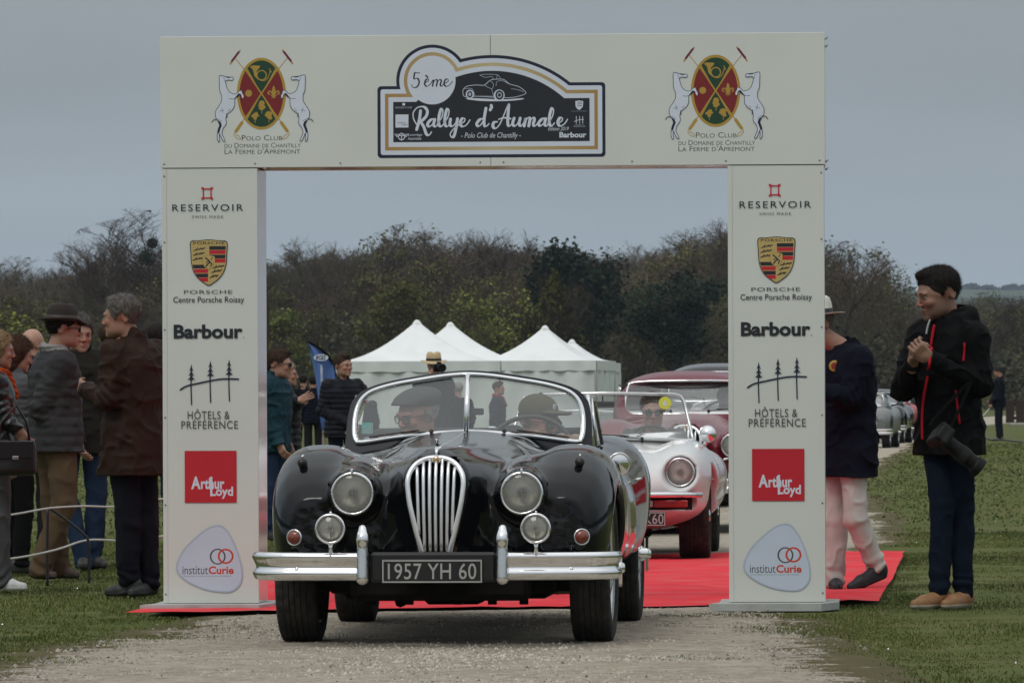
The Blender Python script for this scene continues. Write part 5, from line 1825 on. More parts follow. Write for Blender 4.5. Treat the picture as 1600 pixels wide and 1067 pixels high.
def head_sdf(q, female=False, eyes=True):
    x, y, z = q[:, 0], q[:, 1], q[:, 2]
    m = np.stack([np.abs(x), y, z], 1)
    d = s_ell(q, (0, .016, .034), (.076, .094, .086))
    d = smin(d, s_cone(m, (0, -.030, .005), (0, -.048, -.066), .064, .044), .03)
    d = smin(d, s_ell(m, (.028, -.020, -.058), (.034, .048, .044)), .025)
    d = smin(d, s_ell(q, (0, -.078, -.094), (.024, .018, .016)), .018)
    d = smin(d, s_ell(m, (.036, -.066, -.022), (.024, .022, .020)), .018)
    d = smin(d, s_ell(m, (.022, -.084, .024), (.030, .012, .009)), .012)
    d = smax(d, -s_ell(m, (.031, -.104, .004), (.017, .020, .011)), .012)
    d = smin(d, s_cone(m, (0, -.090, .016), (0, -.109, -.024), .0062, .0100), .011)
    d = smin(d, s_ell(m, (.012, -.100, -.029), (.008, .010, .007)), .006)
    d = smin(d, s_ell(q, (0, -.090, -.0545), (.023, .011, .006)), .006)
    d = smin(d, s_ell(q, (0, -.088, -.066), (.020, .011, .007)), .006)
    d = smax(d, -s_ell(q, (0, -.104, -.0600), (.021, .010, .0018)), .003)
    if eyes:
        d = smin(d, s_ell(m, (.031, -.0765, .004), (.0125, .0125, .0125)), .003)
    ear = s_ell(m @ rotz(.25), (.073, .030, -.004), (.008, .019, .029))
    ear = smax(ear, -s_ell(m @ rotz(.25), (.084, .026, -.002), (.006, .012, .020)), .005)
    d = smin(d, ear, .008)
    return d

def head_col(q, tone, beard=0.0):
    x, y, z = np.abs(q[:, 0]), q[:, 1], q[:, 2]
    c = np.tile(np.array(tone, dtype=np.float32), (len(q), 1))
    red = np.array((1.12, .80, .78), dtype=np.float32)
    def w(cx, cy, cz, r): return np.exp(-(((x - cx) ** 2 + (y - cy) ** 2 + (z - cz) ** 2) / r ** 2))[:, None]
    c *= 1 + (red - 1) * np.clip(w(.04, -.08, -.025, .028) + w(0, -.115, -.026, .022) + w(.08, .01, -.005, .03), 0, 1)
    lip = np.clip(1.3 - np.sqrt(((x) / .024) ** 2 + ((z + .0605) / .0115) ** 2), 0, 1)[:, None] * (y < -.082)[:, None]
    c = c * (1 - lip * .8) + np.array((tone[0] * .82, tone[1] * .45, tone[2] * .45), dtype=np.float32) * lip * .8
    if beard > 0:
        b = sstep(-.012, -.045, z) * sstep(.06, .0, y) * (1 - lip[:, 0])
        c *= (1 - beard * b)[:, None]
    # lids and the eye itself
    de = np.sqrt((x - .031) ** 2 + (y + .0765) ** 2 + (z - .004) ** 2)
    eye = (de < .0142) & (np.abs(z - .004) < .0058) & (y < -.080)
    c[eye] = (.24, .22, .20)
    iris = eye & (np.abs(x - .031) < .0078)
    c[iris] = (.03, .02, .015)
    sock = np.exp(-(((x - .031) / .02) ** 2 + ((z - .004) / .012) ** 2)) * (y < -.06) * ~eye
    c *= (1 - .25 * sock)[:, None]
    return c

def hair_sdf(q, style, seed=0):
    x, y, z = np.abs(q[:, 0]), q[:, 1], q[:, 2]
    th = {'short': .009, 'thick': .013, 'curly': .022, 'grey_full': .017, 'long': .020, 'fringe': .007, 'crop': .006}[style]
    # close at the temples and nape, fuller on top
    up = sstep(-.02, .085, z)
    T = th * (.35 + .65 * up) if style not in ('long', 'curly') else th + 0 * z
    d = s_ell(q, (0, .018, .036), (.0765, .094, .0865)) - T
    if style in ('thick', 'short', 'grey_full'):
        d = smin(d, s_ell(q, (0, -.040, .108), (.050, .046, .016 + th * .4)), .02)
    hl = interp(y, [-.12, -.085, -.062, -.045, -.030, -.012, .004, .030, .050, .065, .12], [.082, .074, .056, .030, -.008, -.018, .012, .034, .010, -.050, -.082])
    if style == 'fringe':
        hl = hl * 0 - .06
        d = np.maximum(d, z - .03); d = np.maximum(d, -.005 - y)
    if style == 'long':
        hl = np.minimum(hl, np.where(y > -.03, -.10, 1))
    d = smax(d, hl + vnoise(q, (95, 95, 20), 64 + seed) * .006 - z, .006)
    if style == 'long':
        l = s_ell(np.stack([x, y, z], 1), (.048, .045, -.045), (.046, .056, .105))
        l = np.maximum(l, -.02 - y)
        d = smin(d, l, .03)
    # locks: ridges running back from the brow and down at the nape
    fl = np.stack([x + q[:, 0] * .2, y * .25, z * .5 + y * .3], 1)
    n = (1 - np.abs(vnoise(fl, 85, 61 + seed))) * -.0045 + vnoise(q, (190, 70, 110), 62 + seed) * .0018 + .003
    if style in ('curly', 'grey_full', 'long'):
        n = n + vnoise(q, 42, 63 + seed) * (.008 if style == 'curly' else .0035)
    d = d + n
    if style != 'fringe':
        mm = np.stack([x, y, z], 1)
        d = np.minimum(d, s_cone(mm, (.015, -.0975, .0245), (.030, -.0965, .0290), .0024, .0030))
        d = np.minimum(d, s_cone(mm, (.030, -.0965, .0290), (.047, -.084, .0255), .0030, .0018))
    return d

def folds(P, sc, seed, amp):
    """cloth creases: warped ridges, sharp on the outside"""
    w = P + np.stack([vnoise(P, 6, seed), vnoise(P, 6, seed + 1), vnoise(P, 5, seed + 2)], 1) * .05
    n = 1 - np.abs(vnoise(w, sc, seed + 3)) * 1.6
    return -amp * np.clip(n, 0, 1) ** 2 + amp * .35

def hand_sdf(P, w, d, n, side=1, curl=.5, fist=False, sc=1.0, spread=.004):
    """w wrist, d finger direction, n palm normal (fingers curl towards n)"""
    w = np.array(w, float); d = np.array(d, float); d /= np.linalg.norm(d)
    n = np.array(n, float); n -= d * n.dot(d); n /= np.linalg.norm(n)
    s = np.cross(d, n) * side
    R = np.stack([s, d, n], 1).astype(np.float32)
    q = ((P - w.astype(np.float32)) @ R) / sc
    f = s_box(q, (0, .050, 0), (.040, .045, .015), .014)
    f = smin(f, s_cone(q, (0, -.03, 0), (0, .02, 0), .027, .026), .02)
    for k, (bx, L, r) in enumerate(((-.030, .060, .0078), (-.010, .071, .0085), (.011, .075, .0088), (.031, .068, .0086))):
        a = curl * (1.05 + .06 * (k - 1.5))
        p = np.array((bx, .088, 0.0)); sp = (bx / .03) * spread
        ang = 0
        for seg, (ln, ca) in enumerate(((.45, .9), (.32, 1.1), (.23, .8))):
            ang += a * ca
            e = p + np.array((sp * ln * 2, math.cos(ang) * L * ln * 1.12, math.sin(ang) * L * ln * 1.12))
            f = smin(f, s_cone(q, p, e, r * (1.08 - .07 * seg), r * (1.0 - .07 * seg)), .004)
            p = e
    t0 = (.030, .018, .004); t1 = (.052, .048, .014 + .012 * curl); t2 = (.050 - .012 * curl, .078, .022 + .020 * curl)
    f = smin(f, s_cone(q, t0, t1, .013, .0105), .008); f = smin(f, s_cone(q, t1, t2, .0105, .0085), .004)
    return f * sc

def s_secz(P, zs, cx, cy, ax, ay, p=2.3):
    z = P[:, 2]
    CX = interp(z, zs, cx); CY = interp(z, zs, cy); A = interp(z, zs, ax); B = interp(z, zs, ay)
    u = np.abs(P[:, 0] - CX) / A; v = np.abs(P[:, 1] - CY) / B
    d = ((u ** p + v ** p) ** (1 / p) - 1) * np.minimum(A, B)
    over = np.maximum(zs[0] - z, z - zs[-1])
    return np.where(over > 0, np.hypot(np.maximum(d, 0), over), d)

def seg_t(P, a, b):
    a = V3(*a); b = V3(*b); ba = b - a
    return np.clip(((P - a) @ ba) / float(ba @ ba), -0.3, 1.3)

PEOPLE = {}
def person(label, px, Z, face=0.0, top=None, H=1.75, z0=None, head=(0, 0), hs=1.0, J=None, lean=0.0,
           skin=(.34, .185, .13), hair='short', hairc=('dark', (.020, .015, .012)), beard=0.0,
           jacket=('jacket', None, .72), jm=None, puff=0.0, tm=None, shoes=((.02, .02, .02), (.02, .02, .02)),
           hat=None, glasses=None, scarf=None, h=.010, seated=False, group=None, collar=1.0, bulk=1.0, hood=False,
           curl=(.5, .5), world_loc=None, palm=None, legw=1.0, openf=None, local=None):
    if world_loc is not None:
        X, Y, zz = world_loc
    else:
        X = at(px, Z); Y = Z
        zz = gz1(X, Z) if z0 is None else z0
    th = math.radians(face)
    if top is not None:
        H = zat(top, Z) - zz
    k = H / 1.75
    root = thing('person', label, 'person', (X, Y, zz), th, group)
    Rw = rotz(th)
    def conv(p):
        """(px, py, depth) of the picture -> local point"""
        w = np.array([at(p[0], Z + p[2]) - X, p[2], zat(p[1], Z + p[2]) - zz], dtype=np.float32)
        return Rw.T @ w
    j = {'sL': (.178, .012, 1.405), 'sR': (-.178, .012, 1.405), 'eL': (.245, .04, 1.125), 'eR': (-.245, .04, 1.125),
         'wL': (.235, -.06, .885), 'wR': (-.235, -.06, .885), 'hL': (.092, .0, .93), 'hR': (-.092, .0, .93),
         'kL': (.105, -.012, .50), 'kR': (-.105, -.012, .50), 'aL': (.115, .02, .095), 'aR': (-.115, .02, .095), 'head': (0, -.015, 1.632)}
    j = {a: np.array(b) * k for a, b in j.items()}
    tz = 0.0
    if seated:
        tz = -.62 * k
        for a in ('sL', 'sR', 'eL', 'eR', 'wL', 'wR', 'head', 'hL', 'hR'):
            j[a][2] += tz
        for s, a in ((1, 'L'), (-1, 'R')):
            j['k' + a] = np.array((s * .12, -.42, .52)); j['a' + a] = np.array((s * .12, -.66, .40))
    if lean:
        for a in ('sL', 'sR', 'head'):
            j[a][1] -= lean * (j[a][2] - tz - .95 * k)
    for a, b in (local or {}).items():
        j[a] = np.array(b, dtype=float)
    for a, b in (J or {}).items():
        if a[0] == 't' or a[0] == 'd': continue
        j[a] = conv(b)
    for s, a in ((1, 'L'), (-1, 'R')):
        if J and 'd' + a in J:
            j['d' + a] = conv(J['d' + a]) - j['w' + a]
        else:
            v = j['w' + a] - j['e' + a]; j['d' + a] = v / np.linalg.norm(v)
    hc = j['head']; hyaw, hpitch = math.radians(head[0]), math.radians(head[1])
    HR = rotz(hyaw) @ rotx(hpitch)
    HS = k * hs * 1.02
    hcf = hc.astype(np.float32)
    def toh(P): return ((P - hcf) @ HR) / HS
    neck0 = np.array((0, .025 * k - lean * .5 * k, 1.44 * k + tz)); neck1 = hc + HR @ np.array((0, .028, -.055)) * HS
    ch = np.array((0, .01 - lean * .35 * k, 1.30 * k + tz)); pel = np.array((0, .01, .97 * k + tz))
    pn = palm or {}
    def body(P):
        d = head_sdf(toh(P)) * HS
        d = smin(d, s_cone(P, neck0, neck1, .060 * k, .053 * k), .02)
        d = smin(d, s_cone(P, ch, neck0, .075 * k, .050 * k), .03)
        d = smin(d, s_cone(P, pel, ch, .085 * k, .095 * k), .05)
        for a, s in (('L', 1), ('R', -1)):
            d = smin(d, s_cone(P, ch + np.array((0, 0, .08)), j['s' + a], .05 * k, .045 * k), .03)
            d = smin(d, s_cone(P, j['s' + a], j['e' + a], .042 * k, .034 * k), .02)
            d = smin(d, s_cone(P, j['e' + a], j['w' + a], .034 * k, .024 * k), .015)
            nn = pn.get(a, (-s * .8, -.3, 0.1))
            d = smin(d, hand_sdf(P, j['w' + a], j['d' + a], nn, side=s, curl=curl[0 if a == 'L' else 1], sc=k), .008)
            d = smin(d, s_cone(P, pel, j['h' + a], .08 * k, .07 * k), .03)
            d = smin(d, s_cone(P, j['h' + a], j['k' + a], .066 * k, .044 * k), .03)
            d = smin(d, s_cone(P, j['k' + a], j['a' + a], .044 * k, .030 * k), .02)
        return d
    def bcol(P):
        q = toh(P)
        c = head_col(q, skin, beard)
        far = np.linalg.norm(q, axis=1) > .16
        c[far] = np.array(skin) * .92
        return c
    pts = np.array([j[a] for a in j if a[0] != 'd'] + [hc])
    lo = pts.min(0) - np.array((.22, .24, .14)) * k; hi = pts.max(0) + np.array((.22, .24, .20)) * k
    lo[2] = max(lo[2], -.02)
    hands = [j['w' + a] + j['d' + a] / max(np.linalg.norm(j['d' + a]), 1e-6) * .22 for a in 'LR']
    lo = np.minimum(lo, np.min(hands, 0)); hi = np.maximum(hi, np.max(hands, 0))
    sdf_obj('body', body, lo, hi, h * .8, m_skin, root, colfn=bcol)
    eul = (hpitch, 0, hyaw)
    def head_part(o):
        # worn pieces are modelled in head space
        M = Matrix(((*HR[0], 0), (*HR[1], 0), (*HR[2], 0), (0, 0, 0, 1)))
        o.matrix_local = Matrix.Translation(Vector([float(v) for v in hc])) @ M @ Matrix.Scale(HS, 4)
        return o
    if hair and hair != 'bald':
        sd = len(PEOPLE)
        o = sdf_obj('hair', lambda q: hair_sdf(q, hair, sd), (-.12, -.13, -.18), (.12, .15, .17), max(h * .55, .004), hair_mat(*hairc), root)
        head_part(o)
        if h < .0105:
            # loose strands stand off the surface
            n = len(o.data.vertices)
            co = np.empty(n * 3, dtype=np.float32); no = np.empty(n * 3, dtype=np.float32)
            o.data.vertices.foreach_get('co', co); o.data.vertices.foreach_get('normal', no)
            co = co.reshape(-1, 3); no = no.reshape(-1, 3)
            gg = np.random.default_rng(sd)
            ii = gg.integers(0, n, 5200)
            p = co[ii] + gg.normal(size=(len(ii), 3)) * .0015; nn = no[ii]
            keep = (p[:, 2] > -.06) & ~((p[:, 1] < -.085) & (p[:, 2] < .045)) & ((p[:, 1] > -.02) | (p[:, 2] > .06))
            p, nn = p[keep], nn[keep]
            flow = np.stack([p[:, 0] * 2.0, .5 + 0 * p[:, 0], -.4 + (p[:, 2] - .05) * 4], 1)
            d = nn * .55 + flow * .55 + gg.normal(size=p.shape) * .28
            d /= np.linalg.norm(d, axis=1, keepdims=True)
            L = (.007 + .010 * gg.random((len(p), 1))) * (1.5 if hair in ('curly', 'long') else 1)
            w = np.cross(d, nn); w /= np.maximum(np.linalg.norm(w, axis=1, keepdims=True), 1e-6); w *= .0009
            v = np.stack([p - w - nn * .002, p + w - nn * .002, p + d * L], 1).reshape(-1, 3)
            f = np.arange(len(p))[:, None] * 3 + np.array([[0, 1, 2]])
            st = link_mesh('strands', mesh_np('strands', v, f, hair_mat(*hairc), False), o); st['kind'] = 'stuff'
    # ---- upper garment
    gname, _, hem = jacket
    hem = hem * k + tz
    zs = np.array([hem / k - tz / k, .97, 1.08, 1.20, 1.32, 1.41, 1.475]) * k + tz
    if zs[0] > zs[1] - .02: zs[0] = zs[1] - .04
    flare = 1.0 + max(0, (.95 * k + tz - hem)) * .28
    bk = bulk
    AX = np.array([.178 * flare, .178, .170, .182, .196, .165, .078]) * k * bk
    AY = np.array([.140 * flare, .140, .134, .138, .134, .108, .072]) * k * bk
    cy = np.array([.008] * 7) * k - lean * (zs - (.95 * k + tz)); cyl = cy
    jm_ = jm or cloth('black', (.012, .012, .013))
    seedp = 70 + len(PEOPLE) % 7
    def top_f(P):
        t = s_secz(P, zs, [0] * 7, cyl, AX, AY, 2.35)
        band = P[:, 2] * 1.0
        arms = []
        for a in 'LR':
            up = s_cone(P, j['s' + a], j['e' + a], .070 * k * bk, .058 * k * bk)
            lw = s_cone(P, j['e' + a], j['w' + a], .058 * k * bk, .043 * k * bk)
            # sleeve ends at the cuff
            dv = (j['w' + a] - j['e' + a]); L = np.linalg.norm(dv); dn = (dv / L).astype(np.float32)
            lw = np.maximum(lw, (P - j['w' + a].astype(np.float32)) @ dn - .012)
            if puff > 0:
                up = up + puff * (np.abs(np.sin(seg_t(P, j['s' + a], j['e' + a]) * .29 * PI / .052)) * -1 + .5)
                lw = lw + puff * (np.abs(np.sin(seg_t(P, j['e' + a], j['w' + a]) * .26 * PI / .052)) * -1 + .5)
            # creases gather at the elbow
            el = np.exp(-(np.linalg.norm(P - j['e' + a].astype(np.float32), axis=1) / .13) ** 2)
            cr = .006 * el * np.sin(seg_t(P, j['s' + a], j['w' + a]) * 50 + vnoise(P, 10, 90) * 4.5)
            arms.append(smin(up, lw, .018) + cr)
        if puff > 0:
            t = t + puff * (.5 - np.abs(np.sin(band * PI / .058)))
        sh = s_cone(P, j['sL'], j['sR'], .066 * k * bk, .066 * k * bk)
        d = smin(t, sh, .05)
        for a in arms:
            d = smin(d, a, .026)
        if collar > 0:
            c0 = (neck0[0], neck0[1], 1.455 * k + tz); c1 = (neck0[0], neck0[1] - .012, 1.455 * k + tz + .055 * collar)
            co = s_cone(P, c0, c1, .080 * k, .072 * k)
            ci = s_cone(P, c0, (c1[0], c1[1], c1[2] + .05), .062 * k, .062 * k)
            co = np.maximum(co, P[:, 2] - c1[2] - .012 - (P[:, 1] - neck0[1]) * .25)
            co = np.maximum(co, -ci)
            d = smin(d, co, .012)
        if hood:
            hd = s_ell(P, (0, neck0[1] + .085, 1.47 * k + tz), (.125, .075, .065))
            hd2 = s_torus_arc((P - V3(0, neck0[1] + .02, 1.50 * k + tz)) @ rotx(.35), (0, 0, 0), .098, .030, 2)
            d = smin(d, smin(hd, hd2, .03), .03)
        w = vnoise(P, (7, 7, 9), seedp) * .007 + folds(P, (9, 9, 13), seedp, .011) + folds(P, (19, 19, 12), seedp + 5, .006)
        d = d + (w if puff == 0 else w * .55)
        d = np.maximum(d, hem - P[:, 2] + vnoise(P, 8, 77) * .006)
        # open neck so that the throat shows
        nk = s_cone(P, (0, neck0[1] - .03, 1.45 * k + tz), (0, neck0[1] - .06, 1.56 * k + tz), .045 * k, .065 * k)
        d = smax(d, -nk, .006)
        return d
    jo = sdf_obj(gname, top_f, lo, hi, h, jm_, root)
    # ---- trousers
    tm_ = tm or cloth('jeans', (.022, .035, .070))
    def leg_f(P):
        d = s_ell(P, (0, .012, .955 * k + tz), (.165 * k, .125 * k, .12 * k))
        for a in 'LR':
            u = s_cone(P, j['h' + a], j['k' + a], .092 * k * legw, .071 * k * legw)
            l = s_cone(P, j['k' + a], j['a' + a], .071 * k * legw, .060 * k * legw)
            l = smin(u, l, .012)
            tt = seg_t(P, j['k' + a], j['a' + a])
            l = l + .006 * sstep(.68, 1.0, tt) * np.sin(tt * 30 + vnoise(P, 9, 95) * 5)
            dv = (j['a' + a] - j['k' + a]); dn = (dv / np.linalg.norm(dv)).astype(np.float32)
            l = np.maximum(l, (P - j['a' + a].astype(np.float32)) @ dn - .045)
            d = smin(d, l, .022)
        d = d + vnoise(P, (9, 9, 5), seedp + 3) * .005 + folds(P, (14, 14, 9), seedp + 4, .008)
        return d
    tlo = np.minimum(lo, pts.min(0) - .14); thi = hi.copy(); thi[2] = 1.12 * k + tz
    tlo[2] = max(tlo[2], 0.0)
    sdf_obj('trousers', leg_f, tlo, thi, h, tm_, root)
    # ---- shoes
    if not seated:
        up_c, so_c = np.array(shoes[0]), np.array(shoes[1])
        for a, s in (('L', 1), ('R', -1)):
            an = j['a' + a]
            if J and 't' + a in J:
                toe = conv(J['t' + a])
            else:
                toe = an + np.array((s * .05, -.185 * k, 0)); toe[2] = .032
            f = toe - an; f[2] = 0; f /= np.linalg.norm(f)
            lift = max(0.0, an[2] - .095 * k)
            heel = an - f * .045 * k; heel[2] = .040 + lift * .95
            ball = toe - f * .07; ball[2] = .036 + (.3 * lift if lift > .02 else 0)
            toe = toe.copy(); toe[2] = .030
            def shoe_f(P, an=an, heel=heel, ball=ball, toe=toe):
                up_ = s_cone(P, heel, ball, .031 * k, .037 * k)
                up_ = smin(up_, s_cone(P, ball, toe, .037 * k, .024 * k), .02)
                d = smin(up_, s_cone(P, heel + np.array((0, 0, .03)), an + np.array((0, 0, -.01)), .033 * k, .040 * k), .025)
                d = smin(d, s_cone(P, an + np.array((0, 0, -.03)), ball + np.array((0, 0, .012)), .034 * k, .022 * k), .02)
                hz = heel[2] - .012
                tq = np.clip(((P - heel.astype(np.float32)) @ (ball - heel).astype(np.float32)) / float((ball - heel) @ (ball - heel)), 0, 1.6)
                base = hz + (ball[2] - heel[2]) * tq
                sole = np.maximum(up_ - .004, np.abs(P[:, 2] - base + .010) - .011)
                d = np.minimum(d, sole)
                lace = np.abs(np.sin(tq * 34)) * .0025 * np.exp(-((tq - .55) / .25) ** 2) * (P[:, 2] > base + .035)
                d = d - lace
                if lift < .02:
                    d = np.maximum(d, .004 - P[:, 2])
                return d
            def scol(P, ball=ball, lift=lift):
                c = np.tile(up_c, (len(P), 1)).astype(np.float32)
                if lift < .02:
                    c[P[:, 2] < .026] = so_c
                return c
            l2 = np.minimum.reduce([heel, toe, an]) - .08; h2 = np.maximum.reduce([heel, toe, an]) + .09
            l2[2] = max(-.01, l2[2] - .02)
            sdf_obj('shoe', shoe_f, l2, h2, max(h * .75, .006), m_tint, root, colfn=scol)
    # ---- things worn on the head
    if hat:
        kindh, c, bandc = hat
        hm = mat('hat_' + kindh + str(len(PEOPLE)), c, rough=.85, var=.1, scale=20, bump=.3, bscale=300)
        mb = MB(); seg = 40
        if kindh in ('fedora', 'panama'):
            br = .058 if kindh == 'fedora' else .070
            prof = [(.084, .062), (.086, .052), (.084 + br * .5, .046), (.084 + br, .052 if kindh == 'fedora' else .044), (.084 + br, .055 if kindh == 'fedora' else .047), (.084 + br * .5, .050), (.090, .058), (.0895, .080), (.086, .120), (.078, .152), (.060, .166), (.035, .158), (.0001, .150)]
            mb.lathe(prof, (0, 0, 0), 'z', seg)
            vs = []
            for (x, y, z) in mb.v:
                r = math.hypot(x, y)
                y2 = y * 1.17 + .014
                if r > .10: z += -(y / .14) * -.008 + (abs(x) / .14) ** 2 * .014 - (.012 if y < -.08 else 0)
                if z > .13: z -= .016 * math.exp(-(x / .02) ** 2); x *= 1 - .18 * max(0, -y / .08)
                vs.append((x, y2, z))
            mb.v = vs
            ho = mb.build('hat', hm, root, smooth=True)
            head_part(ho)
            bd = MB(); bd.lathe([(.0915, .060), (.0925, .062), (.0905, .088), (.0895, .089)], (0, 0, 0), 'z', seg)
            bd.v = [(x, y * 1.17 + .014, z) for x, y, z in bd.v]
            bd.build('hat_band', mat('hatband' + str(len(PEOPLE)), bandc, rough=.6, var=.1), ho, smooth=True)
        else:
            def capf(q):
                x, y, z = q[:, 0], q[:, 1], q[:, 2]
                if kindh == 'flat':
                    d = s_ell(q, (0, .022, .078), (.102, .128, .058))
                    d = smin(d, s_ell(q, (0, -.085, .066), (.074, .058, .018)), .03)
                    d = smax(d, .048 - z - y * .25, .01)
                elif kindh == 'cap':
                    d = s_ell(q, (0, .016, .052), (.087, .106, .083))
                    d = np.maximum(d, .030 - z - y * .12)
                    b = s_ell(q @ rotx(-.12), (0, -.112, .048), (.070, .080, .012))
                    b = smax(b, -(s_ell(q, (0, .016, .034), (.080, .098, .08))), .004)
                    d = smin(d, b, .008)
                    d = smin(d, s_ell(q, (0, .016, .137), (.008, .008, .005)), .003)
                else:
                    d = s_ell(q, (0, .018, .050), (.088, .106, .088)) + .002 * np.sin(np.arctan2(y, x) * 40)
                    d = smax(d, .018 - z - y * .15, .008)
                    d = smin(d, np.maximum(s_ell(q, (0, .018, .040), (.092, .110, .090)), np.abs(z - .034 + y * .15) - .014), .006)
                return d + vnoise(q, 30, 5) * .0018
            ho = sdf_obj('hat', capf, (-.14, -.23, -.02), (.14, .17, .18), max(.0045, h * .5), hm, root)
            head_part(ho)
            if kindh == 'cap':
                lg = MB(); lg.box((0, -.083, .088), (.010, .003, .012), bev=.001); lg.build('cap_badge', I_WHITE, ho)
    if glasses:
        sun_, gc = glasses
        g = MB()
        for s in (-1, 1):
            ring = [(s * (.031 + .025 * math.cos(a)), -.103 + .010 * abs(math.cos(a)) * (1 if math.cos(a) > 0 else 0), .003 + .019 * math.sin(a)) for a in np.linspace(0, 2 * PI, 19)]
            g.tube(ring, .0024, 6, cap=False)
            g.tube([(s * .055, -.095, .010), (s * .078, -.05, .010), (s * .080, .005, .006), (s * .078, .02, -.006)], .0022, 6)
        g.tube([(-.008, -.106, .008), (.008, -.106, .008)], .0022, 6)
        go = g.build('glasses', mat('spectacle_frame', (.015, .012, .010), rough=.3, var=0), root, smooth=True); head_part(go)
        le = MB()
        for s in (-1, 1):
            P = [(s * (.031 + .024 * math.cos(a)), -.1025 + (.010 * math.cos(a) if math.cos(a) > 0 else 0), .003 + .018 * math.sin(a)) for a in np.arange(16) * PI / 8]
            le.add(P, [tuple(range(16))])
        le.build('lenses', mat('dark_lens', (.008, .008, .009), rough=.06, var=0, spec=.8) if sun_ else glass_mat('spectacle_glass', (.93, .95, .95), 1.5, .03), go)
    if scarf:
        def sf(P):
            d = s_torus_arc((P - V3(neck0[0], neck0[1] - .008, 1.495 * k + tz)) @ rotx(.22), (0, 0, 0), .068 * k, .030 * k, 2)
            d = smin(d, s_cone(P, (.03, neck0[1] - .085, 1.47 * k + tz), (.05, neck0[1] - .135, 1.33 * k + tz), .026, .022), .02)
            return d + .004 * np.sin(P[:, 2] * 190 + P[:, 0] * 60 + vnoise(P, 12, 4) * 4) + vnoise(P, 24, 8) * .005
        sdf_obj('scarf', sf, (-.14, neck0[1] - .22, 1.28 * k + tz), (.14, neck0[1] + .13, 1.60 * k + tz), max(h * .8, .007), cloth('scarf' + str(len(PEOPLE)), scarf, var=.3, scale=45), root)
    PEOPLE[label] = (root, top_f, j, k, jo)
    return root, top_f, j, k, jo

def drape(f, pts, direction, off=.003, reach=.5, n=260):
    """lay points on the surface f: march from outside along direction"""
    d = np.array(direction, dtype=float); d /= np.linalg.norm(d)
    out = []
    for p in pts:
        t = np.linspace(0, reach, n)
        Q = (np.array(p, dtype=float)[None] + d[None] * t[:, None]).astype(np.float32)
        v = f(Q)
        i = int(np.argmax(v < 0)) if (v < 0).any() else n - 1
        out.append(tuple(np.array(p) + d * (t[i] - off)))
    return out

def draped_strip(name, f, path, direction, w, m, parent, sub=8):
    q = catmull(path, sub)
    P = drape(f, q, direction)
    mb = MB(); mb.tube(P, w, 6, flat=(1.0, 1.0))
    return mb.build(name, m, parent, smooth=True)

c_black = cloth('black', (.005, .005, .0055)); c_navy = cloth('navy', (.006, .007, .014)); c_brown = cloth('brown_wax', (.027, .014, .009), rough=.6, bump=.2, bscale=60)
c_grey = cloth('grey_quilt', (.036, .035, .037), rough=.65, bump=.15); c_khaki = cloth('khaki', (.095, .064, .038)); c_jeans = cloth('jeans', (.017, .030, .062))
c_djeans = cloth('dark_jeans', (.006, .010, .020)); c_teal = cloth('teal', (.010, .036, .050), rough=.6); c_lgrey = cloth('light_grey_quilt', (.080, .080, .088), rough=.6)
c_cream = cloth('cream', (.52, .50, .47)); c_dgrey = cloth('charcoal', (.013, .013, .014)); c_olive = cloth('olive', (.030, .030, .018))
c_tan = cloth('tan', (.20, .13, .07)); c_bluegrey = cloth('blue_grey', (.016, .019, .026)); c_softsh = cloth('softshell', (.0035, .0035, .004), rough=.75, bump=.15, bscale=400)
GREY = ('grey', (.16, .155, .15)); DARK = ('dark', (.012, .009, .008)); BROWN = ('brown', (.045, .026, .016)); WHITEH = ('white', (.40, .39, .38)); BLOND = ('blond', (.22, .15, .08)); SALT = ('salt', (.085, .080, .075))

# ---- the man on the right
r, tf, j, k, jo = person('man in black jacket with red zips clasping his hands right of the arch', 1482, 32.95, face=-44, top=421, head=(-26, 14), hs=1.08, lean=.03,
    J={'eR': (1410, 608, -.02), 'wR': (1427, 570, -.27), 'dR': (1433, 530, -.32), 'eL': (1532, 606, -.14), 'wL': (1452, 563, -.36), 'dL': (1412, 524, -.42),
       'head': (1466, 463, -.03), 'kR': (1472, 790, -.05), 'aR': (1466, 926, -.08), 'tR': (1428, 950, -.20), 'kL': (1502, 795, .02), 'aL': (1504, 928, -.02), 'tL': (1476, 952, -.17)},
    palm={'R': (.8, .0, .1), 'L': (.0, .7, -.35)}, curl=(.95, .8), hair='thick', hairc=DARK, beard=.42, skin=(.27, .15, .105), jacket=('jacket', None, .79), jm=c_softsh, tm=c_djeans,
    shoes=((.26, .13, .055), (.34, .30, .25)), h=.0068, hood=True, collar=1.35, bulk=1.03, legw=.86)
m_redzip = cloth('red_zip', (.42, .012, .022), rough=.6)
def fr(pxy):        # picture point -> local point on a plane in front of him
    X = at(pxy[0], 32.35) - r.location.x; Zz = zat(pxy[1], 32.35) - r.location.z
    return tuple(rotz(r.rotation_euler[2]).T @ np.array((X, 32.35 - 32.95, Zz), dtype=np.float32))
cd = tuple(rotz(r.rotation_euler[2]).T @ np.array((0.05, 1, 0), dtype=np.float32))
draped_strip('zip', tf, [fr(p) for p in ((1463, 508), (1459, 530), (1456, 552), (1452, 580))], cd, .0075, m_redzip, r)
draped_strip('zip', tf, [fr(p) for p in ((1452, 590), (1446, 620), (1443, 650), (1443, 690))], cd, .0075, m_redzip, r)
draped_strip('pocket_zip', tf, [fr(p) for p in ((1510, 537), (1510, 550), (1508, 566))], cd, .0065, m_redzip, r)
draped_strip('pocket_zip', tf, [fr(p) for p in ((1496, 612), (1498, 632), (1502, 665))], cd, .006, m_redzip, r)
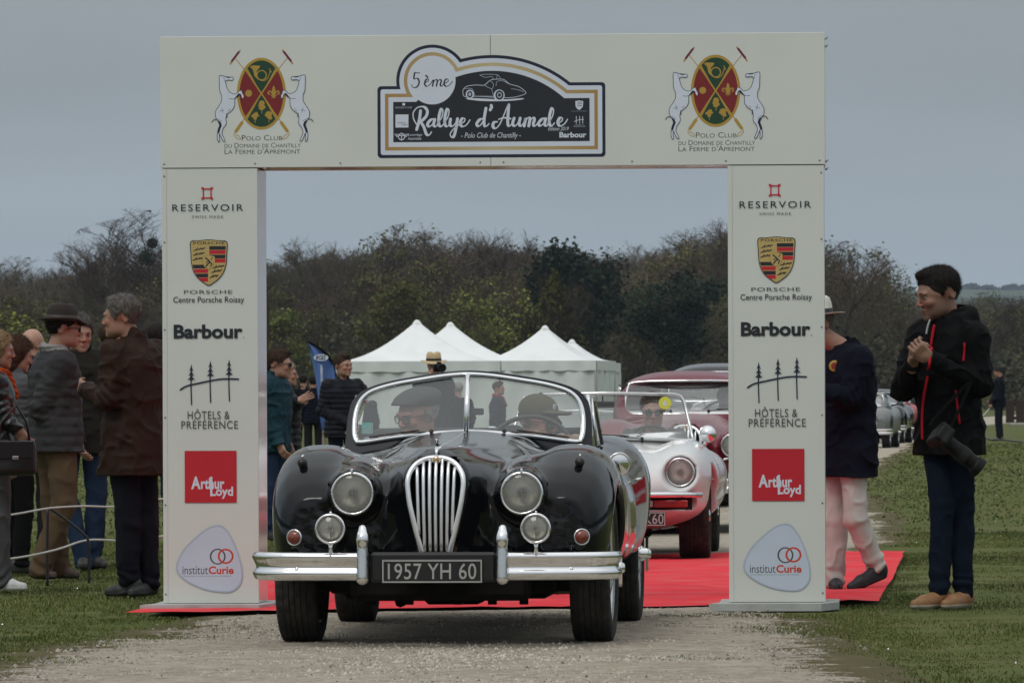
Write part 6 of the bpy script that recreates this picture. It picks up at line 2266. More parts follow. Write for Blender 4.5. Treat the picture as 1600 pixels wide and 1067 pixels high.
draped_strip('zip_garage', tf, [fr(p) for p in ((1456, 500), (1452, 512), (1450, 523))], cd, .006, mat('zip_silver', (.4, .4, .4), rough=.4, metal=.5), r)

# ---- the walking man behind the right pillar
r1, tf1, j1, k1, _ = person('man in navy coat, pale trousers and white hat stepping behind the right pillar', 1322, 36.0, face=-70, top=474, head=(8, 4),
    J={'head': (1273, 508, 0.0), 'kL': (1336, 812, -.1), 'aL': (1368, 884, -.02), 'tL': (1328, 914, -.12), 'kR': (1307, 815, .05), 'aR': (1303, 908, .08), 'tR': (1306, 925, -.10),
       'eL': (1330, 625, -.20), 'wL': (1275, 612, -.34)},
    hair='short', hairc=GREY, jacket=('coat', None, .69), jm=c_navy, tm=c_cream, shoes=((.010, .010, .012), (.012, .012, .012)), hat=('panama', (.62, .60, .55), (.02, .02, .02)), h=.0085, bulk=1.16, collar=1.2, legw=1.0)
def fr1(pxy):
    X = at(pxy[0], 35.3) - r1.location.x; Zz = zat(pxy[1], 35.3) - r1.location.z
    return tuple(rotz(r1.rotation_euler[2]).T @ np.array((X, 35.3 - 36.0, Zz), dtype=np.float32))
_cd1 = rotz(r1.rotation_euler[2]).T @ np.array((0, 1, 0), dtype=np.float32)
_bp = drape(tf1, [fr1((1312, 573))], _cd1, off=.004, reach=1.2)[0]
mb = MB(); mb.lathe([(.0001, -.004), (.026, -.003), (.032, 0), (.032, .003)], (0, 0, 0), 'y', 24); bo = mb.build('badge', mat('badge_gold', (.40, .24, .03), rough=.5), r1, loc=_bp, rot=(0, 0, -r1.rotation_euler[2]))
mb = MB(); mb.lathe([(.0001, -.006), (.018, -.0055), (.019, -.003)], (0, 0, 0), 'y', 20); mb.build('badge_centre', mat('badge_red', (.25, .02, .015), rough=.5), bo)

# ---- left of the arch
person('man in long brown waxed coat with grey hair standing beside the left pillar', 207, 35.5, face=-128, top=457, head=(22, 3), hs=1.0,
    J={'head': (190, 494, -.02), 'eL': (168, 622, -.18), 'wL': (136, 606, .02), 'aL': (200, 902, -.05), 'tL': (168, 914, -.02), 'aR': (232, 908, .05), 'tR': (205, 926, -.12), 'kL': (200, 815, -.06), 'kR': (225, 815, .03)},
    hair='grey_full', hairc=('steel', (.115, .105, .095)), skin=(.32, .17, .12), jacket=('coat', None, .70), jm=c_brown, tm=cloth('ink_trousers', (.008, .009, .014)), h=.0085, bulk=1.14, collar=1.5, legw=1.05)
person('man in grey quilted jacket, brown felt hat and khaki trousers seen from behind', 88, 39.0, face=112, top=482, head=(4, 2), hs=1.0,
    J={'head': (100, 512, 0), 'eR': (62, 636, -.16), 'wR': (92, 676, -.13), 'dR': (97, 705, -.06), 'aR': (62, 888, -.06), 'tR': (82, 898, -.1), 'aL': (92, 888, .08), 'tL': (118, 893, .02)},
    hair='short', hairc=DARK, jacket=('jacket', None, .83), jm=c_grey, puff=.004, tm=c_khaki, shoes=((.045, .022, .014), (.02, .015, .012)), hat=('fedora', (.020, .013, .011), (.05, .032, .026)),
    glasses=(False, None), scarf=(.26, .25, .24), h=.0085, bulk=1.20, legw=1.18)
person('grey curly haired man in open dark jacket and jeans facing the camera between two men', 126, 41.5, face=14, top=484, head=(10, 8), hs=1.03,
    J={'head': (124, 520, 0), 'wR': (124, 690, -.22), 'eR': (110, 630, -.02), 'aL': (142, 880, 0), 'aR': (132, 884, -.1)}, hair='curly', hairc=SALT, skin=(.33, .18, .13),
    jacket=('jacket', None, .78), jm=cloth('dark_olive', (.018, .017, .014)), tm=c_jeans, shoes=((.03, .026, .024), (.02, .02, .02)), h=.010)
person('bald man almost hidden behind the man in the felt hat', 51, 43.5, face=155, top=512, head=(0, 0), hair=None, skin=(.42, .24, .17), jacket=('jacket', None, .8), jm=c_navy, tm=c_dgrey, h=.012)
person('woman with auburn hair in light grey padded jacket at the left', 26, 40.2, face=118, top=527, head=(-10, 16), hs=1.03, hair='long', hairc=('auburn', (.050, .022, .013)), jacket=('padded_jacket', None, .84), jm=c_lgrey, puff=.008,
    J={'eR': (40, 650, -.1), 'wR': (58, 690, -.1)}, tm=c_black, shoes=((.03, .03, .03), (.03, .03, .03)), h=.010, bulk=1.1)
person('blonde woman in black leather jacket with orange scarf and white sneakers at the left edge', -6, 36.6, face=98, top=517, head=(0, 8), hs=1.0, hair='long', hairc=BLOND,
    J={'eR': (4, 640, -.15), 'wR': (26, 668, -.14), 'aR': (2, 905, -.05), 'tR': (36, 914, -.06), 'aL': (-14, 905, .08), 'tL': (22, 920, .06)},
    jacket=('leather_jacket', None, .86), jm=mat('black_leather', (.010, .010, .011), rough=.35, var=.1, bump=.15, bscale=90), tm=cloth('grey_denim', (.075, .075, .078)), scarf=(.38, .06, .012), shoes=((.55, .55, .55), (.6, .6, .6)), h=.009)
person('person in dark coat, jeans and brown boots behind the man in the brown coat', 172, 42.3, face=170, top=500, hair='short', hairc=BROWN, jacket=('coat', None, .80), jm=c_dgrey, tm=cloth('boot_jeans', (.018, .026, .045)),
    shoes=((.075, .040, .028), (.03, .02, .02)), h=.012)
person('person in blue jeans mostly hidden behind the left pillar', 244, 43.5, face=185, top=505, hair='short', hairc=DARK, jacket=('jacket', None, .84), jm=c_navy, tm=c_jeans, shoes=((.03, .025, .02), (.03, .025, .02)), h=.012)

# ---- behind the arch, left of the black car
person('man in teal jacket and sunglasses looking right beside the left pillar', 425, 52.0, face=72, top=541, head=(10, 6), hs=1.05, hair='thick', hairc=BROWN, glasses=(True, None), J={'eR': (424, 665, -.14), 'wR': (436, 692, -.20), 'head': (437, 568, 0)},
    jacket=('jacket', None, .80), jm=c_teal, tm=c_jeans, h=.009, bulk=1.2, collar=1.5, lean=.05)
person('pale haired person in black padded coat pointing with one hand behind the teal jacket', 446, 54.5, face=80, top=566, head=(0, 0), hair='long', hairc=('ash', (.32, .27, .20)), J={'eR': (454, 640, -.1), 'wR': (466, 626, -.20), 'dR': (480, 618, -.2)}, curl=(.3, .12),
    jacket=('padded_coat', None, .62), jm=cloth('black_quilt', (.010, .010, .011), rough=.5), puff=.010, tm=c_black, h=.010, bulk=1.15)
person('man in dark padded jacket with short hair turning to look left of the black car', 536, 71.0, face=28, top=555, head=(16, 0), hs=1.05, hair='short', hairc=BROWN, jacket=('padded_jacket', None, .82), jm=cloth('navy_quilt', (.011, .012, .017), rough=.55), puff=.009,
    tm=cloth('navy_trousers', (.008, .010, .022)), J={'wR': (560, 668, -.2), 'wL': (552, 668, -.15)}, h=.010, bulk=1.18, collar=1.6)
person('dark haired person in black jacket with back turned, left one of the far pair', 474, 122, face=175, top=585, hs=1.06, hair='short', hairc=DARK, jacket=('jacket', None, .84), jm=c_black, tm=c_black, h=.016, group=None)
person('dark haired person in navy padded jacket with back turned, right one of the far pair', 489, 117, face=184, top=587, hs=1.06, hair='short', hairc=DARK, jacket=('padded_jacket', None, .84), jm=c_navy, puff=.008, tm=c_dgrey, h=.014, bulk=1.1)
person('person in navy top and light trousers just behind the dark padded jacket', 512, 124, face=180, top=594, hair='short', hairc=DARK, jacket=('jacket', None, .82), jm=c_navy, tm=cloth('stone', (.30, .26, .21)), h=.018)
person('person with black woolly hat seen through the left edge of the windscreen', 566, 88, face=178, top=600, hair='short', hairc=DARK, hat=('beanie', (.008, .008, .008), None), jacket=('jacket', None, .80), jm=c_bluegrey, tm=c_dgrey, h=.014)
person('photographer in straw hat and dark coat aiming a camera above the black car', 678, 78, face=0, top=556, head=(4, 2), hs=1.03, hair='short', hairc=BROWN, hat=('panama', (.50, .38, .22), (.012, .010, .010)),
    J={'eL': (703, 622, -.12), 'wL': (692, 588, -.27), 'dL': (690, 574, -.35), 'eR': (655, 615, -.05), 'wR': (670, 592, -.22), 'dR': (674, 573, -.30)}, palm={'L': (-.6, -.2, .1), 'R': (.6, .2, 0)}, curl=(.7, .6),
    jacket=('coat', None, .60), jm=c_bluegrey, tm=c_dgrey, h=.011, bulk=1.12)
person('grey haired person in navy coat with back turned beside the windscreen post', 716, 95, face=195, top=598, hair='grey_full', hairc=('pale', (.26, .25, .25)), jacket=('coat', None, .70), jm=c_navy, tm=c_dgrey, h=.014, bulk=1.15)
person('child in navy jacket with red hood standing by the white tent', 778, 98, face=80, top=597, hair='short', hairc=BROWN, jacket=('jacket', None, .84), jm=cloth('navy_blue', (.014, .022, .045)), scarf=(.28, .01, .03), tm=c_dgrey, h=.012, bulk=1.1)
# ---- far right
person('man in black with woolly hat standing on the grass by the wooden fence', 1561, 160, face=-105, top=576, z0=-.02, head=(0, 8), hs=1.0, hair='short', hairc=DARK, hat=('beanie', (.008, .008, .008), None), J={'wR': (1548, 636, -.3), 'eR': (1554, 618, .1), 'wL': (1547, 630, -.1), 'eL': (1560, 624, -.3)},
    jacket=('jacket', None, .80), jm=c_navy, tm=cloth('ink2', (.010, .012, .020)), shoes=((.12, .11, .09), (.1, .1, .1)), h=.015)

# ---- in the cars
def in_car(car, x, y, z=.0):
    M = Matrix.Translation(car.location) @ Matrix.Rotation(car.rotation_euler[2], 4, 'Z')
    v = M @ Vector((x, y, z)); return (v.x, v.y, v.z)
yw = math.degrees(black_car.rotation_euler[2])
person('passenger in grey flat cap and glasses looking left in the black convertible', 0, 30, face=yw - 32, world_loc=in_car(black_car, -.28, 1.80, .015), H=1.72, seated=True, head=(-14, 12), hs=.98, hair='fringe', hairc=WHITEH, skin=(.42, .22, .16),
    hat=('flat', (.035, .035, .036), None), glasses=(False, None), jacket=('jacket', None, .80), jm=c_bluegrey, tm=c_dgrey, h=.009)
person('driver in olive cap and tan jacket turning right at the wheel of the black convertible', 0, 30, face=yw + 14, world_loc=in_car(black_car, .29, 1.86, -.015), H=1.72, seated=True, head=(38, 10), hs=.98, hair='fringe', hairc=GREY, skin=(.36, .19, .13),
    hat=('cap', (.070, .060, .028), None), glasses=(True, None), jacket=('jacket', None, .80), jm=c_tan, tm=c_khaki,
    local={'eL': (.34, -.10, .52), 'wL': (.13, -.33, .85), 'eR': (-.25, -.10, .55), 'wR': (-.11, -.33, .87)}, curl=(1.1, 1.1), h=.009, bulk=1.1)
yw2 = math.degrees(white_car.rotation_euler[2])
person('driver with dark hair and sunglasses at the wheel of the white two-seater', 0, 44, face=yw2, world_loc=in_car(white_car, .32, 1.58, -.035), H=1.78, seated=True, head=(4, 6), hs=1.0, hair='short', hairc=BROWN, skin=(.34, .19, .14),
    glasses=(True, None), jacket=('jacket', None, .80), jm=c_dgrey, tm=c_dgrey, local={'eL': (.30, -.16, .56), 'wL': (.14, -.36, .70), 'eR': (-.28, -.16, .56), 'wR': (-.14, -.36, .70)}, curl=(1.1, 1.1), h=.009)
person('driver silhouette at the wheel of the burgundy coupe', 0, 50, face=-3, world_loc=(at(1079, 52.8) + .36, 54.75, .08), H=1.70, seated=True, hair='short', hairc=DARK, jacket=('jacket', None, .8), jm=c_black, tm=c_black, h=.014)
# ------------------------------------------------------------------ cameras, bag
def camera_thing(label, loc, aim, lens=.18, roll=0.0, sc=1.0):
    """aim: direction of the lens"""
    o = thing('photo_camera', label, 'camera', loc)
    q = Vector(aim).to_track_quat('-Y', 'Z')
    o.rotation_mode = 'QUATERNION'; o.rotation_quaternion = q @ Matrix.Rotation(roll, 4, 'Y').to_quaternion()
    o.scale = (sc, sc, sc)
    def bf(P):
        d = s_box(P, (0, 0, 0), (.070, .026, .045), .014)
        d = smin(d, s_box(P, (.0, -.004, .050), (.024, .028, .020), .010), .012)
        d = smin(d, s_cone(P, (-.058, -.030, -.034), (-.058, -.030, .030), .018, .016), .012)
        d = smin(d, s_cone(P, (0, -.03, .0), (0, -.045, .0), .036, .034), .006)
        return d
    m = mat('camera_black', (.006, .006, .006), rough=.6, spec=.25, var=.1, bump=.1, bscale=200)
    sdf_obj('camera_body', bf, (-.10, -.08, -.07), (.10, .05, .09), .006, m, o)
    le = MB()
    L = lens
    le.lathe([(.034, -.045), (.037, -.05), (.037, -.045 - L * .35), (.040, -.045 - L * .36), (.040, -.045 - L * .62), (.037, -.045 - L * .64), (.037, -.045 - L * .8), (.044, -.045 - L * .84), (.047, -.045 - L), (.043, -.045 - L), (.036, -.045 - L * .8), (.0001, -.045 - L * .79)], (0, 0, 0), 'y', 28)
    le.build('lens_barrel', m, o, auto=30)
    fg = MB(); fg.lathe([(.0001, -.040 - L * .83), (.034, -.040 - L * .80)], (0, 0, 0), 'y', 24); fg.build('front_element', mat('coated_glass', (.01, .012, .02), rough=.05, var=0, spec=.9), o)
    rg = MB(); rg.lathe([(.0405, -.045 - L * .40), (.042, -.045 - L * .41), (.042, -.045 - L * .58), (.0405, -.045 - L * .59)], (0, 0, 0), 'y', 36); rg.build('zoom_ring', mat('ring_rubber', (.009, .009, .009), rough=.9, var=.3, scale=200), o)
    return o
_z = 32.95
c1 = camera_thing('black camera with long lens hanging at the side of the man in the black jacket', (at(1466, _z - .35), _z - .38, zat(683, _z - .35)), (.66, .10, -.52), .21, roll=.3, sc=1.08)
mb = MB()
def _lp(px, py, dy): return (at(px, _z + dy), _z + dy, zat(py, _z + dy))
mb.tube([_lp(1452, 668, -.40), _lp(1470, 645, -.36), _lp(1492, 622, -.30), _lp(1515, 600, -.24)], .004, 6, flat=(1, 2.5)); mb.tube([_lp(1483, 676, -.38), _lp(1500, 640, -.32), _lp(1518, 598, -.24)], .004, 6, flat=(1, 2.5))
tag(mb.build('camera_strap', c_black), 'black strap of the camera hanging beside the jacket hem', 'strap')
camera_thing('black camera held up to the face of the man in the straw hat', (at(686, 77.62), 77.62, zat(574, 77.62)), (.25, -1, -.02), .13, sc=1.05)

def handbag():
    Z = 36.35; px = 20
    o = thing('handbag', 'black leather handbag on the arm of the blonde woman at the left edge', 'bag', (at(px, Z), Z, zat(712, Z)), .3)
    ml = mat('black_leather', (0, 0, 0))
    sdf_obj('bag_body', lambda P: s_box(P, (0, 0, .0), (.13, .05, .10), .03) + vnoise(P, 14, 5) * .008, (-.2, -.12, -.16), (.2, .12, .16), .012, ml, o)
    mb = MB(); mb.tube([(-.10, 0, .08), (-.07, 0, .20), (0.02, 0, .30), (.08, 0, .20), (.10, 0, .08)], .008, 6); mb.build('handle', ml, o, smooth=True)
    mb = MB(); mb.box((0, -.052, .045), (.11, .006, .05), bev=.004); mb.build('flap', ml, o)
    mb = MB(); mb.box((0, -.062, .0), (.018, .004, .010), bev=.002); mb.build('clasp', m_chromed, o)
handbag()
# ------------------------------------------------------------------ trees
def tree_mesh(seed, Ht, spread, levels=4, twig_w=.042, first=.28, kids=(9, 6, 5, 5), up=.55):
    """trunk and limbs (thick) and twigs (thin) as two vertex/face lists"""
    g = random.Random(seed)
    T, Wg = ([], []), ([], [])
    def seg(store, p, q, r0, r1, n=3):
        d = (q - p)
        if d.length < 1e-6: return
        a = d.orthogonal().normalized(); b = d.cross(a).normalized()
        base = len(store[0])
        for c, r in ((p, r0), (q, r1)):
            for k in range(n):
                an = 2 * PI * k / n
                store[0].append(c + (a * math.cos(an) + b * math.sin(an)) * r)
        for k in range(n):
            store[1].append((base + k, base + (k + 1) % n, base + n + (k + 1) % n, base + n + k))
    def grow(p, d, L, r, lv):
        n = 4 if lv == 0 else (3 if lv < 3 else 2)
        pts = [(p.copy(), r)]
        for i in range(n):
            jit = Vector((g.uniform(-1, 1), g.uniform(-1, 1), g.uniform(-.3, .8))) * (.10 if lv == 0 else .26)
            d = (d + jit).normalized()
            d.z += .05 * up if lv > 0 else 0
            d.normalize()
            q = p + d * (L / n)
            r1 = r * (1 - .55 * (i + 1) / n) if lv < levels else r * .5
            seg(T if lv < 3 else Wg, p, q, pts[-1][1], r1, 6 if lv == 0 else (4 if lv < 3 else 3))
            p = q; pts.append((p.copy(), r1))
        if lv >= levels:
            return
        for c in range(kids[lv]):
            t = first + (1 - first) * (c + g.random() * .8) / kids[lv] if lv == 0 else .25 + .75 * (c + g.random()) / kids[lv]
            i = min(int(t * n), n - 1); f = t * n - i
            b0 = pts[i][0].lerp(pts[i + 1][0], min(f, 1)); rr = pts[i][1]
            az = g.random() * 2 * PI
            side = Vector((math.cos(az), math.sin(az), 0))
            ang = g.uniform(.45, .95) if lv == 0 else g.uniform(.35, .95)
            dd = (d * math.cos(ang) + side * math.sin(ang) * spread)
            dd.z = abs(dd.z) * .6 + up * g.uniform(.1, .6)
            dd.normalize()
            LL = L * (g.uniform(.50, .75) if lv == 0 else g.uniform(.40, .66)) * (1.05 - .35 * (t if lv == 0 else 0))
            grow(b0, dd, LL, max(rr * .5, twig_w * .5) if lv < levels - 1 else twig_w * .5, lv + 1)
    grow(Vector((0, 0, -.3)), Vector((g.uniform(-.05, .05), 0, 1)), Ht * .70, Ht * .017, 0)
    # outer twigs close up into a rounded crown
    C = Vector((0, 0, .58 * Ht)); RX = .36 * Ht * (.6 + .4 * spread); RZ = .42 * Ht
    for S in (T, Wg):
        for v in S[0]:
            if v.z < .25 * Ht: continue
            q = v - C
            rho = math.sqrt((q.x / RX) ** 2 + (q.y / RX) ** 2 + (q.z / RZ) ** 2)
            lim = 1 + .10 * math.sin(3.1 * math.atan2(q.y, q.x) + seed) * math.cos(2.3 * q.z)
            if rho > .75 * lim:
                r2 = .75 * lim + .33 * lim * math.tanh((rho - .75 * lim) / (.40 * lim))
                q *= r2 / rho
                v.xyz = C + q
    top = max(v.z for v in Wg[0])
    k = Ht / top
    return [([v * k for v in S[0]], S[1]) for S in (T, Wg)]

def cards(n, pts_fn, size, seed, cols, flat=.0):
    g = np.random.default_rng(seed)
    P = pts_fn(n, g)
    n = len(P)
    a = g.normal(size=(n, 3)); a /= np.linalg.norm(a, axis=1, keepdims=True)
    b = np.cross(a, g.normal(size=(n, 3))); b /= np.linalg.norm(b, axis=1, keepdims=True)
    s = size * (0.5 + g.random((n, 1)))
    v = np.stack([P - a * s, P + b * s * .7, P + a * s, P - b * s * .7], 1).reshape(-1, 3)
    f = np.arange(n)[:, None] * 4 + np.array([[0, 1, 2, 3]])
    cols = np.array(cols)
    c = cols[g.integers(0, len(cols), n)] * (0.65 + 0.7 * g.random((n, 1)))
    return v, f, np.repeat(c, 4, 0)

m_bark = mat('bark', (.075, .066, .052), rough=.95, var=.3, scale=2, spec=.1)
m_twig = mat('twigs', (.070, .054, .040), rough=.95, var=.25, scale=.5, spec=.05)
m_leaf = mat('foliage', (.05, .05, .02), rough=.8, vcol=True, var=0, spec=.15)
def per_tree(m, lo, hi, hue):
    """every tree gets a tone of its own"""
    n, l = m.node_tree.nodes, m.node_tree.links
    b = n['Principled BSDF']; src = b.inputs['Base Color'].links[0].from_socket
    oi = n.new('ShaderNodeObjectInfo'); mr = n.new('ShaderNodeMapRange'); mr.inputs['To Min'].default_value = lo; mr.inputs['To Max'].default_value = hi
    hs = n.new('ShaderNodeHueSaturation'); mh = n.new('ShaderNodeMapRange'); mh.inputs['To Min'].default_value = .5 - hue; mh.inputs['To Max'].default_value = .5 + hue
    ml_ = n.new('ShaderNodeMath'); ml_.operation = 'MULTIPLY'; ml_.inputs[1].default_value = 7.31
    fr_ = n.new('ShaderNodeMath'); fr_.operation = 'FRACT'
    l.new(oi.outputs['Random'], mr.inputs['Value']); l.new(oi.outputs['Random'], ml_.inputs[0]); l.new(ml_.outputs[0], fr_.inputs[0]); l.new(fr_.outputs[0], mh.inputs['Value'])
    l.new(src, hs.inputs['Color']); l.new(mr.outputs[0], hs.inputs['Value']); l.new(mh.outputs[0], hs.inputs['Hue'])
    l.new(hs.outputs[0], b.inputs['Base Color'])
per_tree(m_twig, .7, 1.7, .03); per_tree(m_leaf, .7, 1.6, .02)
def proto_tree(seed, Ht, spread, leaf=None, **kw):
    T, W = tree_mesh(seed, Ht, spread, **kw)
    mt = mesh_np('trunk', [tuple(v) for v in T[0]], T[1], m_bark, True)
    mw = mesh_np('crown', [tuple(v) for v in W[0]], W[1], m_twig, False)
    ml = None
    if leaf:
        n, size, cols, jit, dens = leaf
        tips = np.array([tuple(v) for v in W[0]], dtype=np.float32)
        def f(n, g):
            q = tips[g.integers(0, len(tips), n)] + g.normal(size=(n, 3)) * jit
            k = vnoise(q.astype(np.float32), .55, seed) > dens
            return q[k]
        v, fa, c = cards(n, f, size, seed, cols)
        ml = mesh_np('foliage', v, fa, m_leaf, False, col=c)
    return (mt, mw, ml, Ht)
BARE = [proto_tree(11, 15, 1.0, kids=(10, 7, 6, 5)), proto_tree(12, 15, 1.15, kids=(11, 7, 6, 5)), proto_tree(13, 15, .85, kids=(10, 8, 6, 5)), proto_tree(14, 15, 1.25, kids=(10, 7, 6, 5), first=.32)]
YG = [(.115, .130, .028), (.15, .155, .038), (.085, .105, .026), (.10, .085, .03)]
OL = [(.080, .086, .026), (.060, .070, .022), (.100, .088, .032), (.066, .052, .026)]
DK = [(.012, .022, .012), (.018, .028, .014), (.010, .017, .011), (.022, .030, .016)]
BUD = [proto_tree(21, 12, .9, leaf=(5200, .12, YG, .25, -.25)), proto_tree(22, 12, 1.1, leaf=(4600, .12, YG, .22, -.2))]
OLIVE = [proto_tree(31, 13, 1.0, leaf=(4800, .10, OL, .3, -.3)), proto_tree(32, 13, 1.2, leaf=(5200, .10, OL, .3, -.3)), proto_tree(33, 13, .9, leaf=(4000, .10, OL, .3, -.2))]
IVY = [proto_tree(41, 13, .75, leaf=(9000, .17, DK, .45, -.5)), proto_tree(42, 12, .6, leaf=(9000, .17, DK, .5, -.5))]
def cone_leaf(seed, Ht, R, cols, n=9000):
    T, W = tree_mesh(seed, Ht, .6)
    mt = mesh_np('trunk', [tuple(v) for v in T[0]], T[1], m_bark, True)
    mw = mesh_np('crown', [tuple(v) for v in W[0]], W[1], m_twig, False)
    def f(n, g):
        t = g.random(n) ** .65; a = g.random(n) * 2 * PI
        r = R * t ** .8 * (.55 + .45 * g.random(n)) * (1 + .22 * np.sin(a * 5 + t * 9))
        q = np.stack([r * np.cos(a), r * np.sin(a), Ht * (1 - t) + g.normal(size=n) * .25], 1)
        return q[vnoise(q.astype(np.float32), .7, seed) > -.35]
    v, fa, c = cards(n, f, .14, seed, cols)
    return (mt, mw, mesh_np('foliage', v, fa, m_leaf, False, col=c), Ht)
CONE = cone_leaf(51, 11, 4.2, [(.075, .080, .018), (.055, .062, .016), (.095, .095, .026)])

def place_tree(proto, px, Z, top, label, group=None, wide=1.0, name='tree', rot=None, zb=0.0):
    mt, mw, ml, Ht = proto
    X = at(px, Z)
    s = (zat(top, Z) - zb) / Ht * 1.05
    o = thing(name, label, 'tree', (X, Z, zb - .2), rnd.random() * 6.28 if rot is None else rot, group)
    o.scale = (s * wide, s * wide, s)
    link_mesh('trunk', mt, o)
    c = link_mesh('crown', mw, o); c['kind'] = 'stuff'
    if ml:
        c = link_mesh('foliage', ml, o); c['kind'] = 'stuff'
    return o

TOPX = [-40, 0, 60, 120, 160, 195, 235, 260, 330, 420, 450, 480, 505, 560, 600, 640, 700, 730, 780, 830, 860, 900, 960, 1000, 1060, 1100, 1140, 1200, 1290, 1330, 1370, 1392, 1430]
TOPY = [415, 412, 404, 416, 402, 400, 392, 385, 395, 402, 392, 396, 380, 382, 386, 368, 366, 376, 374, 385, 396, 392, 396, 386, 376, 362, 356, 370, 385, 392, 425, 462, 475]
def skyline(px): return float(np.interp(px, TOPX, TOPY))
# the tallest, one by one
place_tree(BARE[1], 668, 560, 350, 'tall round-crowned bare tree standing highest in the middle of the wood', wide=1.15)
place_tree(BARE[3], 236, 520, 334, 'tall bare tree with dark mistletoe balls just left of the left pillar', wide=1.1)
place_tree(BARE[0], 160, 540, 374, 'bare spreading tree against the sky left of the mistletoe tree', wide=.95)
place_tree(BARE[2], 195, 560, 370, 'slim bare tree between the spreading tree and the mistletoe tree', wide=.8)
place_tree(BARE[0], 505, 585, 372, 'bare tree rising above the wood over the blue banner', wide=.9)
place_tree(BARE[2], 775, 585, 366, 'bare tree rising above the wood between the second and third tent peaks', wide=1.1)
place_tree(BARE[1], 1010, 585, 384, 'bare round tree rising above the wood over the burgundy coupe', wide=1.0)
place_tree(BARE[2], 1128, 540, 352, 'tall bare tree just left of the right pillar', wide=1.1)
place_tree(BARE[3], 1326, 430, 384, 'bare tree with forked crown above the white hat right of the right pillar', wide=1.25)
place_tree(CONE, 866, 430, 432, 'bright green cone shaped tree behind the right white tent', name='green_tree')
place_tree(IVY[1], 912, 470, 398, 'dark evergreen with narrow top right of the bright green cone tree', name='evergreen_tree')
place_tree(IVY[0], 1052, 440, 458, 'dark ivy covered tree in front of the wood near the right pillar', name='evergreen_tree', wide=1.2)
place_tree(BUD[0], 640, 420, 446, 'yellow green budding tree behind the first white tent peak', name='budding_tree', wide=1.1)
place_tree(BUD[1], 712, 420, 466, 'small yellow green budding tree between the first two tent peaks', name='budding_tree')
place_tree(BUD[1], 772, 430, 446, 'yellow green budding tree between the second tent peak and the right tent', name='budding_tree', wide=1.2)
place_tree(BUD[0], 468, 400, 484, 'small pale green budding tree above the blue banner', name='budding_tree', wide=1.1)
place_tree(BUD[1], 20, 330, 470, 'low yellow green bush-like tree at the left edge behind the crowd', name='budding_tree', wide=1.9)
for k, (px, py) in enumerate(((231, 400), (239, 378))):
    r_ = .75 if k == 0 else .45
    def ball(n, g, r_=r_):
        a = g.normal(size=(n, 3)); a /= np.linalg.norm(a, axis=1, keepdims=True)
        return a * r_ * g.random((n, 1)) ** .4
    v, f, c = cards(900, ball, .07, 5 + k, DK)
    o = link_mesh('mistletoe', mesh_np('mistletoe', v, f, m_leaf, False, col=c), None, loc=(at(px, 519), 519, zat(py, 519)))
    tag(o, ['large dark mistletoe ball hanging lower in the bare tree beside the left pillar', 'small dark mistletoe ball high in the bare tree beside the left pillar'][k], 'mistletoe')
# the rest of the wood, row behind row
rt = random.Random(99)
KINDS = {'bare': (BARE, 'bare brown tree in the rows of the wood along the horizon', 'tree', 'bare trees of the wood'),
         'olive': (OLIVE, 'olive brown tree coming into leaf in the rows of the wood', 'tree', 'olive trees of the wood'),
         'bud': (BUD, 'light green budding tree in the rows of the wood', 'budding_tree', 'light green trees of the wood'),
         'ivy': (IVY, 'dark ivy clad tree in the rows of the wood', 'evergreen_tree', 'dark trees of the wood')}
px = -60
while px < 1440:
    for row, (Z, dt) in enumerate(((500, 46), (560, 34), (640, 6), (700, 2))):
        q = px + rt.uniform(-16, 16) + row * 9
        if q > 1290 and row == 3: continue
        u = rt.random()
        if row >= 2: kk = 'bare' if u < .90 else 'olive'
        elif row == 1: kk = 'bare' if u < .30 else ('olive' if u < .80 else ('ivy' if u < .93 else 'bud'))
        else: kk = 'olive' if u < .45 else ('bare' if u < .62 else ('ivy' if u < .84 else 'bud'))
        if kk == 'bud' and not (400 < q < 560 or 940 < q < 1100 or q < 200): kk = 'olive'
        if kk == 'ivy' and not 790 < q < 1150: kk = 'olive'
        P, lab, nm, gr = KINDS[kk]
        top = skyline(q) + dt * rt.uniform(.6, 2.4) + rt.choice((-6, 0, 6, 14, 24)) * rt.random() + (rt.uniform(0, 45) if row == 0 else 0)
        seg = 'left of the left pillar' if q < 250 else ('behind the left pillar' if q < 412 else ('seen through the arch' if q < 1140 else ('behind the right pillar' if q < 1292 else 'right of the right pillar')))
        lab = lab.replace('in the rows of the wood', 'of the wood ' + seg).replace(' along the horizon', '')
        place_tree(P[rt.randrange(len(P))], q, Z + rt.uniform(-20, 20), top, lab, gr, wide=rt.uniform(.95, 1.35), name=nm)
    px += 37
# right hand valley: lower, farther trees, hazier
for q in range(1400, 1640, 17):
    Z = 950 + rt.uniform(-60, 60)
    top = 486 + rt.uniform(-5, 8) if q < 1545 else 474 + rt.uniform(-8, 6)
    place_tree(BARE[rt.randrange(4)] if rt.random() < .5 else OLIVE[rt.randrange(3)], q, Z, top, 'hazy grey green tree in the valley wood behind the man in the black jacket', 'trees of the valley wood', wide=1.3)
for q in range(1400, 1650, 22):
    place_tree(OLIVE[rt.randrange(3)] if rt.random() < .7 else BARE[rt.randrange(4)], q, 620 + rt.uniform(-40, 40), (520 + rt.uniform(-8, 14)) if q < 1550 else 480 + rt.uniform(-6, 16), 'brown green tree in the nearer row beyond the meadow at right', 'nearer trees of the valley', wide=1.3)

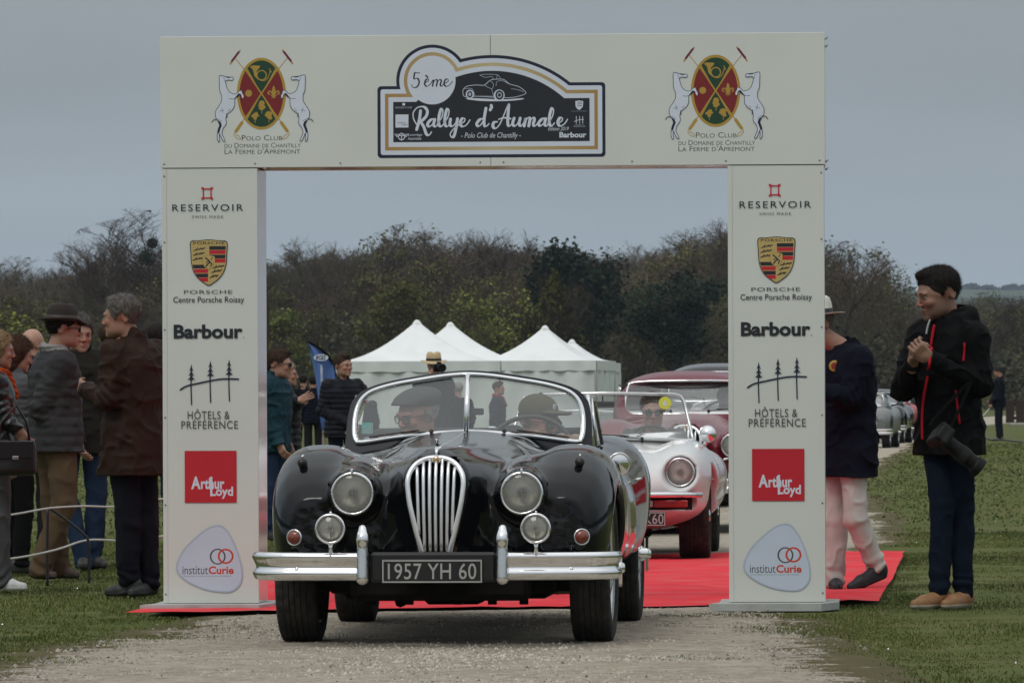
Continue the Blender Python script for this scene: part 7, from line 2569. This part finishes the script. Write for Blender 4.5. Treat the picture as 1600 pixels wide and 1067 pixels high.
# thicket that closes the wood below the crowns
def thicket():
    def f(n, g):
        X0 = g.uniform(-80, 1680, n)
        Z = g.uniform(490, 700, n)
        ty = np.interp(X0, TOPX + [1500, 1560, 1680], TOPY + [505, 500, 490])
        hmax = (622 - ty) / F_PX * 560 + 1.1
        z = hmax * (0.56 * g.random(n) ** 0.9) * (.75 + .3 * g.random(n))
        X = (X0 - 800) / F_PX * Z
        return np.stack([X, Z, z], 1)
    v, fa, _ = cards(150000, f, .20, 77, [(.03, .03, .02)])
    P = v.reshape(-1, 4, 3).mean(1).astype(np.float32)
    k = vnoise(P, (.09, .02, .12), 78); k2 = vnoise(P, (.25, .05, .25), 79)
    A = np.array([(.040, .036, .021)]); B = np.array([(.024, .032, .016)]); C = np.array([(.070, .068, .024)])
    c = np.where((k > .1)[:, None], B, A); c = np.where((k2 > .42)[:, None], C, c)
    c = c * (.7 + .6 * np.random.default_rng(4).random((len(c), 1)))
    o = link_mesh('thicket', mesh_np('thicket', v, fa, m_leaf, False, col=np.repeat(c, 4, 0))); o['kind'] = 'stuff'
thicket()

# ------------------------------------------------------------------ far hills
def ridge(name, Z, prof, depth, m, bump=1.0, seed=1):
    xs = np.linspace(prof[0][0], prof[-1][0], 260)
    top = np.interp(xs, [p[0] for p in prof], [p[1] for p in prof])
    rows = []
    for t in np.linspace(0, 1, 14):
        zz = Z - depth * (1 - t)
        X = (xs - 800) / F_PX * Z
        hh = (622 - top) / F_PX * Z
        n = vnoise(np.stack([X * 0 + X, 0 * X + zz, 0 * X], 1).astype(np.float32), .012, seed) * bump
        rows.append(np.stack([X, np.full_like(X, zz), -2 + (hh + n) * math.sin(t * PI / 2) ** 1.2], 1))
    v = np.concatenate(rows); nx = len(xs)
    i = np.arange(13)[:, None] * nx + np.arange(nx - 1)[None]
    q = np.stack([i, i + 1, i + nx + 1, i + nx], -1).reshape(-1, 4)
    o = link_mesh(name, mesh_np(name, v, q, m, True)); o['kind'] = 'structure'
m_hillw = ground_mat('hill_wood', [(.030, .038, .022), (.045, .050, .030), (.022, .030, .018)], [None, (.012, .45, .6, .8), (.05, .5, .65, .7)], bump=.0)
m_hillf = ground_mat('hill_field', [(.060, .085, .035), (.15, .14, .08), (.040, .060, .025)], [None, (.0016, .52, .60, .9), (.004, .55, .62, .8)], bump=.0)
ridge('wooded_hill', 2600, [(1280, 500), (1380, 482), (1430, 478), (1500, 480), (1560, 474), (1640, 476)], 700, m_hillw, 6, 2)
ridge('wooded_hill', 4600, [(1250, 480), (1380, 462), (1440, 460), (1500, 464), (1570, 462), (1680, 468)], 900, m_hillw, 8, 3)
ridge('far_hill', 6500, [(1250, 468), (1380, 458), (1430, 459), (1480, 455), (1520, 452), (1600, 450), (1700, 448)], 1500, m_hillf, 6, 4)
def ridge_trees():
    def f(n, g):
        cl = g.integers(0, 5, n)
        cx = np.array([1421, 1516, 1540, 1578, 1600])[cl]; w = np.array([3, 14, 12, 12, 18])[cl]; hh = np.array([5, 11, 8, 9, 9])[cl]
        X0 = cx + g.normal(size=n) * w * .5
        z = (622 - 456 + np.abs(g.random(n)) * hh * np.exp(-((X0 - cx) / w) ** 2)) / F_PX * 6480
        return np.stack([(X0 - 800) / F_PX * 6480, 6480 + g.uniform(-60, 60, n), z], 1)
    v, fa, c = cards(5000, f, 1.6, 9, DK)
    o = link_mesh('far_wood', mesh_np('far_wood', v, fa, m_leaf, False, col=c)); o['kind'] = 'stuff'
ridge_trees()

# the meadow is ringed by woods on the sides the camera does not look at
def ring_wood():
    def f(n, g):
        az = g.uniform(math.radians(9), math.radians(351), n)
        P0 = np.stack([np.cos(az) * 9, np.sin(az) * 9, 0 * az], 1).astype(np.float32)
        h = 11 + 4 * vnoise(P0, 1.2, 81)
        r = g.uniform(250, 300, n)
        z = h * g.random(n) ** .9
        return np.stack([r * np.sin(az), 30 + r * np.cos(az), z], 1)
    v, fa, c = cards(60000, f, 1.0, 83, [(.042, .036, .024), (.030, .036, .018), (.060, .058, .024)])
    o = link_mesh('surrounding_wood', mesh_np('surrounding_wood', v, fa, m_leaf, False, col=c)); o['kind'] = 'stuff'
ring_wood()

# ------------------------------------------------------------------ tents
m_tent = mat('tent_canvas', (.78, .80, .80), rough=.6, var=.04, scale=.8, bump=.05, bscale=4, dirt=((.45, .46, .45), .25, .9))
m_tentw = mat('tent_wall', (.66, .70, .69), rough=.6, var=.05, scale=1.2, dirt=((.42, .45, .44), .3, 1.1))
m_pole = mat('tent_pole', (.45, .46, .46), rough=.4, metal=.4)
def tent(px, Z, half, eave, peak, rot, label, zb=-.1):
    o = thing('tent', label, 'tent', (at(px, Z), Z, zb), rot, 'white pointed tents behind the cars')
    n = 22
    def roof_z(r):      # r 0 at peak .. 1 at eave
        return eave + (peak - eave) * (1 - r) ** 1.82
    vs, fs = [], []
    M = 2 * n + 1
    for i in range(M):
        for k in range(M):
            x = (i - n) / n; y = (k - n) / n
            r = max(abs(x), abs(y)) * .72 + math.hypot(x, y) * .28 / (1 + .414 * min(abs(x), abs(y)) / max(abs(x), abs(y), 1e-6))
            r = min(r, 1)
            wr = .012 * math.sin(13 * math.atan2(y, x)) * r * (1 - r) * 4
            vs.append((x * half, y * half, roof_z(r) + wr))
    for i in range(M - 1):
        for k in range(M - 1):
            a = i * M + k; fs.append((a, a + 1, a + M + 1, a + M))
    MB().add(vs, fs).build('roof', m_tent, o, smooth=True)
    g = random.Random(px)
    for s in range(4):
        an = s * PI / 2; ca, sa = math.cos(an), math.sin(an)
        def R(x, y): return (x * ca - y * sa, x * sa + y * ca)
        v = MB(); cols = 40
        vv, ff = [], []
        for c in range(cols + 1):
            x = -half + 2 * half * c / cols
            for t, z in ((0, eave + .0), (.5, eave - .15), (1, eave - .30)):
                y = -half - .015 - .012 * t * math.sin(c * .9 + s) - .006
                vv.append((*R(x, y), z - .012 * t * math.cos(c * .9)))
        for c in range(cols):
            for t in range(2):
                a = c * 3 + t; ff.append((a, a + 3, a + 4, a + 1))
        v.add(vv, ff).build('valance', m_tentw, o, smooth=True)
        w = MB(); vv, ff = [], []; rows = 12
        ph = g.random() * 6
        for c in range(cols + 1):
            x = -half + 2 * half * c / cols
            for t in range(rows + 1):
                tt = t / rows
                fold = .05 * math.sin(c * .55 + ph + tt * 1.7) * math.sin(PI * min(1, tt * 1.2)) + .035 * math.sin(c * 1.3 - tt * 4 + ph * 2) * (1 - .4 * tt)
                vv.append((*R(x, -half + .03 + fold), (eave - .05) * (1 - tt) + .02))
        for c in range(cols):
            for t in range(rows):
                a = c * (rows + 1) + t; ff.append((a, a + rows + 1, a + rows + 2, a + 1))
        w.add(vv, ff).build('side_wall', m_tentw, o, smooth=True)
        p = MB(); x, y = R(-half + .02, -half + .02); p.tube([(x, y, 0), (x, y, eave)], .035, 6); p.build('pole', m_pole, o)
    c = MB(); c.lathe([(.0001, peak + .012), (.05, peak + .002), (.09, peak - .04), (.13, peak - .10)], (0, 0, 0), 'z', 16); c.build('peak_cap', m_tent, o, smooth=True)
    return o
tent(652, 182, 2.28, 2.24, 3.42, .04, 'white tent with the leftmost and tallest peak behind the photographer in the straw hat')
tent(704, 196, 2.35, 2.30, 3.52, .04, 'white tent whose peak shows just right of the leftmost peak')
tent(852, 192, 1.84, 2.30, 3.36, -.17, 'white tent with the single tall peak at the right end of the row')
tent(894, 212, 1.40, 2.34, 3.12, -.17, 'white tent mostly hidden, its low peak right of the tall right peak')

# ------------------------------------------------------------------ feather banner, poles, rope barrier
def banner():
    Z = 84.0
    o = thing('feather_banner', 'blue feather banner with white oval standing left of the tents', 'banner', (at(500, Z), Z, gz1(at(500, Z), Z)))
    zb = o.location.z
    def L(px, py): return (at(px, Z) - o.location.x, zat(py, Z) - zb)
    right = catmull([L(481, 534), L(492, 538), L(507, 549), L(518, 563), L(523, 580), L(525, 605), L(526, 640), L(527, 670)], 5)
    left = catmull([L(481, 534), L(487, 560), L(493, 590), L(497, 620), L(500, 650), L(503, 672)], 5)
    nn = 30
    ta = np.linspace(0, 1, nn)
    R_ = np.array(right); L_ = np.array(left)
    def samp(A, t):
        i = t * (len(A) - 1); k = int(min(i, len(A) - 2)); return A[k] + (A[k + 1] - A[k]) * (i - k)
    vs, fs = [], []
    cols = 8
    for t in ta:
        a, b = samp(L_, t), samp(R_, t)
        for c in range(cols + 1):
            q = a + (b - a) * c / cols
            vs.append((q[0], .04 * math.sin(c * .9 + t * 6), q[1]))
    for i in range(nn - 1):
        for c in range(cols):
            k = i * (cols + 1) + c; fs.append((k, k + 1, k + cols + 2, k + cols + 1))
    cl = MB().add(vs, fs).build('banner_cloth', mat('banner_blue', (.075, .145, .36), rough=.7, var=.1, scale=2), o, smooth=True)
    p = MB(); p.tube([(x, -.0, z) for x, z in right] + [(right[-1][0], 0, 0)], .020, 6); p.build('pole', c_black, o, smooth=True)
    pr = Print(lambda a, b: L(a, b), y0=-.055)
    pr.ell(502, 557.5, 11.5, 5.2, I_WHITE, 24); pr.ell(502, 557.5, 10.2, 4.2, I_LBLUE, 24)
    pr.text('ecaz', 494, 554, 510, 561, I_NAVY, bold=.02, shear=.2)
    # seen from behind: the web address runs mirrored up the cloth
    q = Print(lambda a, b: L(499 + (b - 0) * .12 + 4, 568 + a), y0=-.055)
    q.text('www.ace-auto.com', 0, -16, 66, 14, I_WHITE, bold=.02)
    pr.build('banner_logo', o); q.build('banner_lettering', o)
banner()
mb = MB(); Z = 60.0
mb.tube([(at(417.5, Z), Z, -.1), (at(417.5, Z), Z, zat(478, Z))], .016, 6)
mb.tube([(at(417.5, Z), Z - .0, zat(520, Z)), (at(417.5, Z), Z, zat(478, Z))], .022, 6)
tag(mb.build('pole', mat('rust_pole', (.022, .014, .011), rough=.6)), 'thin dark pole standing right beside the left pillar', 'pole')

m_rope = mat('barrier_tape', (.48, .48, .45), rough=.7, var=.1)
m_iron = mat('black_iron', (.012, .012, .012), rough=.5, var=.2)
def bar_thing(name, label, path, r, m, cat, Zs):
    mb = MB(); pts = [(at(p[0], z), z, zat(p[1], z)) for p, z in zip(path, Zs)]
    pts = [tuple(p) for p in catmull(pts, 5)]
    mb.tube(pts, r, 6)
    return tag(mb.build(name, m, smooth=True), label, cat)
bar_thing('barrier_stake', 'bent black iron stake of the rope barrier nearest the khaki trousers', [(73, 912), (73, 850), (74, 792)], .009, m_iron, 'stake', [37.6] * 3)
bar_thing('barrier_stake', 'slanting black iron stake whose arm runs down from the first one', [(76, 790), (104, 810), (128, 830), (137, 842), (138, 875), (138, 908)], .009, m_iron, 'stake', [37.6] * 6)
bar_thing('barrier_stake', 'black iron stake of the rope barrier close to the left pillar', [(243, 880), (243, 830), (244, 780)], .009, m_iron, 'stake', [38.5] * 3)
bar_thing('upper_rope', 'white upper rope of the barrier along the crowd', [(-20, 806), (30, 799), (76, 791), (130, 788), (180, 789), (225, 781), (262, 776)], .0065, m_rope, 'rope', [37.2, 37.3, 37.5, 37.8, 38.1, 38.4, 38.6])
bar_thing('lower_rope', 'white lower rope of the barrier running past the trouser legs', [(-20, 874), (40, 866), (90, 855), (136, 841), (190, 842), (240, 837), (262, 834)], .007, m_rope, 'rope', [37.2, 37.3, 37.5, 37.7, 38.1, 38.4, 38.6])

# ------------------------------------------------------------------ right edge: fence on its slab, hose, tape
def plank_fence():
    Z = 176.0
    o = thing('wooden_fence', 'brown board fence on a pale plinth at the right edge', 'fence', (at(1600, Z), Z, 0))
    m = mat('fence_wood', (.028, .018, .013), rough=.8, var=.3, scale=3, stretch=(1, 1, .2))
    for k, px in enumerate(range(1578, 1680, 16)):
        mb = MB(); mb.box((at(px, Z) - at(1600, Z), 0, (zat(628, Z) + zat(664, Z)) / 2), (.115, .02, (zat(628, Z) - zat(664, Z)) / 2), bev=.006); mb.build('board', m, o)
    for z in (zat(634, Z), zat(656, Z)):
        mb = MB(); mb.box((.55, .045, z), (.98, .022, .04)); mb.build('rail', m, o)
    mb = MB(); mb.box((.75, -.1, zat(664.5, Z) - .03), (1.15, .45, .03), bev=.01); mb.build('plinth', mat('plinth', (.30, .28, .25), rough=.8), o)
    mb = MB(); mb.box((.95, -.1, (zat(668, Z)) / 2 - .05), (.9, .40, zat(668, Z) / 2 + .02)); mb.build('brick_base', mat('red_brick_base', (.10, .028, .018), rough=.9, var=.3, scale=4), o)
plank_fence()
bar_thing('garden_hose', 'black hose lying on the grass at the feet of the man by the fence', [(1535, 684), (1550, 690), (1566, 690), (1585, 692), (1612, 696)], .022, m_iron, 'hose', [10920 / 66., 10920 / 69., 10920 / 69., 10920 / 71., 10920 / 74.])
bar_thing('white_tape', 'white tape held by the man in the woolly hat near the fence', [(1546, 641), (1542, 646), (1536, 652), (1520, 657)], .020, m_rope, 'tape', [159.5] * 4)
bar_thing('guy_rope', 'thin white cord stretched over the grass towards the fence', [(1500, 668), (1540, 666), (1575, 664), (1610, 664)], .010, m_rope, 'cord', [168] * 4)

# ------------------------------------------------------------------ air
def haze():
    mb = MB(); mb.box((0, 4490, 105), (4200, 4500, 109))
    m = bpy.data.materials.new('haze'); m.use_nodes = True
    n, l = m.node_tree.nodes, m.node_tree.links
    n.clear(); out = n.new('ShaderNodeOutputMaterial'); pv = n.new('ShaderNodeVolumePrincipled')
    pv.inputs['Color'].default_value = (.60, .72, .88, 1); pv.inputs['Density'].default_value = 0.8e-4; pv.inputs['Anisotropy'].default_value = 0.0
    l.new(pv.outputs[0], out.inputs['Volume'])
    o = mb.build('haze', m); o['kind'] = 'stuff'
haze()
